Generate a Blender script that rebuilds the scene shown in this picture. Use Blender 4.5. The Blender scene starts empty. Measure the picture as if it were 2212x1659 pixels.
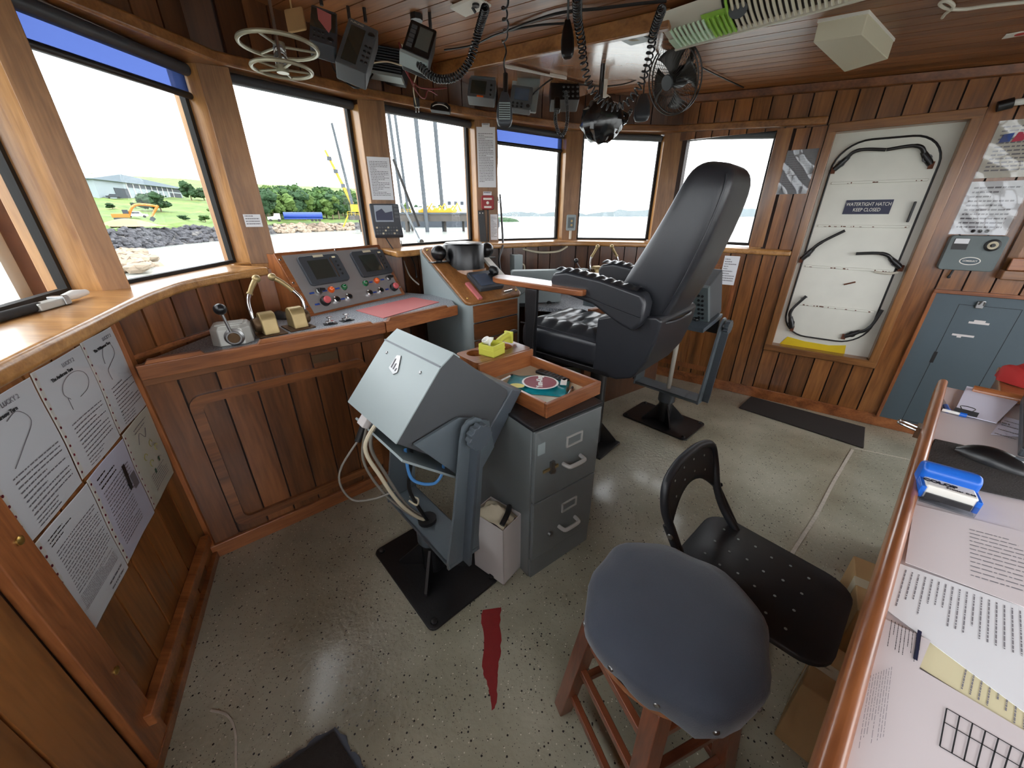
import bpy, bmesh, math, random
from mathutils import Vector, Matrix
random.seed(7)
R = math.radians
S = bpy.context.scene
C = S.collection

# ------------------------------------------------------------------ camera, world, exposure
FPX, CXP, CYP, HC = 802.0, 1106.0, 829.5, 1.5
PIT = math.atan(363.5 / FPX)
cam_d = bpy.data.cameras.new('camera'); cam = bpy.data.objects.new('camera', cam_d); C.objects.link(cam)
cam.location = (0, 0, HC); cam.rotation_euler = (math.pi / 2 - PIT, 0, 0)
cam_d.sensor_width = 36.0; cam_d.lens = 36.0 * FPX / 2212.0; cam_d.clip_start = 0.02; cam_d.clip_end = 6000
S.camera = cam
S.view_settings.view_transform = 'Standard'; S.view_settings.look = 'None'
S.view_settings.gamma = 1.0; S.view_settings.use_curve_mapping = False
S.view_settings.exposure = 0.0
S.cycles.max_bounces = 6; S.cycles.diffuse_bounces = 4; S.cycles.glossy_bounces = 3; S.cycles.adaptive_threshold = .1; S.cycles.adaptive_min_samples = 12
S.cycles.transparent_max_bounces = 12; S.cycles.caustics_reflective = False; S.cycles.caustics_refractive = False
S.cycles.sample_clamp_indirect = 6.0

W = bpy.data.worlds.new('overcast'); S.world = W; W.use_nodes = True
_n = W.node_tree.nodes; _l = W.node_tree.links
_bg = _n['Background']; _tc = _n.new('ShaderNodeTexCoord'); _no = _n.new('ShaderNodeTexNoise'); _cr = _n.new('ShaderNodeValToRGB')
_no.inputs['Scale'].default_value = 2.2; _no.inputs['Detail'].default_value = 6
_cr.color_ramp.elements[0].position = .3; _cr.color_ramp.elements[0].color = (.80, .845, .91, 1)
_cr.color_ramp.elements[1].position = .7; _cr.color_ramp.elements[1].color = (1, 1, 1, 1)
_l.new(_tc.outputs['Generated'], _no.inputs['Vector']); _l.new(_no.outputs['Fac'], _cr.inputs['Fac']); _l.new(_cr.outputs['Color'], _bg.inputs['Color'])
_bg.inputs['Strength'].default_value = 6.0

# ------------------------------------------------------------------ geometry helpers
def ray(px, py):
    u = (px - CXP) / FPX; v = (CYP - py) / FPX; s, c = math.sin(PIT), math.cos(PIT)
    return Vector((u, c + s * v, -s + c * v))
def at(px, py, z):
    d = ray(px, py); t = (z - HC) / d.z
    return Vector((0, 0, HC)) + d * t
def far(px, py, dist):
    d = ray(px, py); t = dist / math.hypot(d.x, d.y)
    return Vector((0, 0, HC)) + d * t

class M:
    def __init__(s): s.v = []; s.f = []
    def add(s, vs, fs):
        o = len(s.v); s.v += [Vector(p) for p in vs]; s.f += [[i + o for i in q] for q in fs]; return s
    def hexa(s, b, t):
        return s.add(list(b) + list(t), [(3, 2, 1, 0), (4, 5, 6, 7), (0, 1, 5, 4), (1, 2, 6, 5), (2, 3, 7, 6), (3, 0, 4, 7)])
    def box(s, c, sz, rot=None):
        x, y, z = [q / 2 for q in sz]
        P = [Vector(p) for p in ((-x, -y, -z), (x, -y, -z), (x, y, -z), (-x, y, -z), (-x, -y, z), (x, -y, z), (x, y, z), (-x, y, z))]
        if rot is not None: P = [rot @ p for p in P]
        c = Vector(c); P = [p + c for p in P]
        return s.hexa(P[:4], P[4:])
    def bx(s, x0, x1, y0, y1, z0, z1):
        return s.box(((x0 + x1) / 2, (y0 + y1) / 2, (z0 + z1) / 2), (x1 - x0, y1 - y0, z1 - z0))
    def prism(s, pts, vec):
        n = len(pts); vec = Vector(vec); a = [Vector(p) for p in pts]; b = [p + vec for p in a]
        # orient
        nn = Vector((0, 0, 0))
        for i in range(n): nn += a[i].cross(a[(i + 1) % n])
        if nn.dot(vec) < 0: a.reverse(); b.reverse()
        return s.add(a + b, [list(range(n))[::-1], list(range(n, 2 * n))] + [(i, (i + 1) % n, n + (i + 1) % n, n + i) for i in range(n)])
    def tube(s, path, r, n=8, closed=False):
        P = [Vector(p) for p in path]; m = len(P)
        rr = r if isinstance(r, (list, tuple)) else [r] * m
        up = None; vs = []; fs = []
        for i in range(m):
            if closed: t = P[(i + 1) % m] - P[i - 1]
            else: t = P[min(i + 1, m - 1)] - P[max(i - 1, 0)]
            if t.length < 1e-9: t = Vector((0, 0, 1))
            t.normalize()
            if up is None: up = Vector((0, 0, 1)) if abs(t.z) < .9 else Vector((1, 0, 0))
            a = up - t * up.dot(t)
            if a.length < 1e-6: a = t.orthogonal()
            a.normalize(); up = a; b = t.cross(a)
            for k in range(n):
                q = 2 * math.pi * k / n
                vs.append(P[i] + (a * math.cos(q) + b * math.sin(q)) * rr[i])
        for i in range(m if closed else m - 1):
            j = (i + 1) % m
            for k in range(n):
                l = (k + 1) % n; fs.append((i * n + k, i * n + l, j * n + l, j * n + k))
        if not closed: fs.append(list(range(n))[::-1]); fs.append([(m - 1) * n + k for k in range(n)])
        return s.add(vs, fs)
    def cyl(s, a, b, r, n=16): return s.tube([a, b], r, n)
    def lathe(s, prof, c=(0, 0, 0), ax=(0, 0, 1), n=24):
        ax = Vector(ax).normalized(); a = ax.orthogonal().normalized(); b = ax.cross(a); c = Vector(c); vs = []; fs = []
        m = len(prof)
        for (r, h) in prof:
            for k in range(n):
                q = 2 * math.pi * k / n; vs.append(c + ax * h + (a * math.cos(q) + b * math.sin(q)) * max(r, 1e-5))
        for i in range(m - 1):
            for k in range(n):
                l = (k + 1) % n; fs.append((i * n + k, i * n + l, (i + 1) * n + l, (i + 1) * n + k))
        fs.append(list(range(n))[::-1]); fs.append([(m - 1) * n + k for k in range(n)])
        return s.add(vs, fs)
    def ball(s, c, r, n=16, m=10, sc=(1, 1, 1)):
        prof = [(r * math.sin(math.pi * i / m), -r * math.cos(math.pi * i / m)) for i in range(m + 1)]
        o = len(s.v); s.lathe(prof, (0, 0, 0), (0, 0, 1), n); c = Vector(c)
        for i in range(o, len(s.v)): p = s.v[i]; s.v[i] = Vector((p.x * sc[0], p.y * sc[1], p.z * sc[2])) + c
        return s
    def grid(s, fn, nu, nv):
        vs = [fn(i / nu, j / nv) for j in range(nv + 1) for i in range(nu + 1)]
        return s.add(vs, [(j * (nu + 1) + i, j * (nu + 1) + i + 1, (j + 1) * (nu + 1) + i + 1, (j + 1) * (nu + 1) + i) for j in range(nv) for i in range(nu)])
    def quad(s, a, b, c, d): return s.add([a, b, c, d], [(0, 1, 2, 3)])
    def xf(s, m): s.v = [m @ p for p in s.v]; return s
    def loft(s, rings, cap=True):
        n = len(rings[0]); vs = [p for r in rings for p in r]; fs = []
        for i in range(len(rings) - 1):
            for k in range(n):
                l = (k + 1) % n; fs.append((i * n + k, i * n + l, (i + 1) * n + l, (i + 1) * n + k))
        if cap: fs.append(list(range(n))[::-1]); fs.append([(len(rings) - 1) * n + k for k in range(n)])
        return s.add(vs, fs)
    def build(s, name, mat, parent=None, smooth=40, bevel=0, seg=2, world=False, sub=0, label=None, fix=True, solid=0):
        me = bpy.data.meshes.new(name); vs = s.v
        if world and parent is not None:
            inv = WM[parent.name].inverted(); vs = [inv @ p for p in vs]
        me.from_pydata([tuple(p) for p in vs], [], s.f)
        if fix:
            bm = bmesh.new(); bm.from_mesh(me); bmesh.ops.recalc_face_normals(bm, faces=bm.faces); bm.to_mesh(me); bm.free()
        me.materials.append(MAT[mat] if isinstance(mat, str) else mat)
        o = bpy.data.objects.new(name, me); C.objects.link(o)
        if parent is not None: o.parent = parent
        WM[o.name] = WM[parent.name] if parent is not None else Matrix()
        if smooth:
            me.polygons.foreach_set('use_smooth', [True] * len(me.polygons)); me.set_sharp_from_angle(angle=R(smooth))
        if solid:
            b = o.modifiers.new('solid', 'SOLIDIFY'); b.thickness = solid; b.offset = 0
        if bevel:
            b = o.modifiers.new('bevel', 'BEVEL'); b.width = bevel; b.segments = seg; b.limit_method = 'ANGLE'; b.angle_limit = R(35); b.harden_normals = True
        if sub:
            b = o.modifiers.new('sub', 'SUBSURF'); b.levels = sub; b.render_levels = sub
        if label: o['label'] = label
        return o
WM = {}
def rotz(a): return Matrix.Rotation(a, 4, 'Z')
def thing(name, label, cat, loc=(0, 0, 0), rz=0.0, group=None, rot=None):
    o = bpy.data.objects.new(name, None); C.objects.link(o); o.empty_display_size = .05
    o.location = loc
    if rot is not None: o.rotation_euler = rot.to_euler(); m = Matrix.Translation(loc) @ rot.to_4x4()
    else: o.rotation_euler = (0, 0, rz); m = Matrix.Translation(loc) @ rotz(rz)
    WM[o.name] = m
    tag(o, label, cat, group); return o
def tag(o, label, cat, group=None):
    o['label'] = label; o['category'] = cat
    if group: o['group'] = group
    return o
def struct(o, label=None, cat=None):
    o['kind'] = 'structure'
    if label: o['label'] = label
    if cat: o['category'] = cat
    return o
def copy_tree(o, parent=None):
    c = o.copy(); C.objects.link(c); c.parent = parent
    for ch in list(o.children): copy_tree(ch, c)
    return c
def text(name, body, size, mat, parent, loc, rot=(0, 0, 0), align='CENTER', sx=1.0, ext=.0004, bold=0):
    cu = bpy.data.curves.new(name, 'FONT'); cu.body = body; cu.size = size; cu.align_x = align; cu.align_y = 'CENTER'; cu.extrude = ext; cu.offset = bold
    cu.materials.append(MAT[mat]); cu.resolution_u = 3
    tmp = bpy.data.objects.new(name + '_tmp', cu); C.objects.link(tmp); bpy.context.view_layer.update()
    me = bpy.data.meshes.new_from_object(tmp.evaluated_get(bpy.context.evaluated_depsgraph_get())); bpy.data.objects.remove(tmp); bpy.data.curves.remove(cu)
    if not me.materials: me.materials.append(MAT[mat])
    o = bpy.data.objects.new(name, me); C.objects.link(o); o.parent = parent; o.location = loc; o.data.name = name
    if isinstance(rot, Matrix): o.rotation_euler = rot.to_euler()
    else: o.rotation_euler = rot
    o.scale = (sx, 1, 1); return o
def spline(pts, n=8):
    P = [Vector(p) for p in pts]; out = []
    for i in range(len(P) - 1):
        a, b, c, d = P[max(i - 1, 0)], P[i], P[i + 1], P[min(i + 2, len(P) - 1)]
        for k in range(n):
            t = k / n
            out.append(.5 * ((2 * b) + (c - a) * t + (2 * a - 5 * b + 4 * c - d) * t * t + (3 * b - a - 3 * c + d) * t ** 3))
    out.append(P[-1]); return out
def coil(path, r, turns, n=14):
    P = [Vector(p) for p in path]; L = [0]
    for i in range(1, len(P)): L.append(L[-1] + (P[i] - P[i - 1]).length)
    N = int(turns * n); out = []; up = None
    for k in range(N + 1):
        q = L[-1] * k / N; i = 0
        while i < len(P) - 2 and L[i + 1] < q: i += 1
        t = (q - L[i]) / max(L[i + 1] - L[i], 1e-9); p = P[i].lerp(P[i + 1], t); d = (P[i + 1] - P[i]).normalized()
        if up is None: up = d.orthogonal().normalized()
        up = (up - d * up.dot(d)).normalized(); b = d.cross(up); a = 2 * math.pi * k / n
        e = min(1, k / n, (N - k) / n)
        out.append(p + (up * math.cos(a) + b * math.sin(a)) * r * e)
    return out
def rrect(w, h, r, n=4, cx=0, cy=0):
    out = []
    for (sx, sy, a0) in ((1, 1, 0), (-1, 1, 90), (-1, -1, 180), (1, -1, 270)):
        for k in range(n + 1):
            a = R(a0 + 90 * k / n); out.append((cx + sx * (w / 2 - r) + r * math.cos(a), cy + sy * (h / 2 - r) + r * math.sin(a)))
    return out
def rslab(w, h, r, t, z=0, cx=0, cy=0, n=4):
    m = M(); m.prism([(x, y, z) for x, y in rrect(w, h, r, n, cx, cy)], (0, 0, t)); return m

# ------------------------------------------------------------------ materials
MAT = {}
def srgb(*c):
    return tuple((x / 255 / 12.92 if x / 255 <= .04045 else ((x / 255 + .055) / 1.055) ** 2.4) for x in c) + (1.0,)
def base(name, col, rough=.5, metal=0, coat=0, spec=.5, bump=0, bscale=60, var=0, vscale=4, emit=0, alpha=None, trans=0, sheen=0):
    m = bpy.data.materials.new(name); m.use_nodes = True; n = m.node_tree.nodes; l = m.node_tree.links; b = n['Principled BSDF']
    b.inputs['Base Color'].default_value = col; b.inputs['Roughness'].default_value = rough; b.inputs['Metallic'].default_value = metal
    b.inputs['Coat Weight'].default_value = coat; b.inputs['Specular IOR Level'].default_value = spec; b.inputs['Coat Roughness'].default_value = .12
    if sheen: b.inputs['Sheen Weight'].default_value = sheen
    if trans: b.inputs['Transmission Weight'].default_value = trans
    tc = n.new('ShaderNodeTexCoord')
    if var:
        no = n.new('ShaderNodeTexNoise'); no.inputs['Scale'].default_value = vscale; no.inputs['Detail'].default_value = 3
        mx = n.new('ShaderNodeMix'); mx.data_type = 'RGBA'; mx.inputs[6].default_value = tuple(x * (1 - var) for x in col[:3]) + (1,)
        mx.inputs[7].default_value = tuple(min(1, x * (1 + var)) for x in col[:3]) + (1,)
        l.new(tc.outputs['Object'], no.inputs['Vector']); l.new(no.outputs['Fac'], mx.inputs[0]); l.new(mx.outputs[2], b.inputs['Base Color'])
    if bump:
        no = n.new('ShaderNodeTexNoise'); no.inputs['Scale'].default_value = bscale; no.inputs['Detail'].default_value = 1
        bp = n.new('ShaderNodeBump'); bp.inputs['Strength'].default_value = bump; bp.inputs['Distance'].default_value = .002
        l.new(tc.outputs['Object'], no.inputs['Vector']); l.new(no.outputs['Fac'], bp.inputs['Height']); l.new(bp.outputs['Normal'], b.inputs['Normal'])
    if emit: b.inputs['Emission Color'].default_value = col; b.inputs['Emission Strength'].default_value = emit
    if alpha is not None: b.inputs['Alpha'].default_value = alpha
    MAT[name] = m; return m
def wood(name, dark, light, axis='z', sc=9.0, rough=.3, coat=.35, rnd=.35, stretch=.09):
    m = bpy.data.materials.new(name); m.use_nodes = True; n = m.node_tree.nodes; l = m.node_tree.links; b = n['Principled BSDF']
    tc = n.new('ShaderNodeTexCoord'); oi = n.new('ShaderNodeObjectInfo'); mp = n.new('ShaderNodeMapping')
    mp.inputs['Scale'].default_value = tuple(stretch if a == axis else 1 for a in 'xyz')
    ml = n.new('ShaderNodeVectorMath'); ml.operation = 'MULTIPLY_ADD'
    cx = n.new('ShaderNodeCombineXYZ'); l.new(oi.outputs['Random'], cx.inputs[0]); l.new(oi.outputs['Random'], cx.inputs[2])
    ml.inputs[1].default_value = (17, 0, 23); l.new(cx.outputs[0], ml.inputs[0]); l.new(tc.outputs['Object'], ml.inputs[2]); l.new(ml.outputs[0], mp.inputs[0])
    no = n.new('ShaderNodeTexNoise'); no.inputs['Scale'].default_value = sc; no.inputs['Detail'].default_value = 4; no.inputs['Distortion'].default_value = .7
    n2 = n.new('ShaderNodeTexNoise'); n2.inputs['Scale'].default_value = sc * 9; n2.inputs['Detail'].default_value = 1
    l.new(mp.outputs[0], no.inputs['Vector']); l.new(mp.outputs[0], n2.inputs['Vector'])
    ad = n.new('ShaderNodeMath'); ad.operation = 'MULTIPLY_ADD'; ad.inputs[1].default_value = .35; l.new(n2.outputs['Fac'], ad.inputs[0])
    sb = n.new('ShaderNodeMath'); sb.operation = 'SUBTRACT'; sb.inputs[1].default_value = .175; l.new(no.outputs['Fac'], sb.inputs[0]); l.new(sb.outputs[0], ad.inputs[2])
    cr = n.new('ShaderNodeValToRGB'); cr.color_ramp.elements[0].position = .28; cr.color_ramp.elements[0].color = dark
    cr.color_ramp.elements[1].position = .72; cr.color_ramp.elements[1].color = light
    l.new(ad.outputs[0], cr.inputs['Fac'])
    mr = n.new('ShaderNodeMapRange'); mr.inputs[3].default_value = 1 - rnd; mr.inputs[4].default_value = 1 + rnd * .7; l.new(oi.outputs['Random'], mr.inputs[0])
    hs = n.new('ShaderNodeHueSaturation'); l.new(mr.outputs[0], hs.inputs['Value']); l.new(cr.outputs['Color'], hs.inputs['Color'])
    l.new(hs.outputs[0], b.inputs['Base Color'])
    b.inputs['Roughness'].default_value = rough; b.inputs['Coat Weight'].default_value = coat; b.inputs['Coat Roughness'].default_value = .15
    bp = n.new('ShaderNodeBump'); bp.inputs['Strength'].default_value = .12; bp.inputs['Distance'].default_value = .002
    l.new(n2.outputs['Fac'], bp.inputs['Height']); l.new(bp.outputs['Normal'], b.inputs['Normal'])
    MAT[name] = m; return m
WD = (srgb(82, 46, 25), srgb(142, 88, 50))
WH = (srgb(108, 68, 36), srgb(166, 114, 66))
WR = (srgb(108, 60, 34), srgb(170, 106, 62))
for a in 'xyz':
    wood('plank_' + a, *WD, axis=a); wood('teak_' + a, *WH, axis=a, rnd=.12); wood('oak_' + a, *WR, axis=a, rnd=.1, sc=14)
    wood('honey_' + a, srgb(140, 94, 48), srgb(196, 146, 88), axis=a, rnd=.1, sc=16)
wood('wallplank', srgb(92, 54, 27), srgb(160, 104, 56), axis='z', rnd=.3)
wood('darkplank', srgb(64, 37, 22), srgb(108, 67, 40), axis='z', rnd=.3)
base('pale_metal', srgb(196, 196, 192), .35, metal=.25)
wood('mahogany_x', srgb(84, 44, 28), srgb(136, 76, 50), axis='x', rnd=.1, sc=14)
wood('mahogany_y', srgb(84, 44, 28), srgb(136, 76, 50), axis='y', rnd=.1, sc=14)
wood('mahogany_z', srgb(84, 44, 28), srgb(136, 76, 50), axis='z', rnd=.1, sc=14)
base('groove', srgb(40, 20, 10), .7)
wood('ceilplank', srgb(104, 62, 34), srgb(160, 104, 60), axis='x', rnd=.15, rough=.42, coat=.08)
wood('shaded_post_wood', srgb(112, 76, 44), srgb(158, 114, 72), axis='z', rnd=.08, sc=16, rough=.45, coat=.1)  # post wood in a darker tone, shade of the room side painted in
wood('gloss_ply', srgb(140, 92, 60), srgb(176, 124, 84), axis='x', rnd=0, sc=7, rough=.26, coat=.7, stretch=.12)
base('black', srgb(22, 22, 24), .45); base('black_gloss', srgb(14, 15, 18), .32); base('rubber', srgb(30, 29, 28), .75)
base('black_metal', srgb(26, 26, 28), .35, bump=.25, bscale=90, var=.3)
base('leather', srgb(38, 40, 45), .36, bump=.12, bscale=260); base('leather_seat', srgb(34, 36, 40), .28, bump=.2, bscale=14)
base('grey_metal', srgb(96, 106, 112), .36, bump=.06, bscale=120, var=.06); base('grey_dark', srgb(74, 82, 89), .4, var=.08)
base('grey_light', srgb(150, 162, 163), .42, var=.05, bump=.06, bscale=150); base('cabinet_grey', srgb(112, 118, 119), .36, var=.08, bump=.04)
base('grey_paint', srgb(96, 107, 108), .45, var=.08); base('navy_grey', srgb(72, 86, 94), .5, var=.06)
base('chrome', srgb(200, 200, 200), .18, metal=1); base('steel', srgb(150, 150, 150), .35, metal=1, var=.1)
base('brushed', srgb(168, 166, 166), .34, metal=.55, var=.06); base('alu', srgb(176, 176, 170), .42, metal=.35, bump=.3, bscale=40, var=.1)
base('brass', srgb(160, 140, 98), .42, metal=.55, var=.25, vscale=14); base('bronze', srgb(92, 70, 48), .5, metal=.6, var=.3)
base('white', srgb(226, 224, 216), .5, var=.05); base('white_gloss', srgb(232, 232, 228), .3); base('offwhite', srgb(205, 200, 186), .5, var=.06)
base('hatch_white', srgb(222, 222, 212), .45, var=.1, vscale=6, bump=.15, bscale=30); base('rust', srgb(96, 52, 30), .8, var=.4, vscale=30)
base('yellow', srgb(226, 196, 30), .5, var=.12, vscale=10); base('lime', srgb(206, 206, 84), .45); base('red', srgb(190, 38, 40), .4); base('red_dark', srgb(150, 34, 38), .5)
base('pink_mat', srgb(196, 112, 112), .6, var=.06); base('blue', srgb(40, 72, 190), .4); base('blue_label', srgb(36, 70, 150), .5); base('orange_lens', srgb(226, 92, 20), .15, coat=.6)
base('green_lens', srgb(16, 92, 48), .12, coat=.7); base('red_btn', srgb(206, 96, 100), .4)
base('laminate', srgb(140, 144, 150), .4); base('screen', srgb(46, 50, 46), .12, coat=.6); base('bezel', srgb(58, 62, 68), .45); base('bezel2', srgb(82, 86, 90), .5)
base('screen_blue', srgb(78, 92, 112), .15, coat=.5); base('lcd_grey', srgb(92, 98, 96), .2, coat=.4)
base('paper', srgb(226, 228, 232), .75, bump=.5, bscale=9); base('paper_cream', srgb(222, 222, 206), .75, bump=.4, bscale=9); base('paper_lilac', srgb(214, 214, 232), .75, bump=.4, bscale=9)
base('chartpaper', srgb(214, 206, 208), .55, var=.04); base('ink', srgb(126, 124, 130), .8); base('ink_dark', srgb(24, 24, 28), .8); base('ink_yellow', srgb(176, 172, 92), .8); base('ink_green', srgb(60, 110, 84), .8)
base('navy', srgb(22, 28, 62), .45); base('cloth_blue', srgb(56, 62, 74), .85, var=.14, vscale=7, bump=.25, bscale=500, sheen=.3); base('red_cloth', srgb(168, 34, 32), .8, bump=.5, bscale=30)
base('plastic_black', srgb(32, 34, 38), .46, bump=.08, bscale=300); base('dirt_seam', srgb(196, 190, 178), .8, var=.3, vscale=60)
base('tape_red', srgb(138, 32, 34), .6, var=.12, vscale=40); base('mat_dark', srgb(48, 44, 42), .95, bump=.9, bscale=300, var=.2, vscale=60); base('mat_edge', srgb(82, 92, 104), .7)
base('cardboard', srgb(184, 150, 104), .8, var=.06); base('carton', srgb(206, 200, 198), .7); base('cable_grey', srgb(126, 122, 114), .5); base('cable_cream', srgb(206, 196, 170), .5); base('cable_red', srgb(120, 36, 40), .5)
base('cable_blue', srgb(70, 130, 190), .4); base('teal', srgb(24, 150, 164), .3, var=.25, vscale=30); base('maroon', srgb(130, 30, 52), .4); base('pale_yellow', srgb(222, 212, 100), .4); base('stamp_blue', srgb(30, 100, 200), .3)
base('chart_tan', srgb(196, 186, 160), .6, var=.05); base('chart_yellow', srgb(222, 214, 176), .6); base('brass_screw', srgb(196, 160, 90), .3, metal=.9)
base('fan_grille', srgb(60, 58, 56), .4, metal=.3); base('lamp_shell', srgb(206, 200, 178), .5); base('green_stain', srgb(150, 200, 80), .6, var=.2, vscale=20); base('mint', srgb(206, 232, 206), .55)
base('logo_blue', srgb(36, 72, 150), .5); base('logo_red', srgb(180, 40, 70), .5)
def flr():
    m = bpy.data.materials.new('floor_paint'); m.use_nodes = True; n = m.node_tree.nodes; l = m.node_tree.links; b = n['Principled BSDF']
    tc = n.new('ShaderNodeTexCoord')
    big = n.new('ShaderNodeTexNoise'); big.inputs['Scale'].default_value = 2.2; big.inputs['Detail'].default_value = 3
    cr = n.new('ShaderNodeValToRGB'); cr.color_ramp.elements[0].color = srgb(142, 140, 120); cr.color_ramp.elements[1].color = srgb(186, 185, 166); cr.color_ramp.elements[0].position = .3; cr.color_ramp.elements[1].position = .7
    l.new(tc.outputs['Object'], big.inputs['Vector']); l.new(big.outputs['Fac'], cr.inputs['Fac'])
    cur = cr.outputs['Color']
    for sc, col, d in ((62, srgb(30, 30, 30), .2), (74, srgb(222, 220, 204), .16), (150, srgb(72, 70, 62), .2)):
        vo = n.new('ShaderNodeTexVoronoi'); vo.inputs['Scale'].default_value = sc; l.new(tc.outputs['Object'], vo.inputs['Vector'])
        lt = n.new('ShaderNodeMath'); lt.operation = 'LESS_THAN'; lt.inputs[1].default_value = d; l.new(vo.outputs['Distance'], lt.inputs[0])
        sp = n.new('ShaderNodeSeparateColor'); l.new(vo.outputs['Color'], sp.inputs[0])
        g2 = n.new('ShaderNodeMath'); g2.operation = 'LESS_THAN'; g2.inputs[1].default_value = .36; l.new(sp.outputs[0], g2.inputs[0])
        mu = n.new('ShaderNodeMath'); mu.operation = 'MULTIPLY'; l.new(lt.outputs[0], mu.inputs[0]); l.new(g2.outputs[0], mu.inputs[1])
        mx = n.new('ShaderNodeMix'); mx.data_type = 'RGBA'; mx.inputs[7].default_value = col; l.new(mu.outputs[0], mx.inputs[0]); l.new(cur, mx.inputs[6]); cur = mx.outputs[2]
    l.new(cur, b.inputs['Base Color']); b.inputs['Roughness'].default_value = .28; b.inputs['Coat Weight'].default_value = .6; b.inputs['Coat Roughness'].default_value = .14
    no = n.new('ShaderNodeTexNoise'); no.inputs['Scale'].default_value = 48; no.inputs['Detail'].default_value = 3; l.new(tc.outputs['Object'], no.inputs['Vector'])
    bp = n.new('ShaderNodeBump'); bp.inputs['Strength'].default_value = .55; bp.inputs['Distance'].default_value = .006; l.new(no.outputs['Fac'], bp.inputs['Height']); l.new(bp.outputs['Normal'], b.inputs['Normal'])
    MAT['floor_paint'] = m
flr()
def speck(name, a, b_, sc=160):
    m = MAT[name]; n = m.node_tree.nodes; l = m.node_tree.links; b = n['Principled BSDF']; tc = n.new('ShaderNodeTexCoord')
    no = n.new('ShaderNodeTexNoise'); no.inputs['Scale'].default_value = sc; no.inputs['Detail'].default_value = 2; cr = n.new('ShaderNodeValToRGB')
    cr.color_ramp.elements[0].position = .42; cr.color_ramp.elements[1].position = .58; cr.color_ramp.elements[0].color = a; cr.color_ramp.elements[1].color = b_
    l.new(tc.outputs['Object'], no.inputs['Vector']); l.new(no.outputs['Fac'], cr.inputs['Fac']); l.new(cr.outputs['Color'], b.inputs['Base Color'])
speck('laminate', srgb(98, 104, 112), srgb(168, 172, 178))
def film(name, col, alpha, rough=.1):
    m = bpy.data.materials.new(name); m.use_nodes = True; n = m.node_tree.nodes; l = m.node_tree.links; out = n['Material Output']; n.remove(n['Principled BSDF'])
    t = n.new('ShaderNodeBsdfTransparent'); t.inputs[0].default_value = col; g = n.new('ShaderNodeBsdfGlossy'); g.inputs['Roughness'].default_value = rough
    lw = n.new('ShaderNodeLayerWeight'); lw.inputs[0].default_value = .5; pw = n.new('ShaderNodeMath'); pw.operation = 'POWER'; pw.inputs[1].default_value = 4; l.new(lw.outputs['Facing'], pw.inputs[0])
    mu = n.new('ShaderNodeMath'); mu.operation = 'MULTIPLY_ADD'; mu.inputs[1].default_value = .5; mu.inputs[2].default_value = alpha; l.new(pw.outputs[0], mu.inputs[0])
    mx = n.new('ShaderNodeMixShader'); l.new(mu.outputs[0], mx.inputs[0]); l.new(t.outputs[0], mx.inputs[1]); l.new(g.outputs[0], mx.inputs[2]); l.new(mx.outputs[0], out.inputs[0]); MAT[name] = m
film('glass', (.93, .95, .95, 1), 0.02, .02); film('clear_film', (.86, .86, .86, 1), .07, .08); film('clear_box', (.82, .84, .86, 1), .05, .1)
def tint(name, col):
    m = bpy.data.materials.new(name); m.use_nodes = True; n = m.node_tree.nodes; l = m.node_tree.links; out = n['Material Output']; n.remove(n['Principled BSDF'])
    t = n.new('ShaderNodeBsdfTransparent'); t.inputs[0].default_value = col; d = n.new('ShaderNodeBsdfTranslucent'); d.inputs[0].default_value = col
    mx = n.new('ShaderNodeMixShader'); mx.inputs[0].default_value = .35; l.new(t.outputs[0], mx.inputs[1]); l.new(d.outputs[0], mx.inputs[2]); l.new(mx.outputs[0], out.inputs[0]); MAT[name] = m
tint('blue_film', (.042, .066, .19, 1))
# ------------------------------------------------------------------ the room: frames of reference
def V2(x, y): return Vector((x, y, 0))
KP = V2(-1.44, 1.282); PX = V2(-.443, .896).normalized(); PN = V2(.896, .443).normalized()      # port wall: x runs forward, PN points into the room
RO = V2(1.40, 3.66); RX = V2(.793, -.609).normalized(); RN = V2(-.609, -.793).normalized()     # starboard wall: x runs aft
TH_P = math.atan2(PX.y, PX.x); TH_R = math.atan2(RX.y, RX.x)
BOW = V2(-.64, .77).normalized()
def ceilz(p): return 2.247 + .065 * (BOW.x * p[0] + BOW.y * p[1])
def rwp(s, d, z): return RO + RX * s + RN * d + Vector((0, 0, z))
def pwp(x, d, z): return KP + PX * x + PN * d + Vector((0, 0, z))
def ceil_at(px, py, drop=0.0):
    d = ray(px, py); t = (2.247 - drop - HC) / (d.z - .065 * (BOW.x * d.x + BOW.y * d.y)); return Vector((0, 0, HC)) + d * t

POSTS = [ # inner corner, inner far edge, sill z, head z
    (V2(-1.418, 1.305), V2(-1.372, 1.360), 1.255, 2.085),
    (V2(-1.395, 2.073), V2(-1.295, 2.140), 1.265, 2.115),
    (V2(-.950, 2.790), V2(-.800, 2.840), 1.285, 2.150),
    (V2(-.290, 3.435), V2(-.117, 3.448), 1.290, 2.172),
    (V2(.470, 3.770), V2(.606, 3.752), 1.286, 2.155),
    (V2(1.295, 3.728), V2(1.425, 3.650), 1.280, 2.130),
    (V2(1.945, 3.242), V2(2.022, 3.183), 1.270, 2.075)]
AFT_P = pwp(-3.6, 0, 0); AFT_R = rwp(4.3, 0, 0)
P0 = (pwp(-1.75, 0, 0), pwp(-1.60, 0, 0), 1.255, 2.06)
CEN = V2(1.2, 1.5)
def outw(a, b):
    t = (b - a).normalized(); n = V2(-t.y, t.x)
    return n if n.dot(CEN - a) < 0 else -n
def lift(p, z): return Vector((p.x, p.y, z))

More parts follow.
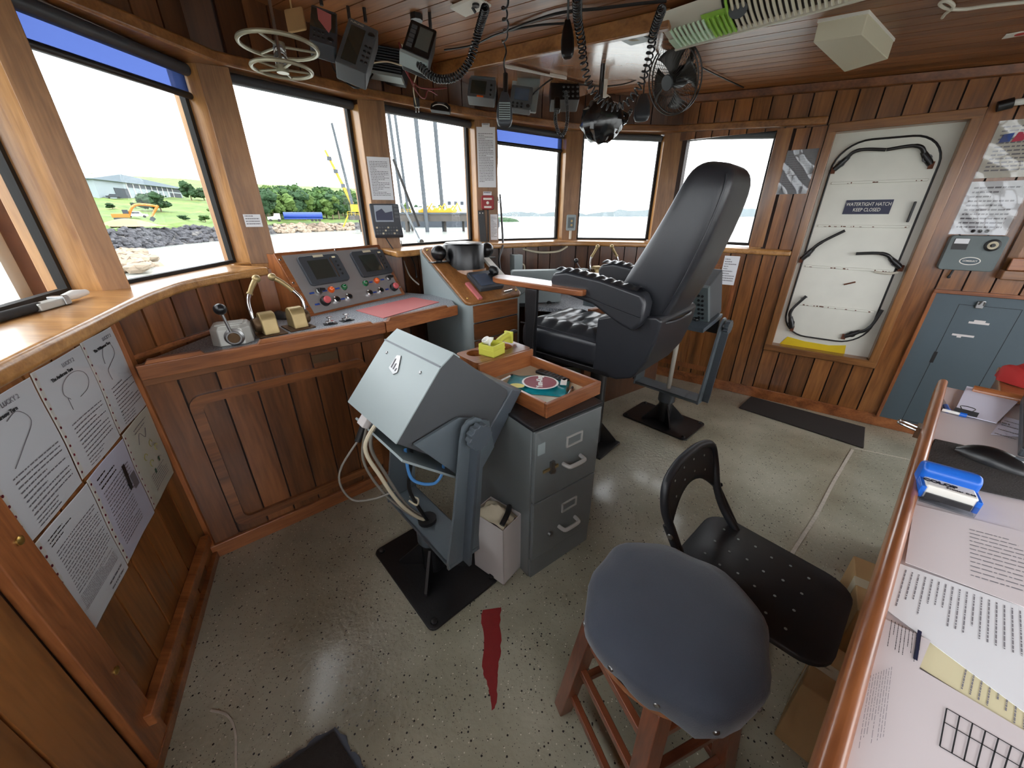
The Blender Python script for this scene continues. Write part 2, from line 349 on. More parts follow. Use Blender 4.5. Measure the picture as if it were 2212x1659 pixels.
# floor
fl = [AFT_P, KP, POSTS[1][0], POSTS[2][0], POSTS[3][0], POSTS[4][0], RO, AFT_R]
g = M(); g.prism([lift(p + (p - CEN).normalized() * .15, -.06) for p in fl], (0, 0, .06)); floor = struct(g.build('floor', 'floor_paint', smooth=0), 'grey-green speckled painted deck', None)
# weld seams in the deck
def strip_path(path, w, z, wob=.0):
    m = M(); P = [Vector(p) for p in path]
    for i in range(len(P) - 1):
        t = (P[i + 1] - P[i]).normalized(); n = Vector((-t.y, t.x, 0)) * w / 2
        m.hexa([P[i] - n, P[i + 1] - n, P[i + 1] + n, P[i] + n], [q + Vector((0, 0, z)) for q in (P[i] - n, P[i + 1] - n, P[i + 1] + n, P[i] + n)])
    return m
sp = [at(1842, 972, 0), at(1800, 1045, 0), at(1762, 1115, 0), at(1715, 1192, 0), at(1640, 1330, 0)]
strip_path(spline([p + Vector((random.uniform(-.004, .004), 0, .0005)) for p in sp], 6), .016, .003).build('deck_seam', 'dirt_seam', floor)
strip_path([at(1845, 968, 0) + Vector((0, 0, .0005)), at(1985, 997, 0) + Vector((0, 0, .0005))], .006, .002).build('deck_seam', 'dirt_seam', floor)
strip_path(spline([at(455, 1535, 0), at(490, 1545, 0), at(508, 1580, 0), at(510, 1640, 0), at(512, 1700, 0)], 6), .006, .0025).build('deck_seam', 'dirt_seam', floor)

# ------------------------------------------------------------------ walls and planking
def slab_between(a, b, z0a, z1a, z0b, z1b, n, t0, t1):
    m = M(); A0, A1, B0, B1 = a + n * t0, a + n * t1, b + n * t0, b + n * t1
    m.hexa([lift(A0, z0a), lift(B0, z0b), lift(B1, z0b), lift(A1, z0a)], [lift(A0, z1a), lift(B0, z1b), lift(B1, z1b), lift(A1, z1a)]); return m
def planks(parent, a, b, z0, z1, width, mat, n_in, th=.013, gap=.009, off=0):
    L = (b - a).length; k = max(1, round(L / width)); w = L / k; t = (b - a) / L
    f0 = z0 if callable(z0) else (lambda u: z0); f1 = z1 if callable(z1) else (lambda u: z1)
    for i in range(k):
        u0, u1 = i * w + gap / 2, (i + 1) * w - gap / 2; p, q = a + t * u0, a + t * u1; c = (p + q) / 2
        zz0 = (f0(u0 / L), f0(u1 / L)); zz1 = (f1(u0 / L), f1(u1 / L)); zc = (zz0[0] + zz1[0]) / 2
        o = M(); B = [p - c, q - c, q - c + n_in * th, p - c + n_in * th]
        o.hexa([lift(B[0], zz0[0] - zc), lift(B[1], zz0[1] - zc), lift(B[2], zz0[1] - zc), lift(B[3], zz0[0] - zc)],
               [lift(B[0], zz1[0] - zc), lift(B[1], zz1[1] - zc), lift(B[2], zz1[1] - zc), lift(B[3], zz1[0] - zc)])
        ob = o.build('plank', mat, parent, smooth=0); ob.location = lift(c, zc) + n_in * off
# port wall (left)
wl = M()
w0a, w0b = P0[1], POSTS[0][0]
for (a, b, z0, z1) in ((AFT_P, KP, 0, 1.23), (AFT_P, P0[0], 2.04, 2.7), (P0[0], KP, 2.07, 2.7)):
    wl.add(*(lambda m: (m.v, m.f))(slab_between(a, b, z0, z1, z0, z1, -PN, 0, .08)))
wall_left = struct(wl.build('wall_left', 'groove', smooth=0))
planks(wall_left, pwp(-.745, 0, 0), pwp(.0, 0, 0), .02, 1.215, .125, 'wallplank', PN)
planks(wall_left, pwp(-2.6, 0, 0), pwp(-.86, 0, 0), .02, 1.215, .14, 'wallplank', PN)
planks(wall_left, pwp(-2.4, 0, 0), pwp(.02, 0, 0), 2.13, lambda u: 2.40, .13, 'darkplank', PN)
M().bx(-.845, -.752, -.026, -.0, .03, 1.215).xf(Matrix.Translation(KP) @ rotz(TH_P)).build('stile', 'oak_z', wall_left, bevel=.003)
M().bx(-.01, .045, -.03, .01, .02, 1.215).xf(Matrix.Translation(KP) @ rotz(TH_P)).build('corner_batten', 'oak_z', wall_left, bevel=.003)
for z in (.38, .857):
    M().lathe([(.0, 0), (.011, 0), (.011, .003), (.006, .006), (0, .006)], pwp(-.78, .026, z), PN, 12).build('screw', 'brass_screw', wall_left)
for z in (.96, .64, .34): M().lathe([(.0, 0), (.005, 0), (.004, .002), (0, .002)], pwp(.018, .03, z), PN, 8).build('screw', 'brass_screw', wall_left)
# front wall, a run of facets from port corner to starboard
wf = M(); segs = []
for i in range(len(POSTS) - 2):
    a, b = POSTS[i], POSTS[i + 1]; p, q = (KP if i == 0 else a[1]), b[0]; n = outw(p, q); segs.append((i, p, q, n))
    for (x, y) in ((p, q), (b[0], b[1])):
        m = slab_between(x, y, 0, a[2] - .03, 0, b[2] - .03, n, 0, .10); wf.add(m.v, m.f)
        m = slab_between(x, y, a[3] + .01, 2.75, b[3] + .01, 2.75, n, 0, .10); wf.add(m.v, m.f)
wall_front = struct(wf.build('wall_front', 'groove', smooth=0))
for (i, p, q, n) in segs:
    q2 = POSTS[i + 1][1]
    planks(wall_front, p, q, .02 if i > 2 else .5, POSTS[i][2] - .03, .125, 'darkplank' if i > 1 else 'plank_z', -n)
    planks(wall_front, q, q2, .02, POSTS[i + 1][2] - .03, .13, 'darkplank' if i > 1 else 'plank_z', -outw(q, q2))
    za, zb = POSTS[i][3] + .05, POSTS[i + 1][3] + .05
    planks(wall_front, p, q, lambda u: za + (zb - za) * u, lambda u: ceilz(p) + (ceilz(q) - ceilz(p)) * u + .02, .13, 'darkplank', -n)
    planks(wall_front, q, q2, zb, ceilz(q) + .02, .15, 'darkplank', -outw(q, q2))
# starboard wall (right)
wr = M(); HS0, HS1, HZ0, HZ1 = .985, 1.705, .455, 2.068
for (s0, s1, z0, z1) in ((0, .06, 0, 2.6), (.06, .70, 0, 1.24), (.06, .70, 2.07, 2.6), (.772, HS0 + .03, 0, 2.6), (.70, .772, 0, 1.24), (.70, .772, 2.07, 2.6), (HS0 + .03, HS1 - .03, 0, HZ0 + .03), (HS0 + .03, HS1 - .03, HZ1 - .03, 2.6), (HS1 - .03, 3.0, 0, 2.6), (3.0, 4.3, 0, 1.1), (3.0, 4.3, 2.1, 2.6)):
    m = slab_between(rwp(s0, 0, 0), rwp(s1, 0, 0), z0, z1, z0, z1, -RN, 0, .09); wr.add(m.v, m.f)
wall_right = struct(wr.build('wall_right', 'groove', smooth=0))
top = lambda s0, s1: (lambda u: ceilz(rwp(s0 + (s1 - s0) * u, 0, 0)) - .035)
planks(wall_right, rwp(.0, 0, 0), rwp(.80, 0, 0), .09, 1.225, .118, 'wallplank', RN)
planks(wall_right, rwp(.80, 0, 0), rwp(HS0, 0, 0), .09, 2.065, .095, 'wallplank', RN)
planks(wall_right, rwp(HS0, 0, 0), rwp(HS1, 0, 0), .09, HZ0, .12, 'wallplank', RN)
planks(wall_right, rwp(HS1, 0, 0), rwp(2.92, 0, 0), .09, top(HS1, 2.92), .122, 'wallplank', RN)
planks(wall_right, rwp(.0, 0, 0), rwp(HS1, 0, 0), 2.068, top(0, HS1), .122, 'wallplank', RN)
# a let-in board with rounded corner below the window
fr = M(); pts = rrect(.62, 1.02, .05, 5); inn = rrect(.52, .92, .03, 5)
M().prism([(x + .335, -.024, z + .63) for x, z in rrect(.66, .98, .05, 5)], (0, .006, 0)).xf(Matrix.Translation(RO) @ rotz(TH_R)).build('access_panel', 'oak_z', wall_right, smooth=0)
for k in range(5):
    M().bx(.03 + k * .122, .03 + k * .122 + .113, -.028, -.018, .19, 1.10).xf(Matrix.Translation(RO) @ rotz(TH_R)).build('plank', 'wallplank', wall_right, smooth=0)
# aft wall with its own big windows behind the viewer
wb = M(); t = (AFT_R - AFT_P); L = t.length; t = t / L; nb = outw(AFT_P, AFT_R)
for (u0, u1, z0, z1) in ((0, L, 0, .75), (0, L, 2.2, 2.6), (0, .15, .75, 2.2), (1.8, 1.9, .75, 2.2), (3.5, 3.6, .75, 2.2), (5.3, L, .75, 2.2)):
    m = slab_between(AFT_P + t * u0, AFT_P + t * u1, z0, z1, z0, z1, nb, 0, .08); wb.add(m.v, m.f)
wall_back = struct(wb.build('wall_back', 'plank_z', smooth=0))
# skirting boards
bl = struct(M().bx(-2.6, .0, -.03, 0, 0, .042).xf(Matrix.Translation(KP) @ rotz(TH_P)).build('baseboard_left', 'oak_x', bevel=.004))
br = struct(M().bx(-.3, 3.2, -.024, 0, 0, .092).xf(Matrix.Translation(RO) @ rotz(TH_R)).build('baseboard_right', 'oak_x', bevel=.004))
struct(M().bx(-.80, -.055, -.045, -.013, .135, .185).xf(Matrix.Translation(KP) @ rotz(TH_P)).build('trim_1', 'oak_x', bevel=.004))   # low batten on the port wall

# ------------------------------------------------------------------ posts, sill, head rail
for i, (c, r, zs, zh) in enumerate([P0] + POSTS):
    nl = PN * -1 if i <= 1 else outw(POSTS[i - 2][1], c)
    nr = outw(r, POSTS[i][0]) if i < 7 else -RN
    if i == 0: nr = -PN
    if i == 7: nl = -RN
    nl2 = nl; nr2 = nr
    m = M(); m.hexa([lift(c, zs - .03), lift(r, zs - .03), lift(r + nr2 * .135, zs - .03), lift(c + nl2 * .135, zs - .03)],
                    [lift(c, zh + .03), lift(r, zh + .03), lift(r + nr2 * .135, zh + .03), lift(c + nl2 * .135, zh + .03)])
    o = struct(m.build('trim_%d' % (i + 2), 'honey_z', bevel=.004), 'varnished wooden window post')
    ni_ = -outw(c, r) if i not in (0, 7) else (PN if i == 0 else RN); th_ = .018 if i == 7 else .007
    M().hexa([lift(c, zs - .0), lift(r, zs - .0), lift(r + ni_ * th_, zs), lift(c + ni_ * th_, zs)], [lift(c, zh), lift(r, zh), lift(r + ni_ * th_, zh), lift(c + ni_ * th_, zh)]).build('shaded_face', 'shaded_post_wood' if i < 7 else 'teak_z', o, bevel=.002)  # added layer; its darker wood paints shade on the post's room side
NOSE = [pwp(-2.4, .17, 1.255), pwp(-1.2, .17, 1.255), pwp(-.8, .17, 1.256), pwp(-.5, .17, 1.257), pwp(-.2, .17, 1.258), (-1.268, 1.36, 1.26), (-1.31, 1.55, 1.263), (-1.29, 1.78, 1.265), (-1.2, 2.0, 1.268), (-1.02, 2.36, 1.28), (-.70, 2.66, 1.287), (-.40, 3.09, 1.29), (-.03, 3.32, 1.292), (.5, 3.63, 1.288), (.9, 3.63, 1.284), (1.26, 3.60, 1.276), rwp(.03, .07, 1.262), rwp(.5, .06, 1.257), rwp(.985, .055, 1.254)]
OUTR = [pwp(-2.4, -.14, 0), pwp(-1.2, -.14, 0), pwp(-.8, -.14, 0), pwp(-.5, -.14, 0), pwp(-.1, -.14, 0), (-1.54, 1.35, 0), (-1.53, 1.6, 0), (-1.53, 1.8, 0), (-1.53, 2.08, 0), (-1.25, 2.55, 0), (-.92, 2.95, 0), (-.5, 3.45, 0), (-.2, 3.6, 0), (.45, 3.9, 0), (.9, 3.88, 0), (1.38, 3.85, 0), rwp(.03, -.13, 0), rwp(.5, -.13, 0), rwp(.985, 0, 0)]
ni = spline(NOSE, 5); no_ = spline([Vector((p[0], p[1], NOSE[i][2])) for i, p in enumerate(OUTR)], 5)
def sill_piece(i0, i1, k, shrink=0.0):
    rings = []
    for a, b in list(zip(ni, no_))[i0:i1 + 1]:
        a = Vector(a); b = Vector((b.x, b.y, a.z + .008)); dz = Vector((0, 0, -.042))
        if shrink: a = a.lerp(b, shrink)
        rings.append([a, b, b + dz, a + dz])
    struct(M().loft(rings).build('trim_%d' % k, 'honey_x', bevel=.014, seg=3), 'varnished window sill with rounded nosing')
sill_piece(0, 39, 10); sill_piece(39, 49, 13, .62); sill_piece(49, len(ni) - 1, 14)
# head rail
H0 = [(pwp(-2.4, 0, 0), 2.05), (POSTS[0][0], 2.085)] + [((c + r) / 2, zh) for c, r, zs, zh in POSTS[1:6]] + [(rwp(.97, 0, 0), 2.068)]
rings = []
for k, (p, z) in enumerate(H0):
    pr = H0[max(k - 1, 0)][0]; nx = H0[min(k + 1, len(H0) - 1)][0]; n = outw(pr, nx)
    rings.append([lift(p - n * .045, z), lift(p + n * .13, z), lift(p + n * .13, z + .05), lift(p - n * .045, z + .05)])
struct(M().loft(rings).build('trim_11', 'teak_x', bevel=.012, seg=3), 'wooden rail above the windows')
# windows: dark rubber frame and a pane each
def window(k, a, b, n, za, zb, ha, hb, mat='rubber', d=.085, fw=.022):
    t = (b - a).normalized(); m = M()
    def bar(p, q):
        ax = (q - p).normalized(); s = n * .012; o2 = ax.cross(n).normalized() * fw / 2
        m.hexa([p - s - o2, p - s + o2, p + s + o2, p + s - o2], [q - s - o2, q - s + o2, q + s + o2, q + s - o2])
    A, B, C2, D2 = lift(a + n * d + t * .012, za), lift(b + n * d - t * .012, zb), lift(b + n * d - t * .012, hb), lift(a + n * d + t * .012, ha)
    for p, q in ((A, B), (B, C2), (C2, D2), (D2, A)): bar(p, q)
    w = struct(m.build('window_%d' % k, mat, smooth=0))
    M().quad(A, B, C2, D2).build('pane', 'glass', w, smooth=0)
    return w
WIN = []
pairs = [(P0[1], POSTS[0][0], -PN, 1.27, 1.27, 2.06, 2.085)]
for i in range(6):
    a, b = POSTS[i], POSTS[i + 1]; pairs.append((a[1], b[0], outw(a[1], b[0]), a[2] + .012, b[2] + .012, a[3] - .005, b[3] - .005))
for k, p in enumerate(pairs): WIN.append(window(k + 1, *p))
# weathered steel bar and white stop outside the aftmost pane
M().box(pwp(.155, -.175, 1.67), (.085, .05, .95), Matrix.Rotation(TH_P, 3, 'Z')).build('steel_bar', 'rust', WIN[0], label='weathered brown steel bar')
M().box(pwp(.07, -.205, 1.67), (.07, .04, .95), Matrix.Rotation(TH_P, 3, 'Z')).build('flange', 'white', WIN[0], label='flaking white flange')

# ------------------------------------------------------------------ ceiling
cp = [AFT_P, KP] + [((c + r) / 2) for c, r, zs, zh in POSTS[1:5]] + [RO, AFT_R]
cm = M(); cm.add([lift(p + (p - CEN).normalized() * .25, ceilz(p) + .016) for p in cp] + [lift(p + (p - CEN).normalized() * .25, ceilz(p) + .07) for p in cp],
                 [list(range(8)), list(range(8, 16))[::-1]] + [(i, (i + 1) % 8, 8 + (i + 1) % 8, 8 + i) for i in range(8)])
ceiling = struct(cm.build('ceiling', 'groove', smooth=0))
def scan(d):
    xs = []; poly = [(((p - RO).dot(RX)), ((p - RO).dot(RN))) for p in cp]
    for i in range(len(poly)):
        (s0, d0), (s1, d1) = poly[i], poly[(i + 1) % len(poly)]
        if (d0 - d) * (d1 - d) < 0: xs.append(s0 + (s1 - s0) * (d - d0) / (d1 - d0))
    return (min(xs), max(xs)) if len(xs) >= 2 else None
d = .03; PW = .098
while d < 4.0:
    r = scan(d + PW / 2)
    if r:
        s0, s1 = r[0] - .02, min(r[1], 3.6); P = [rwp(s0, d + .003, 0), rwp(s1, d + .003, 0), rwp(s1, d + PW - .003, 0), rwp(s0, d + PW - .003, 0)]
        c = sum(P, Vector()) / 4; c.z = ceilz(c)
        m = M(); m.hexa([lift(p, ceilz(p)) for p in P], [lift(p, ceilz(p) + .014) for p in P]); m.xf(rotz(-TH_R) @ Matrix.Translation(-c))
        o = m.build('plank', 'ceilplank', ceiling, smooth=0); o.location = c; o.rotation_euler = (0, 0, TH_R)
    d += PW
# crown moulding on the starboard wall
m = M(); m.loft([[rwp(s, .0, ceilz(rwp(s, 0, 0)) - .055), rwp(s, .03, ceilz(rwp(s, 0, 0)) - .05), rwp(s, .045, ceilz(rwp(s, 0, 0)) - .002), rwp(s, 0, ceilz(rwp(s, 0, 0)) - .002)] for s in (-.15, 1.2, 3.2)])
struct(m.build('trim_12', 'plank_x', smooth=0, bevel=.006), 'dark crown moulding')
# dropped glossy soffit over the helm, with its edge board
def sof(s, dd, drop): p = rwp(s, dd, 0); return lift(p, ceilz(p) - drop)
m = M(); Q = [(-1.75, 1.52), (.30, 1.58), (.30, .80), (-.35, .72), (-1.0, .4), (-1.6, .9)]
m.add([sof(s, q, .05) for s, q in Q] + [sof(s, q, .0) for s, q in Q], [list(range(6))[::-1], list(range(6, 12))] + [(i, (i + 1) % 6, 6 + (i + 1) % 6, 6 + i) for i in range(6)])
soffit = struct(m.build('ceiling_soffit', 'gloss_ply', smooth=0), 'glossy plywood soffit panel over the helm'); soffit.data.materials[0] = MAT['gloss_ply']
m = M(); m.loft([[sof(s, 1.53 + .03 * (s + 1.75), .07), sof(s, 1.57 + .03 * (s + 1.75), .07), sof(s, 1.575 + .03 * (s + 1.75), .0), sof(s, 1.53 + .03 * (s + 1.75), .0)] for s in (-1.75, -.7, .36)])
m.build('edge_board', 'teak_x', soffit, bevel=.006)
m = M(); m.loft([[sof(s, q + .012, .06), sof(s, q - .012, .06), sof(s, q - .012, .045), sof(s, q + .012, .045)] for s, q in ((-.62, 1.56), (-.36, .75))]); m.build('joint_strip', 'darkplank', soffit, smooth=0)
m = M(); m.loft([[sof(s, q + .016, .068), sof(s, q - .016, .068), sof(s, q - .016, .05), sof(s, q + .016, .05)] for s, q in ((-.66, 1.50), (-.46, 1.12))]); m.build('cover_strip', 'white', soffit, bevel=.002)
# ------------------------------------------------------------------ port console counter
def place2(a, b, z):
    p, q = at(*a, z), at(*b, z); d = q - p; return (p + q) / 2, math.atan2(d.y, d.x), d.length
def on_plane(px, py, o, n):
    r = ray(px, py); o = Vector(o); c = Vector((0, 0, HC)); t = (o - c).dot(n) / r.dot(n); return c + r * t
TH_C = math.atan2(.6565, .7543)
con = thing('console_counter', 'wooden console counter with speckled grey laminate top under the port windows', 'console', KP, TH_C)
top_poly = [(.05, -.045), (.98, -.045), (1.475, .035), (1.60, .30), (1.33, .80), (.67, .53), (.53, .52), (.09, .02)]
M().prism([(x, y, .955) for x, y in top_poly], (0, 0, .045)).build('countertop', 'laminate', con, smooth=0)
def rail(pts, y0, y1, z0, z1):
    m = M(); P = [Vector((x, y, 0)) for x, y in pts]
    for a, b in zip(P, P[1:]):
        t = (b - a).normalized(); n = Vector((t.y, -t.x, 0))
        m.hexa([a + n * y1 + Vector((0, 0, z0)), b + n * y1 + Vector((0, 0, z0)), b + n * y0 + Vector((0, 0, z0)), a + n * y0 + Vector((0, 0, z0))],
               [a + n * y1 + Vector((0, 0, z1)), b + n * y1 + Vector((0, 0, z1)), b + n * y0 + Vector((0, 0, z1)), a + n * y0 + Vector((0, 0, z1))])
    return m
rail([(.035, -.045), (.98, -.045)], 0, .025, .943, 1.002).build('edge_trim', 'oak_x', con, bevel=.004)
rail([(.98, -.045), (1.475, .035)], 0, .025, .943, 1.002).build('edge_trim', 'oak_x', con, bevel=.004)
for a, b in (((.06, -.045), (.24, -.045)), ((.42, -.045), (.92, -.045)), ((1.0, -.042), (1.40, .023))):
    m = M(); A, B = Vector((*a, 1.002)), Vector((*b, 1.002)); t = (B - A).normalized(); n = Vector((t.y, -t.x, 0)) * .024
    m.add([A, B, B + n, A + n, A + t * .012 + Vector((0, 0, .014)), B - t * .012 + Vector((0, 0, .014)), B - t * .012 + n + Vector((0, 0, .014)), A + t * .012 + n + Vector((0, 0, .014))],
          [(3, 2, 1, 0), (4, 5, 6, 7), (0, 1, 5, 4), (1, 2, 6, 5), (2, 3, 7, 6), (3, 0, 4, 7)]); m.build('lip', 'oak_x', con)
M().box((.02, 0, 0), (.02, .62, .022)).xf(Matrix.Translation((.20, .21, 1.012)) @ rotz(R(-47))).build('cove_batten', 'oak_y', con, bevel=.006)
M().bx(.0, .99, .012, .03, 0, .955).build('back_panel', 'groove', con, smooth=0)
for k in range(8):
    x0 = .005 + k * .123
    for (z0, z1) in ((.075, .90),):
        o = M().bx(-.058, .058, -.002, .012, -(z1 - z0) / 2, (z1 - z0) / 2).build('plank', 'plank_z', con, smooth=0); o.location = (x0 + .0615, 0, (z0 + z1) / 2)
M().bx(.0, .99, -.006, .012, .90, .945).build('top_rail', 'plank_x', con, bevel=.003)
M().bx(.0, .99, -.018, .012, 0, .075).build('plinth', 'oak_x', con, bevel=.004)
# the framed access door with rounded corners
o1 = rrect(.74, .70, .05, 5, .50, .47); o2 = rrect(.66, .62, .03, 5, .50, .47); m = M(); n = len(o1)
m.add([(x, -.02, z) for x, z in o1] + [(x, -.02, z) for x, z in o2] + [(x, 0, z) for x, z in o1] + [(x, 0, z) for x, z in o2],
      [(i, (i + 1) % n, n + (i + 1) % n, n + i) for i in range(n)] + [(i, (i + 1) % n, 2 * n + (i + 1) % n, 2 * n + i) for i in range(n)] + [(n + i, n + (i + 1) % n, 3 * n + (i + 1) % n, 3 * n + i) for i in range(n)])
m.build('door_frame', 'plank_x', con)
M().bx(.62, .74, -.008, .0, .845, .885).build('nameplate', 'bronze', con, label='tarnished nameplate')
# ------------------------------------------------------------------ engine panel on the counter
BLp = Vector((-1.083, 2.001, 1.0)); TH_E = R(61); TL_ = math.atan2(.31, .185)
ep = thing('engine_console', 'sloping brushed steel engine panel with two dark displays and warning lamps', 'control panel', BLp, TH_E)
TE = Matrix.Rotation(TL_, 4, 'X')
def E_(m): return m.xf(TE)
E_(M().bx(-.02, .705, -.0, .375, -.022, -.003)).build('wood_surround', 'oak_x', ep, bevel=.003)
E_(M().bx(.012, .675, .014, .355, -.004, .0)).build('face_plate', 'brushed', ep)
m = M(); s, c_ = math.sin(TL_), math.cos(TL_)
for x in (-.02, .695):
    m2 = M(); m2.prism([(x, .012, 0), (x, .375 * c_ + .015, .375 * s - .01), (x, .30, .375 * s - .01), (x, .30, 0)], (.012, 0, 0)); m2.build('side_cheek', 'oak_z', ep)
M().bx(-.02, .705, .285, .30, 0, .31).build('back_board', 'oak_x', ep)
for x0, xt in ((.203, 0), (.555, 0)):
    d = E_(rslab(.258, .172, .02, .02, 0, x0, .247)).build('display', 'bezel', ep, bevel=.004)
    E_(M().bx(x0 - .085, x0 + .045, .247 - .057, .247 + .055, .0195, .0215)).build('screen', 'screen', d)
    E_(M().bx(x0 + .058, x0 + .063, .247 - .06, .247 + .06, .02, .0225)).build('trim_bar', 'chrome', d)
    for k in range(4): E_(M().lathe([(0, 0), (.007, 0), (.006, .004), (0, .005)], (x0 + .092, .282 - k * .026, .02), (0, 0, 1), 12)).build('button', 'black', d)
    E_(M().bx(x0 - .035, x0 + .028, .318, .332, .0195, .0215)).build('tag', 'chart_tan', d)
    E_(M().bx(x0 + .08, x0 + .102, .305, .315, .0195, .0212)).build('badge', 'chart_yellow', d)
def lamp(x, y, mat): E_(M().lathe([(0, 0), (.019, 0), (.019, .006), (.016, .016), (.009, .024), (0, .026)], (x, y, 0), (0, 0, 1), 18)).build('warning_lamp', mat, ep)
def keysw(x, y):
    k = E_(M().lathe([(0, 0), (.018, 0), (.018, .012), (.014, .016), (0, .016)], (x, y, 0), (0, 0, 1), 18)).build('key_switch', 'steel', ep)
    E_(M().box((x + .008, y + .002, .026), (.036, .014, .018), Matrix.Rotation(R(-12), 3, 'Z'))).build('key', 'black', k, bevel=.003)
def pushb(x, y):
    k = E_(M().lathe([(0, 0), (.021, 0), (.021, .014), (.017, .018), (0, .018)], (x, y, 0), (0, 0, 1), 20)).build('push_button', 'chrome', ep)
    E_(M().lathe([(0, 0), (.0135, 0), (.012, .005), (0, .006)], (x, y, .0175), (0, 0, 1), 18)).build('cap', 'black_gloss', k)
def stopb(x, y):
    k = E_(M().lathe([(0, 0), (.027, 0), (.027, .02), (.022, .026), (0, .026)], (x, y, 0), (0, 0, 1), 22)).build('stop_button', 'black', ep)
    E_(M().lathe([(0, 0), (.02, 0), (.02, .012), (.017, .016), (0, .016)], (x, y, .025), (0, 0, 1), 20)).build('cap', 'red_btn', k)
lamp(.18, .125, 'orange_lens'); lamp(.27, .126, 'green_lens'); lamp(.429, .126, 'green_lens'); lamp(.523, .13, 'orange_lens')
keysw(.102, .127); keysw(.626, .133); pushb(.178, .06); pushb(.265, .062); pushb(.42, .059); pushb(.512, .061); stopb(.105, .065); stopb(.629, .064)
for x, y in ((.06, .127), (.14, .127), (.225, .127), (.476, .129), (.575, .132), (.055, .06), (.222, .06), (.466, .06), (.57, .062)):
    E_(M().bx(x - .014, x + .014, y - .005, y + .004, 0, .0015)).build('label_strip', 'blue_label', ep)
for x, y in ((-.006, .335), (-.006, .2), (.69, .335), (.69, .2), (.69, .06), (.35, .362), (-.006, .06)): E_(M().lathe([(0, 0), (.007, 0), (.005, .004), (0, .005)], (x, y, -.003), (0, 0, 1), 10)).build('screw', 'chrome', ep)
# ------------------------------------------------------------------ thruster joystick box
c, th, w = place2((462, 752), (546, 741), 1.0)
jb = thing('joystick_box', 'cast aluminium joystick box with black ball knob at the counter end', 'joystick', (c.x, c.y, 1.0), th)
m = M(); b0 = [(-.068, 0), (.066, 0), (.072, .10), (-.072, .10)]
def oct_(y0, y1, x, ch, z): return [Vector((-x + ch, y0, z)), Vector((x - ch, y0, z)), Vector((x, y0 + ch, z)), Vector((x, y1, z)), Vector((-x, y1, z)), Vector((-x, y0 + ch, z))]
m.loft([oct_(.0, .125, .074, .03, 0), oct_(.006, .12, .07, .028, .068), oct_(.016, .112, .06, .025, .082)]); m.build('housing', 'alu', jb, bevel=.004, smooth=30)
m = M(); m.bx(-.05, .05, .03, .10, .081, .086).build('lid', 'alu', jb, bevel=.003)
hub = M().lathe([(0, 0), (.036, 0), (.036, .008), (.027, .012), (.027, .022), (0, .022)], (.012, .004, .036), (0, -1, 0), 22).build('hub', 'steel', jb)
M().lathe([(0, 0), (.022, 0), (.02, .004), (0, .004)], (.012, -.018, .036), (0, -1, 0), 18).build('cover', 'bronze', hub)
M().tube([(.008, -.012, .055), (-.003, -.016, .14)], .006, 10).build('stick', 'steel', jb)
M().ball((-.004, -.016, .158), .023).build('ball_knob', 'black_gloss', jb)
# ------------------------------------------------------------------ brass engine throttles
def throttle(loc, th, label, side, lever_pts, sc=1.0, group=None):
    t = thing('engine_throttle', label, 'throttle', loc, th, group)
    m = M(); m.bx(-.058 * sc, .058 * sc, -.06 * sc, .075 * sc, 0, .007 * sc).build('base_plate', 'bronze', t, bevel=.003)
    prof = [(-.048, .006), (-.04, .03), (-.036, .07), (-.03, .088), (-.015, .1), (.015, .102), (.035, .094), (.05, .07), (.056, .03), (.06, .006)]
    mm = M(); mm.prism([(-.032 * sc, y * sc, z * sc) for y, z in prof], (.064 * sc, 0, 0)); mm.build('housing', 'brass', t, bevel=.007 * sc, seg=3)
    h = M().lathe([(0, 0), (.034 * sc, 0), (.034 * sc, .016 * sc), (.028 * sc, .024 * sc), (0, .024 * sc)], (side * .032 * sc, .008 * sc, .048 * sc), (side, 0, 0), 20).build('hub', 'bronze', t)
    P = spline([(side * .046 * sc + x * sc, y * sc, z * sc) for x, y, z in lever_pts], 5); k = int(len(P) * .55)
    lv = M().tube(P[:k + 1], [.008 * sc] * (k + 1), 10).build('lever', 'chrome', t)
    n = len(P) - k; M().tube(P[k:], [(.0095 + .003 * i / n) * sc for i in range(n)], 10).build('grip', 'brass', lv)
    M().ball(P[-1], .0175 * sc).build('knob', 'brass', lv); M().tube([P[k], P[k + 1]], .013 * sc, 10).build('collar', 'brass', lv)
    return t
c, th, w = place2((563, 733), (622, 722), .998)
throttle((c.x, c.y, 1.0) + Vector((0, 0, 0)) if False else Vector((c.x, c.y, 1.0)) + Matrix.Rotation(th, 3, 'Z') @ Vector((0, .058, 0)), th, 'left hand brass engine throttle with lever leaning right, by the joystick box', -1,
         [(0, .01, .05), (-.004, .014, .10), (.0, .03, .15), (.018, .045, .185), (.04, .06, .215), (.062, .07, .24)])
c, th, w = place2((628, 719), (684, 708), .998)
throttle(Vector((c.x, c.y, 1.0)) + Matrix.Rotation(th, 3, 'Z') @ Vector((0, .058, 0)), th, 'brass engine throttle with lever leaning left, beside the engine panel', 1,
         [(0, .01, .05), (.002, .012, .10), (-.004, .02, .14), (-.03, .035, .18), (-.06, .048, .215), (-.09, .06, .24)])
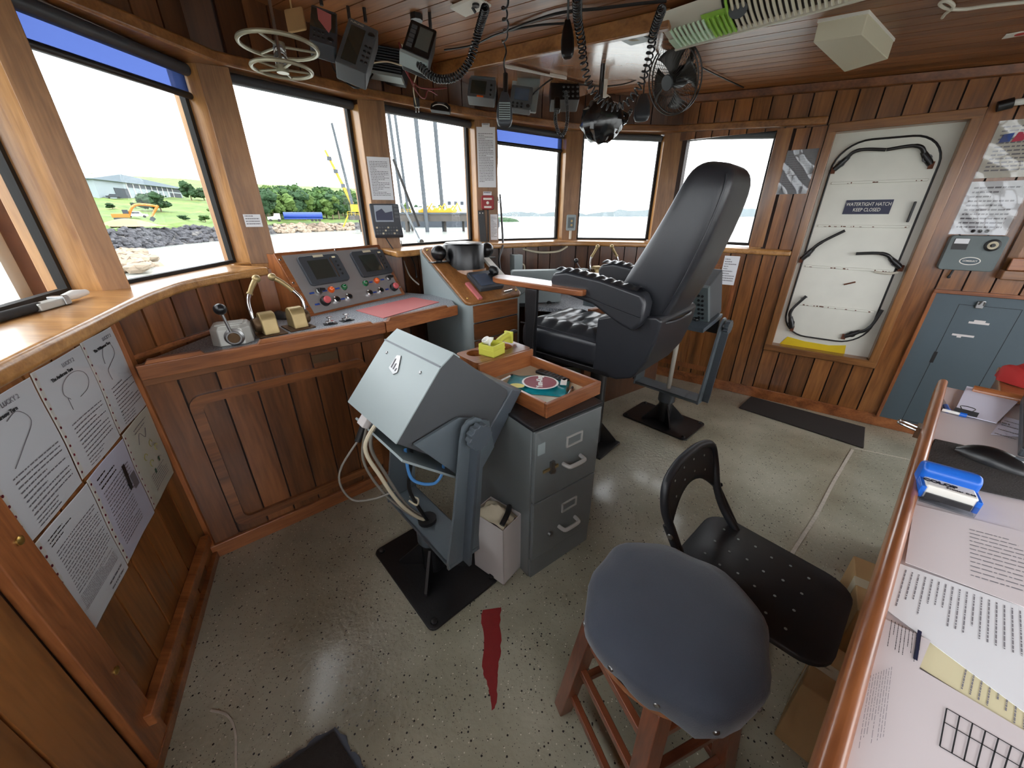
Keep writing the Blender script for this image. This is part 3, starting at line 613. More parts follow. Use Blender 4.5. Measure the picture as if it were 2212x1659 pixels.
# two small chromed switches
for i, (a, b, lab) in enumerate((((697, 704), (733, 699), 'small chromed flip switch nearer the throttles'), ((735, 698), (771, 690), 'small chromed flip switch nearer the red mat'))):
    c, th, w = place2(a, b, 1.0); t = thing('flip_switch', lab, 'switch', c, th, 'flip switches on the counter')
    M().bx(-.032, .032, -.004, .04, 0, .004).build('base_plate', 'black_gloss', t, bevel=.002); M().bx(-.02, .02, .002, .032, .004, .016).build('body', 'chrome', t, bevel=.003)
    M().bx(-.012, .012, .0, .006, .005, .013).build('slot', 'black', t); M().lathe([(0, 0), (.006, 0), (.005, .012), (.014, .016), (.014, .02), (0, .022)], (0, .018, .016), (0, 0, 1), 14).build('cap', 'chrome', t)
m = M(); m.prism([at(x, y, 1.0005) for x, y in ((769, 671), (893, 643), (949, 653), (828, 688))], (0, 0, .003)); tag(m.build('red_mat', 'pink_mat'), 'flat faded red non-slip mat on the console counter', 'mat')
# dark folded cloth behind the throttles
t = at(612, 690, 1.0); m = M()
m.grid(lambda u, v: t + Vector(((u - .5) * .16, (v - .5) * .12 + .05, .004 + .05 * math.sin(math.pi * u) * math.sin(math.pi * v) * (1 + .5 * math.sin(7 * u + 3 * v)))), 14, 10); tag(m.build('dark_cloth', 'black', sub=1), 'crumpled black cloth behind the brass throttles', 'cloth')

# ------------------------------------------------------------------ centre console with compass
CO = V2(-.26, 2.37); TH_M = math.atan2(.68, .735)
cc = thing('helm_console', 'grey steel helm pedestal with sloping wooden top and slatted front', 'console', CO, TH_M)
SL = .60
def ring_(z, sl): return [Vector((x, y, (z + SL * max(y, 0)) if sl else z)) for x, y in rrect(.50, .53, .05, 5, .19, .25)]
M().loft([ring_(0, 0), ring_(.985, 1)]).build('body', 'grey_light', cc, smooth=50)
for k in range(8):
    z1 = .975 - k * .118; M().bx(.0, .385, -.026, -.012, z1 - .108, z1).build('slat', 'plank_x', cc, bevel=.002)
    M().bx(.0, .385, -.024, -.012, z1 - .115, z1 - .1115).build('slat_bead', 'chrome', cc)
TS = Matrix.Rotation(math.atan(SL), 4, 'X')
def C_(m): return m.xf(Matrix.Translation((0, 0, 1.0)) @ TS)
C_(rslab(.485, .60, .04, .028, -.012, .19, .272, 6)).build('sloping_top', 'teak_y', cc, bevel=.012, seg=3)
for x, y in ((-.02, .02), (-.02, .53), (.4, .02)): C_(M().lathe([(0, 0), (.008, 0), (.006, .004), (0, .005)], (x, y, .016), (0, 0, 1), 10)).build('screw', 'brass_screw', cc)
C_(M().bx(.045, .075, -.01, .15, .016, .03)).build('label_strip', 'pink_mat', cc, label='pale pink label strip')
C_(M().tube([(.27, .005, .03), (.35, .012, .03)], .008, 8)).build('chrome_grip', 'chrome', cc)
M().box((.36, .2, 1.165), (.05, .2, .02), Matrix.Rotation(math.atan(SL), 3, 'X')).build('white_trim', 'white', cc)
# compass
wc = Vector((.15, .245, 0)); cmp_ = thing('magnetic_compass', 'black drum magnetic compass with two iron correcting balls on the helm pedestal', 'compass', CO + Matrix.Rotation(TH_M, 3, 'Z') @ Vector((.195, .322, 1.09)), TH_M)
z0 = 1.09
m = M(); m.loft([[Vector((.155 * math.cos(a), .155 * math.sin(a), 1.0 + .6 * (.322 + .15 * math.sin(a)) - z0 + .005)) for a in [2 * math.pi * k / 32 for k in range(32)]], [Vector((.15 * math.cos(a), .15 * math.sin(a), 1.165 - z0 + .07 * (math.sin(a) > 2))) for a in [2 * math.pi * k / 32 for k in range(32)]]])
m.build('wedge_base', 'teak_x', cmp_)
M().lathe([(0, 1.16 - z0), (.14, 1.16 - z0), (.14, 1.318 - z0), (.136, 1.325 - z0), (.128, 1.328 - z0), (.118, 1.326 - z0), (.115, 1.315 - z0), (0, 1.315 - z0)], (0, 0, 0), (0, 0, 1), 40).build('drum', 'black_gloss', cmp_)
M().lathe([(.11, 1.3285 - z0), (.126, 1.3285 - z0), (.126, 1.333 - z0), (.11, 1.333 - z0)], (0, 0, 0), (0, 0, 1), 36).build('lens_ring', 'steel', cmp_)
M().lathe([(0, 1.32 - z0), (.11, 1.32 - z0), (.09, 1.332 - z0), (.05, 1.339 - z0), (0, 1.341 - z0)], (0, 0, 0), (0, 0, 1), 30).build('dome', 'white_gloss', cmp_)
for sx in (-1, 1):
    M().ball((sx * .205, 0, 1.275 - z0), .05, 20, 14).build('iron_ball', 'black_gloss', cmp_)
    b = M().bx(min(sx * .13, sx * .27), max(sx * .13, sx * .27), -.03, .03, 1.214 - z0, 1.222 - z0).build('bracket', 'black_metal', cmp_, bevel=.004)
    M().tube([(sx * .205, 0, 1.22 - z0), (sx * .205, 0, 1.235 - z0)], .02, 12).build('stud', 'black_metal', b)
# small display leaning on the slope
nS = (Matrix.Rotation(TH_M, 3, 'Z') @ Vector((0, -math.sin(math.atan(SL)), math.cos(math.atan(SL)))))
oS = Vector((CO.x, CO.y, 1.02)); Q = [on_plane(x, y, oS, nS) for x, y in ((1003, 592), (1055, 587), (1086, 622), (1033, 628))]
pc = Vector((CO.x, CO.y, 1.0)) + Matrix.Rotation(TH_M, 3, 'Z') @ Matrix.Rotation(math.atan(SL), 3, 'X') @ Vector((.205, .138, .0175)); RS = (Matrix.Rotation(TH_M, 3, 'Z') @ Matrix.Rotation(math.atan(SL), 3, 'X'))
sd = thing('chartplotter', 'small dark chartplotter lying on the sloping helm pedestal', 'display', pc, rot=RS)
rslab(.205, .17, .012, .03, 0).build('case', 'bezel', sd, bevel=.004); M().bx(-.085, .035, -.06, .055, .03, .0315).build('screen', 'screen_blue', sd)
for k in range(4): M().bx(.055, .085, -.06 + k * .03, -.042 + k * .03, .03, .034).build('button', 'black', sd)
M().tube(spline([(.075, .07, .05), (.09, .04, .06), (.08, .01, .05)], 4), [.02, .024, .026, .027, .027, .026, .024, .02, .014], 12).build('handset', 'black', sd)

# ------------------------------------------------------------------ starboard console behind the helm chair
sc_ = thing('starboard_counter', 'low dark counter running below the forward windows behind the helm chair', 'console', V2(.2, 2.75), 0)
SP = [V2(.16, 2.86), V2(.56, 2.72), V2(1.45, 3.3), V2(1.36, 3.62), V2(.6, 3.72), V2(-.05, 3.38)]
M().prism([lift(p, .83) for p in SP], (0, 0, .03)).build('countertop', 'laminate', sc_, world=True, smooth=0)
rings = M(); a, b = V2(.56, 2.72), V2(1.45, 3.3); rings.hexa([lift(a, .79), lift(b, .79), lift(b + V2(.02, -.03), .79), lift(a + V2(.02, -.03), .79)], [lift(a, .875), lift(b, .875), lift(b + V2(.02, -.03), .875), lift(a + V2(.02, -.03), .875)]); rings.build('edge_trim', 'oak_x', sc_, world=True)
m = M(); a, b = V2(.58, 2.76), V2(1.40, 3.32); m.hexa([lift(a, 0), lift(b, 0), lift(b + V2(-.02, .03), 0), lift(a + V2(-.02, .03), 0)], [lift(a, .83), lift(b, .83), lift(b + V2(-.02, .03), .83), lift(a + V2(-.02, .03), .83)]); m.build('front_panel', 'darkplank', sc_, world=True)
m = M(); m.prism([lift(p, .86) for p in (V2(.56, 3.2), V2(1.3, 3.25), V2(1.32, 3.6), V2(.62, 3.7))], (0, 0, .14)); m.build('raised_box', 'darkplank', sc_, world=True)
# pale plastic cover unit
t = thing('heater_unit', 'pale grey plastic heater with a curved moulding in front of the wall planks', 'heater', far(1157, 652, 3.02), R(8))
m = rslab(.40, .25, .02, .09, -.045, 0, .125, 5); m.xf(Matrix.Rotation(R(90), 4, 'X')).build('case', 'grey_light', t, bevel=.008)
M().tube(spline([(-.14, -.05, .06), (-.05, -.05, .12), (.06, -.05, .16), (.19, -.05, .18)], 6), .006, 8).build('moulding', 'grey_light', t)
M().bx(-.15, .15, -.04, .04, -.03, .0).build('foot_bar', 'black', t); M().lathe([(0, 0), (.02, 0), (.02, .02), (0, .02)], (.1, -.045, -.005), (0, -1, 0), 14).build('knob', 'black', t)
p = far(1300, 601, 3.35); throttle(p + Vector((-.05, 0, 0)), R(20), 'brass throttle lever on the starboard counter, leaning right', -1, [(0, .01, .05), (-.012, .014, .10), (-.0, .03, .16), (.03, .035, .205), (.06, .04, .25)], 1.0)
throttle(p + Vector((.10, .03, 0)), R(20), 'brass throttle lever on the starboard counter, leaning left', 1, [(0, .01, .05), (.012, .014, .10), (.0, .03, .16), (-.03, .035, .205), (-.06, .04, .25)], 1.0)
jp = far(1262, 606, 3.3)
t = thing('joystick_box', 'pale joystick box with tilted stick on the starboard counter', 'joystick', jp, R(20))
M().loft([oct_(0, .1, .055, .02, 0), oct_(.006, .095, .05, .02, .09)]).build('housing', 'grey_light', t, bevel=.004); M().tube([(-.02, .04, .09), (-.07, .03, .15)], .005, 8).build('stick', 'steel', t); M().ball((-.076, .028, .16), .02).build('ball_knob', 'black_gloss', t)
# ------------------------------------------------------------------ helm chair
FD = V2(-.7317, .6816); TH_H = math.atan2(-FD.x, FD.y)
hc = thing('helm_chair', 'high-backed black leather helm chair on a steel pedestal', 'chair', (.65, 2.2, 0), TH_H)
def sec(fr, rr, hw, r=.055, n=5):
    f, b = Vector((0, *fr)), Vector((0, *rr)); c = (f + b) / 2; ax = (f - b); d = ax.length; ax = ax / d
    return [c + Vector((x, 0, 0)) + ax * y for x, y in rrect(2 * hw, d, min(r, d * .45, hw * .9), n)]
prof = [((0.0, .985), (-.29, .93), .185), ((-.06, 1.16), (-.345, 1.05), .20), ((-.13, 1.28), (-.40, 1.18), .205), ((-.21, 1.43), (-.455, 1.36), .207), ((-.265, 1.55), (-.487, 1.50), .203), ((-.30, 1.635), (-.505, 1.60), .20), ((-.325, 1.685), (-.502, 1.655), .19), ((-.355, 1.71), (-.485, 1.69), .165), ((-.39, 1.718), (-.455, 1.708), .12)]
M().loft([sec(*p) for p in prof]).build('backrest', 'leather', hc, smooth=60, sub=1)
for sx in (-1, 1):
    P = [Vector((sx * (p[2] - .012), p[1][0] * .96 + p[0][0] * .04 + .012, p[1][1] * .96 + p[0][1] * .04)) for p in prof[1:7]]
    M().tube(spline(P, 4), .004, 6).build('piping', 'leather', hc)
sh = [(.01, .985), (.015, .66), (-.14, .655), (-.235, .69), (-.30, .80), (-.335, .93), (-.345, 1.03), (-.32, 1.045), (-.1, 1.02)]
M().prism([(-.25, y, z) for y, z in sh], (.50, 0, 0)).build('rear_shell', 'leather', hc, bevel=.045, seg=4)
M().tube(spline([(-.235, -.13, 1.0), (-.225, -.29, 1.0), (-.14, -.352, 1.005), (0, -.362, 1.005), (.14, -.352, 1.005), (.225, -.29, 1.0)], 5), .007, 8).build('hem', 'leather', hc)
M().bx(-.26, .26, -.02, .575, .69, .865).build('seat', 'leather', hc, bevel=.05, seg=4)
def seat_top(u, v):
    x = -.235 + .47 * u; y = .0 + .545 * v; e = min(1, 6 * min(u, 1 - u), 6 * min(v, 1 - v)); e = math.sin(e * math.pi / 2)
    return Vector((x, y, .858 + e * (.036 + .009 * abs(math.sin(v * math.pi * 5)) + .004 * abs(math.sin(u * math.pi * 3)))))
M().grid(seat_top, 28, 60).build('seat_pad', 'leather_seat', hc, smooth=80)
for x in (-.258, .258): M().tube(spline([(x, .0, .845), (x, .3, .862), (x * .98, .55, .86), (x * .9, .578, .85)], 5), .005, 6).build('piping', 'leather', hc)
arm = [(.31, 1.165), (.29, 1.205), (.2, 1.222), (-.02, 1.20), (-.25, 1.155), (-.275, 1.11), (-.268, 1.01), (-.22, .962), (-.15, .985), (.02, 1.065), (.23, 1.10), (.295, 1.13)]
for sx in (-1, 1):
    a = M().prism([(sx * .305, y, z) for y, z in arm], (-sx * .095, 0, 0)).build('armrest', 'leather', hc, bevel=.028, seg=4)
    M().tube(spline([(sx * .306, .20, 1.14), (sx * .308, -.05, 1.08), (sx * .308, -.26, 1.04)], 5), .003, 6).build('stitching', 'leather', a)
    tp = M(); tp.grid(lambda u, v: Vector((sx * (.21 + .09 * u), -.22 + .5 * v, 1.166 + .055 * min(1, v * 1.3) + .006 * math.sin(v * 60) * math.sin(math.pi * u) + .012 * math.sin(math.pi * u))), 6, 40); tp.build('gathered_top', 'leather_seat', a, smooth=80)
bw = [(-.355, .70), (-.33, .755), (-.25, .79), (-.205, .775), (-.195, .55), (-.20, .35), (-.255, .10), (-.31, .055), (-.345, .06), (-.36, .10)]
M().prism([(x, y, 1.108) for x, y in bw], (0, 0, .034)).build('wooden_side_table', 'oak_y', hc, bevel=.008, seg=3, label='varnished wooden arm board')
M().prism([(x * -1 - .02, y * .55 + .1, 1.10) for x, y in bw], (0, 0, .034)).build('wooden_side_table', 'oak_y', hc, bevel=.008, seg=3, label='varnished wooden arm board')
m = M(); m.loft([[Vector((-.335 + a * wx, .415 + b * wy, z)) for a, b in ((-1, -1), (1, -1), (1, 1), (-1, 1))] for z, wx, wy in ((.66, .018, .034), (.84, .018, .034), (.95, .014, .042), (1.108, .012, .046))]); m.build('table_post', 'black_metal', hc, bevel=.006)
m = M(); m.bx(.29, .33, .36, .45, .9, 1.10).build('table_post', 'grey_metal', hc, bevel=.004)
m = M(); m.bx(-.345, .26, .38, .45, .655, .685); m.bx(-.25, .25, -.1, .56, .655, .688); m.build('seat_frame', 'black_metal', hc, bevel=.005)
M().tube([(0, .1, .03), (0, .1, .66)], .055, 20).build('pedestal', 'black_metal', hc)
bp = M().bx(-.14, .14, -.05, .25, 0, .014).build('base_plate', 'black_metal', hc, bevel=.004)
for a in range(4):
    q = rotz(R(45 + 90 * a)); M().prism([(.05, -.006, .014), (.17, -.006, .014), (.17, -.006, .03), (.05, -.006, .18)], (0, .012, 0)).xf(Matrix.Translation((0, .1, 0)) @ q).build('gusset', 'black_metal', bp)

# ------------------------------------------------------------------ radar display stands
base('grey_case_shade', srgb(72, 75, 78), .5, var=.05)  # darker grey, shade of the display's sides put into the colour
def stand(name, label, loc, th, face, tilt_pts):
    t = thing(name, label, 'radar', loc, th)
    bp = rslab(.36, .53, .03, .012).build('base_plate', 'black_metal', t, bevel=.003)
    for sx in (-1, 1):
        for sy in (-1, 1): M().lathe([(0, 0), (.014, 0), (.014, .008), (.008, .012), (0, .012)], (sx * .15, sy * .235, .012), (0, 0, 1), 8).build('bolt', 'black_metal', bp)
    M().tube([(0, 0, .012), (0, 0, .20)], .05, 22).build('column', 'black_metal', t)
    M().tube([(0, 0, .18), (0, 0, .272)], .062, 22).build('collar', 'grey_dark', t)
    M().tube([(.05, .02, .17), (.11, .02, .17)], .013, 10).build('clamp_screw', 'black_metal', t)
    for a in (0, 90, 180, 270):
        M().prism([(.04, -.006, .012), (.165, -.006, .012), (.165, -.006, .026), (.04, -.006, .16)], (0, .012, 0)).xf(rotz(R(a + 45))).build('gusset', 'black_metal', bp)
    m = M(); m.bx(-.07, .07, -.26, .26, .272, .284); m.bx(-.07, -.062, -.26, .26, .262, .284); m.bx(.062, .07, -.26, .26, .262, .284); yk = m.build('yoke', 'grey_metal', t, bevel=.003)
    for sy in (-1, 1):
        y0 = sy * .252
        pr = [(-.075, .262), (.075, .262), (.075, .34), (.12, .76), (.125, .81), (.112, .855), (.085, .872), (.055, .868), (.034, .85), (.02, .80), (-.03, .5), (-.072, .30)]
        a = M().prism([(x, y0 - .006, z) for x, z in pr], (0, .012, 0)).build('yoke_arm', 'grey_metal', yk)
        m = M(); m.loft([[Vector((x0, y0, z)), Vector((x0 + .012, y0, z)), Vector((x0 + .012, y0 + sy * .05, z)), Vector((x0, y0 + sy * .05, z))] for x0, z in ((-.01, .27), (.02, .5), (.062, .80))]); m.build('arm_rib', 'grey_dark', yk)
        kn = []
        for k in range(48):
            q = 2 * math.pi * k / 48; rr = .046 + .0035 * math.cos(12 * q); kn.append(Vector((.075 + rr * math.cos(q), y0 + sy * .02, .815 + rr * math.sin(q))))
        M().prism(kn, (0, sy * .03, 0)).build('clamp_knob', 'grey_dark', t, bevel=.003)
        M().tube([(.075, y0, .815), (.075, y0 + sy * .02, .815)], .018, 12).build('knob_shaft', 'steel', t)
    return t
st1 = stand('radar_display_stand', 'grey radar display tipped face down on a floor yoke beside the filing cabinet', (-.363, 1.24, 0), TH_M, 1, None)
# tilted display box, local x = depth axis, z = up axis of the box
UP = Vector((.66, 0, .75)).normalized(); DP = Vector((.75, 0, -.66)).normalized(); BB = Vector((-.178, 0, .853))
def box_l(a0, a1, y0, y1, u0, u1):
    m = M(); P = lambda a, y, u: BB + DP * a + UP * u + Vector((0, y, 0))
    m.hexa([P(a0, y0, u0), P(a1, y0, u0), P(a1, y1, u0), P(a0, y1, u0)], [P(a0, y0, u1), P(a1, y0, u1), P(a1, y1, u1), P(a0, y1, u1)]); return m
P_ = lambda a, y, u: BB + DP * a + UP * u + Vector((0, y, 0))
cs = [(0, 0), (0, .275), (.018, .335), (.33, .335), (.345, .32), (.345, 0)]
M().prism([P_(a, -.195, u) for a, u in cs], (0, .385, 0)).build('display_case', 'grey_case_shade', st1, bevel=.004)
M().prism([P_(a, -.197, u) for a, u in ((-.003, 0), (-.003, .275), (.015, .338), (.045, .338), (.045, .334), (.018, .334), (.001, .274), (.001, 0))], (0, .389, 0)).build('lit_back_face', 'grey_light', st1)  # added pale skin paints the lit back of the same case
M().box(P_(-.003, -.0, .276), (.003, .392, .006), Matrix.Rotation(R(40), 3, 'Y')).build('seam_lip', 'grey_dark', st1)
for y in (-.215, .195):
    m = M(); m.prism([P_(.05, y, .02), P_(.40, y, -.05), P_(.40, y, .12), P_(.30, y, .20), P_(.16, y, .16)], (0, .012, 0)); m.build('cheek_plate', 'grey_metal', st1)
M().prism([P_(.34, -.2, .05), P_(.345, -.2, .35), P_(.40, -.2, .37), P_(.42, -.2, .05)], (0, .40, 0)).build('front_bezel', 'grey_dark', st1, bevel=.006)
m = M(); m.prism([P_(.06, -.19, -.05), P_(.40, -.19, -.05), P_(.40, -.19, -.042), P_(.06, -.19, -.042)], (0, .38, 0)); m.build('tray_plate', 'grey_light', st1)
for (y, u) in ((-.12, .23), (.13, .235)): M().lathe([(0, 0), (.006, 0), (.005, .004), (0, .005)], P_(-.003, y, u), -DP, 10).build('screw', 'steel', st1)
bd = M().prism([P_(-.0035, y, u) for y, u in ((.03, .25), (.055, .245), (.058, .19), (.012, .178), (-.004, .19), (-.002, .20))], DP * -.004).build('maker_badge', 'steel', st1, bevel=.001)
for k in range(3): M().prism([P_(-.0077, y, u) for y, u in ((.045 - .018 * k, .232 - .014 * k), (.050 - .018 * k, .23 - .014 * k), (.047 - .016 * k, .196 - .002 * k), (.042 - .016 * k, .196 - .002 * k))], DP * -.0015).build('emblem_bar', 'ink', bd)
# cables falling from the display through the yoke
cb = [[(-.13, .02, .84), (-.20, .03, .74), (-.17, .01, .60), (-.12, .0, .45), (-.05, 0, .33), (-.005, 0, .285)], [(-.12, .05, .83), (-.17, .06, .72), (-.14, .04, .58), (-.09, .02, .42), (-.03, .012, .32), (.004, .01, .285)], [(-.06, -.06, .78), (-.07, -.05, .66), (-.08, -.02, .52), (-.05, -.01, .40), (-.01, -.01, .285)], [(-.16, .08, .80), (-.20, .08, .66), (-.16, .05, .5), (-.08, .01, .36), (-.01, .01, .285)]]
for p, mt, r in zip(cb, ('cable_cream', 'cable_grey', 'black', 'cable_grey'), (.0075, .0065, .0075, .005)): M().tube(spline(p, 7), r, 8).build('cable', mt, st1)
M().tube(spline([(-.10, -.08, .74), (-.10, -.10, .62), (-.03, -.14, .585), (.02, -.13, .64), (.0, -.09, .72)], 7), .006, 8).build('cable', 'cable_blue', st1)
M().tube(spline([(-.15, .12, .76), (-.28, .12, .62), (-.27, .1, .5), (-.2, .06, .48), (-.12, .02, .5)], 7), .004, 8).build('cable', 'cable_grey', st1)
M().box((-.16, .10, .80), (.03, .05, .04), Matrix.Rotation(R(40), 3, 'Y')).build('plug', 'carton', st1, bevel=.004); M().tube([(-.17, .1, .785), (-.20, .1, .73)], .012, 10).build('plug_boot', 'black', st1)
M().tube([(-.01, 0, .275), (-.01, 0, .30)], .04, 18).build('cable_gland', 'black', st1)
M().tube(spline([(-.075, .01, .43), (-.06, -.025, .42), (-.04, .0, .425), (-.06, .03, .43)], 5), .004, 6).build('cable_tie', 'cable_cream', st1)
st2 = stand('radar_display_stand', 'grey radar display on a floor yoke behind the helm chair, near the hatch', (1.2125, 2.607, 0), TH_M, -1, None)
M().box((.02, 0, .99), (.20, .38, .34), Matrix.Rotation(R(-28), 3, 'Y')).build('display_case', 'grey_case_shade', st2, bevel=.01)
M().box((-.02, 0, .845), (.30, .44, .03), Matrix.Rotation(R(-10), 3, 'Y')).build('tray_plate', 'grey_dark', st2, bevel=.003); M().box((.10, 0, .80), (.02, .44, .10)).build('apron', 'black_metal', st2)
kp = M().box((-.10, 0, .965), (.03, .40, .30), Matrix.Rotation(R(-28), 3, 'Y')).build('front_panel', 'grey_paint', st2, bevel=.004)
for k in range(6):
    for yy in (-.165, -.14): M().lathe([(0, 0), (.009, 0), (.008, .006), (0, .007)], Vector((-.10, yy, .965)) + Matrix.Rotation(R(-28), 3, 'Y') @ Vector((-.015, 0, -.09 + k * .035)), Matrix.Rotation(R(-28), 3, 'Y') @ Vector((-1, 0, 0)), 10).build('button', 'black', kp)
M().ball(Vector((-.10, -.12, .965)) + Matrix.Rotation(R(-28), 3, 'Y') @ Vector((-.014, 0, -.115)), .022).build('trackball', 'black_gloss', kp)
M().tube([(0, .0, .27), (0, 0, .82)], .016, 12).build('cable_conduit', 'offwhite', st2)

# ------------------------------------------------------------------ filing cabinet with its tray
CF = V2(.078, 1.17); TH_F = math.atan2(.5947, .804)
fc = thing('filing_cabinet', 'two-drawer grey steel filing cabinet in the middle of the deck', 'filing cabinet', (CF.x, CF.y, 0), TH_F)
M().bx(0, .38, .012, .46, 0, .775).build('body', 'cabinet_grey', fc, bevel=.003)
M().bx(-.003, .383, -.004, .463, .775, .787).build('top_sheet', 'black_metal', fc, bevel=.003)
M().bx(.006, .374, .0, .02, .0, .105).build('kick_panel', 'cabinet_grey', fc, bevel=.002)
for z0, z1 in ((.112, .425), (.432, .768)):
    dr = M().bx(.008, .372, -.006, .014, z0, z1).build('drawer', 'cabinet_grey', fc, bevel=.004)
    zc = z1 - .10; m = M(); x0 = .17
    for (a, b, c, d) in ((x0, x0 + .09, zc - .025, zc - .019), (x0, x0 + .09, zc + .019, zc + .025), (x0, x0 + .006, zc - .025, zc + .025), (x0 + .084, x0 + .09, zc - .025, zc + .025)): m.bx(a, b, -.012, -.005, c, d)
    m.build('label_holder', 'pale_metal', dr); zh = z1 - .20
    M().tube(spline([(.16, -.006, zh), (.163, -.03, zh), (.175, -.042, zh), (.245, -.042, zh), (.257, -.03, zh), (.26, -.006, zh)], 4), .009, 8).build('handle', 'pale_metal', dr)
    M().lathe([(0, 0), (.012, 0), (.010, .012), (0, .013)], (.105, -.006, zh - .01), (0, -1, 0), 12).build('latch', 'steel', dr)
M().bx(.05, .13, -.012, -.005, .57, .582).build('hasp', 'brass', fc); M().bx(.085, .105, -.018, -.005, .555, .61).build('hasp_tongue', 'steel', fc)
M().bx(.02, .055, -.009, -.005, .665, .715).build('tape_scrap', 'grey_light', fc)
# tray
zt = .787; A_, B_, D_ = at(1180, 905, zt), at(1295, 852, zt), at(1066, 838, zt)
ax = (B_ - A_); wx = ax.length; th = math.atan2(ax.y, ax.x)
tr = thing('desk_tray', 'varnished wooden desk tray with cup holders on top of the filing cabinet', 'tray', (A_.x, A_.y, zt), th)
WX, LY, HT = .335, .43, .062
M().bx(.004, WX - .004, .004, LY + .15, .001, .010).build('bottom_board', 'chart_tan', tr)
for q in ((0, WX, 0, .016), (0, WX, LY - .001, LY + .015)): M().bx(q[0], q[1], q[2], q[3], 0, HT).build('end_board', 'oak_x', tr, bevel=.003)
for q in ((0, .016), (WX - .016, WX)): M().bx(q[0], q[1], .016, LY, 0, HT).build('side_board', 'oak_y', tr, bevel=.003)
# cup holder block with round wells
def holed(x0, x1, y0, y1, holes, z0, z1):
    m = M(); n = 24
    bm = bmesh.new(); out = [bm.verts.new((x, y, z1)) for x, y in rrect(x1 - x0, y1 - y0, .025, 4, (x0 + x1) / 2, (y0 + y1) / 2)]
    eds = [bm.edges.new((out[i], out[(i + 1) % len(out)])) for i in range(len(out))]
    for (cx, cy, r) in holes:
        h = [bm.verts.new((cx + r * math.cos(2 * math.pi * k / n), cy + r * math.sin(2 * math.pi * k / n), z1)) for k in range(n)]
        eds += [bm.edges.new((h[i], h[(i + 1) % n])) for i in range(n)]
    bmesh.ops.triangle_fill(bm, use_beauty=True, edges=eds)
    ex = bmesh.ops.extrude_face_region(bm, geom=list(bm.faces)); bmesh.ops.translate(bm, verts=[v for v in ex['geom'] if isinstance(v, bmesh.types.BMVert)], vec=(0, 0, z0 - z1))
    bm.verts.index_update(); m.add([v.co.copy() for v in bm.verts], [[v.index for v in f.verts] for f in bm.faces]); bm.free(); return m
holed(-.004, WX + .004, LY + .012, LY + .20, ((.075, LY + .135, .045), (.235, LY + .13, .055)), .012, .098).build('cup_block', 'oak_x', tr, smooth=30)
bm_ = M().bx(0, WX, LY - .002, LY + .012, .05, .096); bm_.build('block_face', 'oak_x', tr)
def on_tray(name, label, cat, x, y, z, rz=0): return thing(name, label, cat, Vector((A_.x, A_.y, zt)) + Matrix.Rotation(th, 3, 'Z') @ Vector((x, y, z)), th + rz)
yb_ = on_tray('yellow_scoop', 'lime yellow plastic scoop box with handle and clear caps on the cup holder block', 'scoop', .13, LY + .075, .0985, R(14))
m = M()
for q in ((-.045, .045, -.045, -.04), (-.045, .045, .04, .045), (-.045, -.04, -.04, .04), (.04, .045, -.04, .04)): m.bx(q[0], q[1], q[2], q[3], 0, .055)
m.bx(-.045, .045, -.045, .045, 0, .004); m.build('cup', 'lime', yb_); M().bx(-.047, .047, -.047, .047, .028, .032).build('rib', 'lime', yb_)
M().tube(spline([(.045, 0, .045), (.09, .01, .05), (.14, .015, .055), (.17, .02, .05)], 4), [.016] * 13, 10).build('handle', 'lime', yb_); M().bx(.16, .175, -.005, .045, .01, .07).build('handle_end', 'lime', yb_, bevel=.003)
for (x, y, rx) in ((-.005, .01, 15), (.02, .02, -30)): M().lathe([(0, 0), (.006, 0), (.006, .03), (.02, .05), (.021, .06), (.018, .06), (.004, .032), (0, .032)], (x, y, .02), Matrix.Rotation(R(rx), 3, 'Y') @ Vector((0, .2, 1)), 12).build('clear_cap', 'white_gloss', yb_)
M().tube(spline([(.175, .02, .05), (.23, .04, .05), (.27, .05, .04)], 5), .012, 8).build('black_hose', 'black', yb_)
pk = on_tray('snack_packet', 'teal snack packet with maroon label lying in the tray', 'packet', .172, .225, .014, R(38))
M().grid(lambda u, v: Vector((-.085 + .17 * u, -.125 + .25 * v, .012 * math.sin(math.pi * min(max(u, .0), 1)) * math.sin(math.pi * v) + .003 * math.sin(14 * u + 3) * math.sin(17 * v))), 14, 18).build('bag', 'teal', pk, smooth=60, solid=.001)
def emb(rx, ry, z, n=28, cx=0, cy=0): return M().add([(cx, cy, z)] + [(cx + rx * math.cos(2 * math.pi * k / n), cy + ry * math.sin(2 * math.pi * k / n), z) for k in range(n)], [(0, 1 + k, 1 + (k + 1) % n) for k in range(n)])
emb(.066, .074, .0165, cy=-.01).build('label_ring', 'white_gloss', pk); emb(.058, .066, .0172, cy=-.01).build('label_disc', 'maroon', pk)
text('brand_name', 'Yum-King', .034, 'white_gloss', pk, (0, -.008, .018), (0, 0, R(8)), sx=.8, bold=.001)
emb(.02, .03, .0165, cx=-.05, cy=.075).build('fruit_print', 'pale_yellow', pk); M().bx(.0, .06, -.115, -.09, .011, .0125).build('flash', 'white_gloss', pk)
pk.scale = (1.15, 1.12, 1.0)
rc = on_tray('remote_control', 'slim black remote control along the tray side', 'remote', .292, .25, .0105, R(4)); M().bx(-.02, .02, -.09, .09, 0, .016).build('case', 'black', rc, bevel=.004)
for k in range(6):
    for j in (-1, 0, 1): M().bx(j * .011 - .004, j * .011 + .004, -.07 + k * .022, -.062 + k * .022, .0155, .018).build('key', 'bezel2', rc)
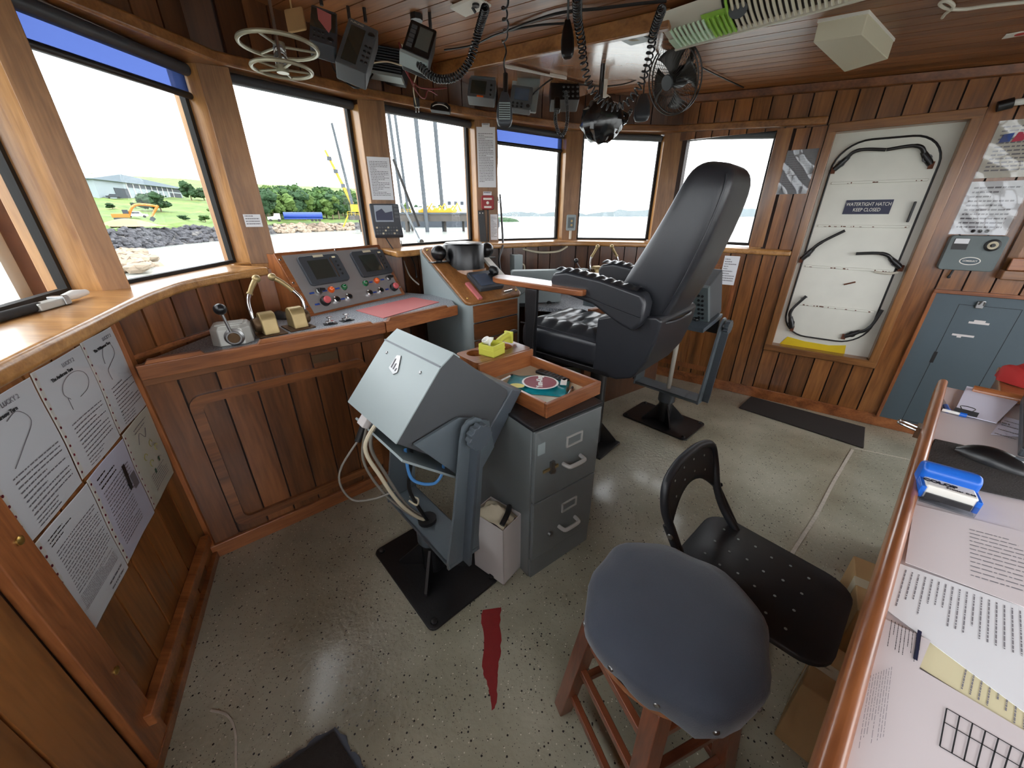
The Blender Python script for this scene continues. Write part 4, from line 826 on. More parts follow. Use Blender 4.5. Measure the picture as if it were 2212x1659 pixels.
pp = on_tray('ballpoint_pen', 'silver pen lying by the snack packet', 'pen', .215, .075, .016, R(-62)); M().tube([(0, -.065, 0), (0, -.05, 0), (0, .05, 0), (0, .06, 0)], [.0015, .005, .005, .004], 10).build('barrel', 'chrome', pp); M().tube([(0, .04, 0), (0, .065, 0)], .0055, 10).build('grip', 'black', pp)
pp = on_tray('ballpoint_pen', 'thin pale pen under the cup holder block', 'pen', .09, .375, .0155, R(-80)); M().tube([(0, -.065, 0), (0, -.05, 0), (0, .06, 0)], [.0015, .0045, .0045], 10).build('barrel', 'white_gloss', pp); M().tube([(0, .055, 0), (0, .07, 0)], .005, 10).build('cap', 'black', pp)
pp = on_tray('note_sheet', 'cream note sheet lining the bottom of the tray', 'paper', .12, .18, .0103, R(10)); M().bx(-.095, .085, -.145, .14, 0, .0006).build('sheet', 'paper_cream', pp)

# ------------------------------------------------------------------ white carton beside the stand
c0 = at(1048, 1246, .012); cx = thing('carton', 'open white carton holding a rag, between the radar stand and filing cabinet', 'carton', (c0.x + .055, c0.y + .06, .012), R(52))
m = M(); w, d, h = .10, .14, .32
for q in ((-w, w, -d, -d + .004), (-w, w, d - .004, d), (-w, -w + .004, -d, d), (w - .004, w, -d, d)): m.bx(q[0] * .62, q[1] * .62, q[2] * .62, q[3] * .62, 0, h)
m.bx(-w * .62, w * .62, -d * .62, d * .62, 0, .004); m.build('box', 'carton', cx)
M().grid(lambda u, v: Vector((-.055 + .11 * u, -.08 + .16 * v, h - .01 + .05 * math.sin(math.pi * u) * math.sin(math.pi * v) + .012 * math.sin(11 * u + 6 * v))), 10, 10).build('rag', 'chart_tan', cx, smooth=60)
M().tube(spline([(-.05, -.07, h + .012), (.0, -.06, h + .03), (.05, -.03, h + .015)], 5), .012, 8).build('black_strap', 'black', cx)

# ------------------------------------------------------------------ stool
stl = thing('bar_stool', 'wooden bar stool with a dark blue fabric seat cover tacked around the rim', 'stool', (.384, .592, 0), R(21))
def sr(a): return .203 + .007 * math.cos(4 * a + .6) + .004 * math.sin(9 * a) + .012 * max(0, math.cos(a - R(300)))
prof = [(0, .678), (.4, .676), (.7, .668), (.9, .652), (.985, .632), (1.0, .612), (.985, .585), (.965, .575)]
n = 56; rings = []
for f, z in prof[1:]:
    rings.append([Vector((sr(a) * f * math.cos(a), sr(a) * f * math.sin(a), z + (.006 * math.sin(13 * a) + .004 * math.sin(29 * a) if z < .62 else 0) - (.012 * (1 + math.sin(3 * a + 1)) if z < .6 else 0))) for a in [2 * math.pi * k / n for k in range(n)]])
M().loft(rings).build('seat_cover', 'cloth_blue', stl, smooth=60)
M().lathe([(0, .55), (.19, .55), (.19, .61), (0, .61)], (0, 0, 0), (0, 0, 1), 32).build('seat_board', 'oak_x', stl)
for k in range(12):
    a = 2 * math.pi * k / 12 + .2; M().lathe([(0, 0), (.008, 0), (.006, .004), (0, .005)], (sr(a) * .985 * math.cos(a), sr(a) * .985 * math.sin(a), .594), (math.cos(a), math.sin(a), 0), 10).build('tack', 'steel', stl)
LT, LB = .115, .165
for sx in (-1, 1):
    for sy in (-1, 1):
        m = M(); m.loft([[Vector((sx * q + a * .022, sy * q + b * .022, z)) for a, b in ((-1, -1), (1, -1), (1, 1), (-1, 1))] for q, z in ((LB, 0), (LT, .55))]); m.build('leg', 'mahogany_z', stl, bevel=.003)
def lerpL(z): return LB + (LT - LB) * z / .55
for z in (.15, .30, .44):
    q = lerpL(z)
    for s in (-1, 1):
        M().box((0, s * q, z), (2 * q, .02, .026)).build('rung', 'mahogany_x', stl, bevel=.003)
        M().box((s * q, 0, z - .04), (.02, 2 * q, .026)).build('rung', 'mahogany_y', stl, bevel=.003)

# ------------------------------------------------------------------ folding chair
fch = thing('folding_chair', 'black plastic folding chair with perforated seat tucked by the chart table', 'chair', (.775, .845, 0), math.atan2(-.66, -.75))
sh = [(x * (1 - .06 * (y > 0)), y) for x, y in rrect(.395, .44, .08, 6, 0, .02)]
m = M(); rings = []
for f, z in ((.94, .425), (1.0, .432), (1.0, .444), (.975, .449)):
    rings.append([Vector((x * f, y * f, z)) for x, y in sh])
m.loft(rings); se = m.build('seat', 'plastic_black', fch, smooth=50)
hm = M()
for j in range(6):
    for i in range(4):
        x, y = -.12 + .08 * i + .01 * (j % 2), -.13 + .052 * j; hm.lathe([(0, 0), (.0042, 0), (.0042, .0012), (0, .0012)], (x, y, .4478), (0, 0, 1), 8)
hm.v = [p + Vector((0, 0, .0022)) for p in hm.v]
o = hm.build('drain_holes', 'grey_light', se); o['kind'] = 'stuff'
# hoop back
hoop = spline([(-.16, -.10, .44), (-.165, -.16, .50), (-.17, -.205, .58), (-.185, -.235, .66), (-.165, -.255, .735), (-.09, -.265, .765), (0, -.267, .772), (.09, -.265, .765), (.165, -.255, .735), (.185, -.235, .66), (.17, -.205, .58), (.165, -.16, .50), (.16, -.10, .44)], 6)
M().tube(hoop, .014, 10).build('back_hoop', 'plastic_black', fch)
def bkp(u, v):
    x = (u - .5) * 2; zb = .615 + .045 * (1 - x * x) - .055 * x * x; zt_ = .765 - .04 * x ** 4; z = zb + (zt_ - zb) * v
    return Vector((x * .178, -.215 - .05 * (z - .58) / .19 - .012 * (1 - x * x), z))
M().grid(bkp, 16, 6).build('back_panel', 'plastic_black', fch, smooth=60, solid=.012)
hm = M()
for j in range(2):
    for i in range(4): p = bkp(.2 + .2 * i, .3 + .4 * j); hm.lathe([(0, 0), (.004, 0), (.004, .0015), (0, .0015)], p + Vector((0, .006, 0)), (0, 1, .2), 8)
o = hm.build('drain_holes', 'grey_light', fch); o['kind'] = 'stuff'
for s in (-1, 1):
    M().tube([(s * .178, -.225, .60), (s * .186, -.10, .42), (s * .18, .10, .0)], .011, 10).build('front_leg', 'plastic_black', fch)
    M().tube([(s * .16, .02, .42), (s * .165, -.25, .0)], .011, 10).build('rear_leg', 'plastic_black', fch)
    M().lathe([(0, 0), (.010, 0), (.008, .004), (0, .004)], (s * .19, -.20, .575), (s, 0, 0), 12).build('rivet', 'steel', fch)
M().tube([(-.18, .09, .03), (.18, .09, .03)], .009, 8).build('cross_bar', 'plastic_black', fch); M().tube([(-.165, -.22, .05), (.165, -.22, .05)], .009, 8).build('cross_bar', 'plastic_black', fch)
base('sleeve_grey', srgb(140, 142, 148), .6)
# ------------------------------------------------------------------ chart table
TT = at(2030, 820, 1.005); TH_T = math.atan2(-.762, .647)
ct = thing('chart_table', 'wooden chart table with rounded raised rail and paper-covered top', 'table', (TT.x, TT.y, 0), TH_T)
M().bx(.0, .95, -1.7, .0, .955, .985).build('top_board', 'teak_y', ct)
M().bx(.02, .95, -1.7, -.0, .985, .9862).build('glass_cover', 'chartpaper', ct, label='grubby pale table covering')
m = M(); m.loft([[Vector((.010 + x, y, .984 + z)) for x, z in rrect(.022, .044, .0105, 4)] for y in (-1.7, -.85, .012)]); m.build('side_rail', 'oak_y', ct, smooth=60)
m = M(); m.loft([[Vector((x, .0 + yy, .985 + z)) for yy, z in rrect(.03, .05, .0145, 4)] for x in (.075, .5, .95)]); m.build('end_rail', 'oak_x', ct, smooth=60)
M().bx(.22, .93, -1.66, -.06, 0, .955).build('cabinet_base', 'plank_z', ct)
def TW(x, y, z): return Vector((TT.x, TT.y, 0)) + Matrix.Rotation(TH_T, 3, 'Z') @ Vector((x, y, z))
def tl(px, py, z): p = at(px, py, z) - Vector((TT.x, TT.y, 0)); return Matrix.Rotation(-TH_T, 3, 'Z') @ p
def quadsheet(name, label, cat, pxs, z, mat, th=.0008, group=None):
    P = [at(x, y, z) for x, y in pxs]; c = sum(P, Vector()) / len(P); c.z = z
    t = thing(name, label, cat, c, math.atan2((P[1] - P[0]).y, (P[1] - P[0]).x), group); m = M(); m.prism(P, (0, 0, th)); m.build('sheet', mat, t, world=True, smooth=0); return t, P
def printlines(t, A, B, D_, u0, u1, v0, v1, n, mat='ink', th=.20, rag=.5, seed=1, lift_=.0012, both=True):
    """rows of small printed words on a sheet: A origin, B-A row direction, D_-A column direction"""
    r = random.Random(seed); m = M(); e1 = B - A; e2 = D_ - A; nrm = e1.cross(e2).normalized()
    if nrm.z < 0 and abs(nrm.z) > .3: nrm = -nrm
    if abs(nrm.z) <= .3 and nrm.dot(Vector((0, 0, HC)) - A) < 0: nrm = -nrm
    for k in range(n):
        v = v0 + (v1 - v0) * k / max(1, n - 1); h = (v1 - v0) / max(1, n - 1) * th; u = u0; end = u1 if r.random() > .3 else u0 + (u1 - u0) * (1 - rag * r.random())
        while u < end:
            w = min(r.uniform(.02, .09), end - u)
            q = [A + e1 * a + e2 * b + nrm * lift_ for a, b in ((u, v), (u + w, v), (u + w, v + h), (u, v + h))]; m.quad(*q); u += w + .013
    o = m.build('print', mat, t, world=True, smooth=0); o['kind'] = 'stuff'; return o
z = .987
S_ = [('chart_sheet', 'pale lilac sheet of printed tables under the stamp on the chart table', [(1975, 1090), (2212, 1150), (2260, 1330), (1955, 1215)], 'chartpaper', 1),
      ('chart_sheet', 'white sheet of dense printed paragraphs across the middle of the chart table', [(1935, 1215), (2260, 1330), (2240, 1560), (1905, 1310)], 'paper', 2),
      ('chart_sheet', 'cream chart extract peeping out below the white paragraph sheet', [(2010, 1365), (2270, 1520), (2250, 1610), (1985, 1440)], 'chart_yellow', 3),
      ('chart_sheet', 'large pale form with a bordered checklist in the near corner of the chart table', [(1895, 1330), (2010, 1385), (1985, 1445), (2230, 1590), (2200, 1800), (1780, 1800)], 'chartpaper', 4)]
for i, (nm, lab, px, mt, sd) in enumerate(S_):
    t, P = quadsheet(nm, lab, 'paper', px, z + .0009 * (3 - i if i < 3 else 4), mt)
    if i == 0: printlines(t, P[0], P[1], P[3], .52, .98, .2, .9, 12, seed=3)
    if i == 1:
        A = P[0]; printlines(t, A, A + (P[3] - P[0]), A + (P[1] - P[0]), .1, .9, .08, .98, 20, seed=5, th=.2)
    if i == 2: printlines(t, P[0], P[3], P[1], .1, .9, .35, .95, 10, seed=6)
    if i == 3:
        A, B, D_ = at(1960, 1560, z + .004), at(2040, 1640, z + .004), at(2070, 1520, z + .004)
        m = M()
        for k in range(7):
            a = at(2045 + 28 * k, 1530 + 16 * k, z + .0052); b = at(2030 + 26 * k, 1612 + 16 * k, z + .0052); d = (b - a).normalized().cross(Vector((0, 0, 1))) * .0006; m.quad(a - d, a + d, b + d, b - d)
        for a, b in (((2045, 1530), (2230, 1637)), ((2040, 1560), (2220, 1665)), ((2030, 1612), (2200, 1710))):
            p, q = at(*a, z + .0052), at(*b, z + .0052); d = (q - p).normalized().cross(Vector((0, 0, 1))) * .0006; m.quad(p - d, p + d, q + d, q - d)
        m.build('checklist_grid', 'ink_dark', t, world=True, smooth=0)
        printlines(t, at(1880, 1460, z + .0052), at(1850, 1640, z + .0052), at(1930, 1440, z + .0052), .0, .9, .0, .9, 9, seed=9)
        printlines(t, at(1925, 1340, z + .0052), at(1915, 1400, z + .0052), at(1990, 1375, z + .0052), .0, .95, .0, .95, 9, seed=11, mat='ink_dark')
        m = M(); p, q = at(1987, 1362, z + .0052), at(1977, 1425, z + .0052); d = (q - p).normalized().cross(Vector((0, 0, 1))) * .002; m.quad(p - d, p + d, q + d, q - d); m.build('rule', 'navy', t, world=True)
# small loose things on the table
t, P = quadsheet('note_pad', 'handwritten note sheet held by a binder clip on the chart table', 'paper', [(2088, 835), (2205, 862), (2152, 915), (2060, 892)], .992, 'paper_lilac', .002)
printlines(t, P[0], P[1], P[3], .1, .9, .25, .9, 3, seed=21, th=.12, rag=.2)
t, P = quadsheet('note_sheet', 'lilac sheet with scribbles tucked beside the note pad', 'paper', [(2170, 900), (2225, 915), (2212, 945), (2140, 938)], .9885, 'paper_lilac'); printlines(t, P[0], P[1], P[3], .1, .9, .2, .9, 4, seed=22, th=.15)
c = at(2082, 898, .988); bc = thing('binder_clip', 'black binder clip gripping the note sheet', 'clip', (c.x, c.y, .9955), TH_T - R(2))
M().prism([(-.022, -.010, 0), (-.022, .008, 0), (-.022, .008, .003), (-.022, -.010, .014)], (.044, 0, 0)).build('jaw', 'black', bc); M().tube(spline([(-.01, -.006, .012), (-.014, .012, .014), (-.004, .02, .014), (.006, .02, .014), (.014, .012, .014), (.01, -.006, .012)], 4), .0012, 6).build('wire_arm', 'black', bc)
for (a, b, lab, mt) in (((2028, 850), (2048, 888), 'clear ballpoint pen with blue cap leaning by the table rail', 'clear_box'), ((2035, 885), (2088, 898), 'second ballpoint pen lying under the binder clip', 'white_gloss')):
    p, q = at(*a, .993), at(*b, .993); d = q - p; t = thing('ballpoint_pen', lab, 'pen', (p.x, p.y, .993), math.atan2(d.y, d.x)); L = d.length
    M().tube([(0, 0, 0), (L * .8, 0, 0), (L, 0, 0)], [.0045, .0045, .003], 10).build('barrel', mt, t); M().tube([(L * .72, 0, 0), (L * 1.0, 0, 0)], .0062, 10).build('cap', 'stamp_blue', t)
P = [at(x, y, .988) for x, y in ((2018, 950), (2250, 1002), (2250, 1090), (1978, 1030))]
mp = thing('mouse_mat', 'black mouse mat on the chart table', 'mouse mat', sum(P, Vector()) / 4, TH_T); m = M(); m.prism(P, (0, 0, .004)); m.build('pad', 'mat_dark', mp, world=True, bevel=.012, seg=3, smooth=0)
ms = at(2120, 1000, .992); mo = thing('computer_mouse', 'black computer mouse on the mouse mat', 'mouse', (ms.x + .03, ms.y, .992), TH_T - R(8))
M().grid(lambda u, v: Vector((-.062 + .124 * u, .031 * math.cos(math.pi * v) * math.sin(math.pi * min(max(u, .02), .98)) ** .45, .036 * math.sin(math.pi * v) * math.sin(math.pi * min(max(u, .02), .98)) ** .6 * (1.1 - .4 * u))), 18, 14).build('shell', 'black_gloss', mo, smooth=80)
M().bx(.02, .04, -.004, .004, .025, .03).build('wheel', 'bezel2', mo)
P = [at(x, y, .99) for x, y in ((2202, 868), (2250, 880), (2260, 1000), (2196, 985))]
lp = thing('laptop', 'dark laptop edge at the far end of the chart table', 'laptop', sum(P, Vector()) / 4, TH_T); m = M(); m.prism(P, (0, 0, .022)); m.build('base', 'bezel', lp, world=True, bevel=.004, smooth=0); m = M(); m.prism([p + Vector((0, 0, .0225)) for p in P], (0, 0, .004)); m.build('lid', 'black', lp, world=True, smooth=0)
# self-inking stamp
A, B = at(1984, 1082, .99), at(2104, 1120, .99); d = B - A
sm = thing('rubber_stamp', 'blue and white self-inking stamp on the chart table by the rail', 'stamp', (A.x, A.y, .99), math.atan2(d.y, d.x)); L = d.length
m = M(); m.bx(0, L, .005, .05, 0, .004); m.build('clear_base', 'clear_box', sm, bevel=.003)
for y in (.0, .05): M().bx(0, L, y, y + .003, 0, .022).build('clear_side', 'clear_box', sm)
M().bx(.002, L - .002, .012, .05, .004, .034).build('ink_frame', 'white', sm, bevel=.004); M().bx(.006, L - .006, .009, .014, .006, .018).build('ink_slot', 'black', sm)
m = M(); m.prism([(-.004, .045, .004), (-.004, .088, .004), (-.004, .088, .05), (-.004, .06, .06), (-.004, .045, .05)], (L + .008, 0, 0)); m.build('cap', 'stamp_blue', sm, bevel=.008, seg=3)
for x in (-.004, L - .004): M().bx(x, x + .008, .01, .05, .004, .03).build('side_arm', 'stamp_blue', sm, bevel=.002)
text('brand', 'COLOP', .014, 'ink_dark', sm, (L * .30, .032, .0345), (0, 0, 0), bold=.0006); text('model', 'Printer C40', .008, 'ink_dark', sm, (L * .66, .021, .0345), (0, 0, 0))
# locker beyond the table with a red jacket
lk = thing('side_locker', 'dark wooden locker standing past the end of the chart table', 'locker', TW(.55, .25, 0), TH_T); M().bx(-.4, .45, -.15, .22, 0, .95).build('carcass', 'plank_z', lk); M().bx(-.41, .46, -.16, .23, .95, .97).build('top', 'teak_x', lk, bevel=.004)
c = at(2165, 830, .972); rj = thing('red_jacket', 'bundled red and black jacket with white patch beyond the chart table', 'jacket', (c.x + .10, c.y + .0, .972), TH_T)
def lump(sx, sy, sz, seed, n=20):
    r = random.Random(seed); ph = [r.uniform(0, 6) for _ in range(6)]
    return M().grid(lambda u, v: Vector((sx * math.cos(2 * math.pi * u) * math.sin(math.pi * (.02 + .49 * v)) * (1 + .12 * math.sin(5 * 2 * math.pi * u + ph[0]) * math.sin(4 * v + ph[1])), sy * math.sin(2 * math.pi * u) * math.sin(math.pi * (.02 + .49 * v)) * (1 + .12 * math.sin(4 * 2 * math.pi * u + ph[2])), sz * math.cos(math.pi * .5 * v) * (1 + .35 * math.sin(6 * u * math.pi + ph[3]) * v + .25 * math.sin(9 * u + 7 * v + ph[4])))), n, n // 2)
lump(.085, .07, .075, 3).build('red_cloth', 'red_cloth', rj, smooth=60); o = lump(.09, .05, .085, 5); o.xf(Matrix.Translation((.10, .04, 0))).build('black_lining', 'black', rj, smooth=60); o = lump(.03, .03, .085, 8); o.xf(Matrix.Translation((.1, -.02, .01))).build('white_patch', 'white', rj, smooth=60)
# cardboard boxes and a bulldog clip by the table's foot
for (px, sx, sy, sz, a, lab) in (((1822, 1330), .15, .1, .30, 12, 'upright brown cardboard box against the chart table'), ((1770, 1490), .12, .08, .16, 0, 'smaller cardboard box flap lying in front of the upright cardboard box')):
    c = at(*px, 0 if sx > .13 else 0); c = TW(.115 if sx > .13 else .10, -.40 if sx > .13 else -.68, 0); t = thing('cardboard_box', lab, 'box', c, TH_T + R(a)); M().bx(-.09, .09, -sx / 1.2, sx / 1.2, 0, sz + .12).build('carton', 'cardboard', t, bevel=.004)
    M().bx(-.092, .092, -.02, .02, .05, sz + .121).build('tape', 'chart_tan', t)
c = at(1878, 1226, .93); t = thing('bulldog_clip', 'chrome bulldog clip on the outside of the chart table rail', 'clip', TW(-.010, -.40, .965), TH_T); M().tube(spline([(.02, -.012, 0), (-.03, -.012, .01), (-.035, 0, .01), (-.03, .012, .01), (.02, .012, 0)], 5), .004, 8).build('loop', 'chrome', t); M().bx(0, .016, -.02, .02, -.015, .015).build('jaw', 'chrome', t)

# ------------------------------------------------------------------ floor things
rm = thing('door_mat', 'dark ribbed door mat in front of the watertight hatch', 'mat', at(1735, 905, 0), TH_R); m = M(); P = [at(x, y, .0) for x, y in ((1622, 858), (1868, 925), (1865, 970), (1595, 882))]; m.prism(P, (0, 0, .012)); m.build('pile', 'mat_dark', rm, world=True, bevel=.006)
P = [at(x, y, 0) for x, y in ((728, 1568), (800, 1680), (800, 1800), (500, 1800), (590, 1660))]; nm = thing('entrance_mat', 'worn dark mat with ragged blue-grey edge at the bottom of the picture', 'mat', sum(P, Vector()) / 5, 0)
r = random.Random(4); Q = []
for i in range(5):
    a, b = P[i], P[(i + 1) % 5]
    for k in range(12): p = a.lerp(b, k / 12); Q.append(p + Vector((r.uniform(-.006, .006), r.uniform(-.006, .006), 0)))
c = sum(P, Vector()) / 5; m = M(); m.prism(Q, (0, 0, .006)); m.build('border', 'mat_edge', nm, world=True, smooth=0); m = M(); m.prism([lift(c + (p - c) * .86, .006) for p in P], (0, 0, .006)); m.build('pile', 'mat_dark', nm, world=True, smooth=0)
L_, R_ = [(1043, 1318), (1040, 1345), (1047, 1390), (1042, 1440), (1050, 1470), (1058, 1505), (1062, 1535)], [(1082, 1312), (1080, 1350), (1082, 1395), (1076, 1440), (1074, 1465), (1073, 1500), (1070, 1530)]
m = M(); A = spline([at(x, y, .0008) for x, y in L_], 4); B = spline([at(x, y, .0008) for x, y in R_], 4)
Q = [p + Vector((r.uniform(-.003, .003), 0, 0)) for p in A] + [p + Vector((r.uniform(-.003, .003), 0, 0)) for p in reversed(B)]; m.prism(Q, (0, 0, .0008)); tag(m.build('red_tape', 'tape_red', smooth=0), 'torn strip of red tape stuck on the deck', 'tape')

# ------------------------------------------------------------------ port wall: papers in punched sleeves
def on_port(name, label, cat, x0, x1, z0, z1, d, group=None):
    return thing(name, label, cat, pwp((x0 + x1) / 2, d, (z0 + z1) / 2), TH_P, group)
def port_paper(x0, x1, z0, z1, label, mat, kind, seed, title=None, sub=None, sleeve=True, skew=-.03):
    t = on_port('sleeved_sheet', label, 'notice', x0, x1, z0, z1, .0145, 'sheets pinned on the port wall'); w, h = x1 - x0, z1 - z0
    s = lambda u, v, d=0: Vector((-w / 2 + w * u + skew * (.5 - v) * 1.0, -.0015 - d + .0015 * math.sin(5 * u + 7 * v + seed), -h / 2 + h * v))
    M().grid(lambda u, v: s(.07 + .93 * u, v), 8, 10).build('sheet', mat, t, smooth=60, fix=False)
    M().grid(lambda u, v: s(.08 * u, v), 1, 8).build('punched_edge', 'white', t, fix=False)
    m = M()
    for k in range(11): c = s(.04, .06 + .088 * k, .0012); m.lathe([(0, 0), (.004, 0), (0, .0003)], c, (0, -1, 0), 8)
    o = m.build('punch_holes', 'maroon', t); o['kind'] = 'stuff'
    A, B, D_ = s(.07, 1), s(1, 1), s(.07, 0)
    def L(u0, u1, v0, v1, n, mat='ink', th=.26, rag=.5, sd=0):
        r = random.Random(seed * 7 + sd); m = M()
        for k in range(n):
            v = v0 + (v1 - v0) * k / max(1, n - 1); hh = (v1 - v0) / max(1, n - 1) * th; u = u0; end = u1 if r.random() > .35 else u0 + (u1 - u0) * (1 - rag * r.random())
            while u < end:
                ww = min(r.uniform(.02, .08), end - u); m.quad(s(u, 1 - v, .0015), s(u + ww, 1 - v, .0015), s(u + ww, 1 - v - hh, .0015), s(u, 1 - v - hh, .0015)); u += ww + .012
        o = m.build('print', mat, t, smooth=0); o['kind'] = 'stuff'
    fx = Matrix.Rotation(R(90), 3, 'X')
    if kind == 'turn':
        text('heading', 'LUCKY 2', .016, 'ink', t, s(.6, .93, .003), (R(90), 0, 0)); text('title', title, .013, 'ink_dark', t, s(.42, .865, .003), (R(90), 0, 0), bold=.0003)
        pts = [s(u, v, .0022) for u, v in sub]; m = M(); m.tube(spline(pts, 5), .0008, 5); m.build('track_line', 'ink', t); L(.22, .92, .55, .86, 9, sd=1); L(.22, .6, .9, .96, 3, sd=2)
    elif kind == 'text': L(.15, .55, .07, .13, 3, sd=1, mat='ink_dark'); L(.16, .95, .2, .62, 15, sd=2); L(.16, .9, .66, .8, 9, sd=3); L(.6, .9, .88, .94, 2, sd=4)
    elif kind == 'text2': L(.16, .6, .08, .18, 3, sd=1, mat='ink_dark'); L(.16, .9, .24, .5, 8, sd=2); L(.16, .7, .55, .85, 10, sd=3); M().quad(s(.72, .78, .002), s(.8, .78, .002), s(.76, .5, .002), s(.68, .5, .002)).build('figure', 'ink_dark', t); M().quad(s(.8, .62, .002), s(.95, .62, .002), s(.95, .45, .002), s(.8, .45, .002)).build('figure', 'ink', t)
    else:
        L(.3, .8, .08, .12, 2, sd=1); m = M()
        for u, v in ((.35, .55), (.45, .42), (.62, .62), (.74, .52)): m.tube([s(u + .05 * math.cos(a), v + .04 * math.sin(a), .002) for a in [k * .5 for k in range(10)]], .0012, 5)
        m.build('yellow_marks', 'ink_yellow', t); m = M()
        for u, v in ((.45, .33), (.66, .4)): m.quad(s(u, v, .002), s(u + .05, v, .002), s(u + .05, v - .06, .002), s(u, v - .06, .002))
        m.build('green_marks', 'ink_green', t); M().tube(spline([s(.3, .74, .002), (s(.42, .84, .002)), s(.55, .74, .002), s(.66, .82, .002)], 5), .0009, 5).build('wave_line', 'ink', t); L(.3, .85, .7, .88, 7, sd=3)
    M().grid(lambda u, v: s(u, v, .0032), 4, 5).build('sleeve', 'clear_film', t, smooth=60, fix=False)
circ = [(.58 + .26 * math.cos(a), .72 + .115 * math.sin(a)) for a in [math.pi * (1.25 - k * .22) for k in range(9)]]
port_paper(-.235, .012, .832, 1.142, 'sleeved sheet with the looping Williamson turn, topmost beside the corner batten', 'paper', 'turn', 1, 'The Williamson Turn', [(.34, .52), (.34, .62), (.34, .82)][:2] + [(.45, .66), (.66, .74), (.62, .86), (.45, .86), (.36, .78), (.34, .7)])
port_paper(-.49, -.238, .826, 1.137, 'sleeved sheet with the round Anderson turn, in the middle of the top row', 'paper', 'turn', 2, 'The Anderson Turn', [(.36, .55)] + [(.36, .66)] + circ)
port_paper(-.745, -.495, .822, 1.13, 'sleeved sheet with a looping turn cut by the left edge of the picture, top row', 'paper', 'turn', 3, 'The Scharnow Turn', [(.3, .5), (.5, .6), (.72, .72), (.62, .84), (.45, .82)])
port_paper(-.262, -.018, .525, .826, 'cream sheet with yellow and green diagrams below the Williamson turn sheet', 'paper_cream', 'diag', 4)
port_paper(-.513, -.266, .517, .816, 'lilac-white instruction sheet with small black figures, middle of the bottom row', 'paper_lilac', 'text2', 5)
port_paper(-.757, -.516, .508, .812, 'densely printed sheet with punched edge, lowest on the port wall', 'paper', 'text', 6)

# ------------------------------------------------------------------ starboard wall: hatch, notices, boxes
hx = struct(thing('door_1', 'white watertight hatch with black dogs in a varnished frame', 'hatch', rwp(HS0, 0, 0), TH_R)); del hx['category']
W_ = HS1 - HS0
def HF(*a): return M().bx(*a)
for (a, b, z0, z1) in ((0, .052, HZ0, HZ1), (W_ - .052, W_, HZ0, HZ1)): HF(a, b, -.045, .05, z0, z1).build('jamb', 'teak_z', hx, bevel=.006)
for (z0, z1) in ((HZ1 - .052, HZ1 + .002), (HZ0 - .002, HZ0 + .052)): HF(0, W_, -.047, .05, z0, z1).build('frame_rail', 'teak_x', hx, bevel=.006)
HF(.05, W_ - .05, .04, .06, HZ0 + .05, HZ1 - .05).build('coaming_plate', 'hatch_white', hx, smooth=0)
def hl(s, z, d=0): return Vector((s - HS0, .04 - d, z))
gk = [hl(x, zz) for x, zz in rrect(.535, 1.36, .17, 8, 1.337, 1.282)]; gk.append(gk[0])
dl = M().prism([(x - HS0, .04, zz) for x, zz in rrect(.53, 1.355, .168, 8, 1.337, 1.282)], (0, -.022, 0)).build('hatch_leaf', 'hatch_white', hx, bevel=.004)
M().tube([p - Vector((0, .018, 0)) for p in gk[:-1]], .007, 8, closed=True).build('gasket', 'black', hx)
for z in (1.71, 1.432, 1.145, .855): HF(.11, .60, .008, .02, z - .008, z + .008).build('stiffener', 'hatch_white', hx, bevel=.003)
r = random.Random(5); m = M()
for k in range(46):
    z = r.choice((1.71, 1.432, 1.145, .855, .855)); x = r.uniform(.12, .59); w = r.uniform(.003, .016); m.bx(x, x + w, .0072, .0078, z - .006, z - .006 + r.uniform(.003, .009))
o = m.build('rust_chips', 'rust', hx); o['kind'] = 'stuff'
def dog(s, z, a, bend):
    c = hl(s, z, .03); g = M().tube([c + Vector((0, .012, 0)), c - Vector((0, .012, 0))], .022, 14).build('dog', 'black_metal', hx)
    dv = lambda q: Vector((math.cos(R(q)), 0, math.sin(R(q))))
    M().tube([c - dv(a) * .045, c, c + dv(a) * .05], [.016, .020, .014], 10).build('cam', 'black_metal', g)
    M().tube(spline([c + dv(a) * .04 - Vector((0, .01, 0)), c + dv(a) * .08 - Vector((0, .018, 0)), c + dv(a) * .10 + dv(a + bend) * .04 - Vector((0, .02, 0)), c + dv(a) * .10 + dv(a + bend) * .15 - Vector((0, .02, 0))], 5), [.012] * 9 + [.010] * 7, 10).build('lever', 'black_metal', g)
    M().bx(c.x - .012 - dv(a).x * .05, c.x + .012 - dv(a).x * .05, .0, .035, c.z - .02 - dv(a).z * .05, c.z + .02 - dv(a).z * .05).build('wedge', 'rust', g)
dog(1.115, 1.83, 52, -58); dog(1.54, 1.83, 128, 58); dog(1.085, 1.23, 58, -22); dog(1.59, 1.20, 140, 45); dog(1.12, .70, 110, -50); dog(1.51, .675, 35, 45)
HF(.575, .587, -.012, .012, 1.46, 1.585).build('grab_bar', 'black', hx, bevel=.004)
sg = HF(.228, .475, .012, .018, 1.51, 1.60).build('sign_plate', 'navy', hx, label='navy sign with white lettering')
text('sign_text', 'WATERTIGHT HATCH', .031, 'white', hx, (.352, .0112, 1.572), (R(90), 0, 0), sx=.76, bold=.0002); text('sign_text', 'KEEP CLOSED', .031, 'white', hx, (.352, .0112, 1.537), (R(90), 0, 0), sx=.76, bold=.0002)
M().prism([(.10, .036, .505), (.14, .036, .575), (.26, .036, .558), (.42, .036, .555), (.52, .036, .575), (.53, .036, .505)], (0, .004, 0)).build('yellow_paint', 'yellow', hx, smooth=0)
M().tube([hl(1.36, 1.03, .03), hl(1.42, 1.055, .03)], .005, 6).build('hook', 'rust', hx); M().tube([hl(1.13, .90, .03), hl(1.17, .915, .03)], .005, 6).build('hook', 'steel', hx)
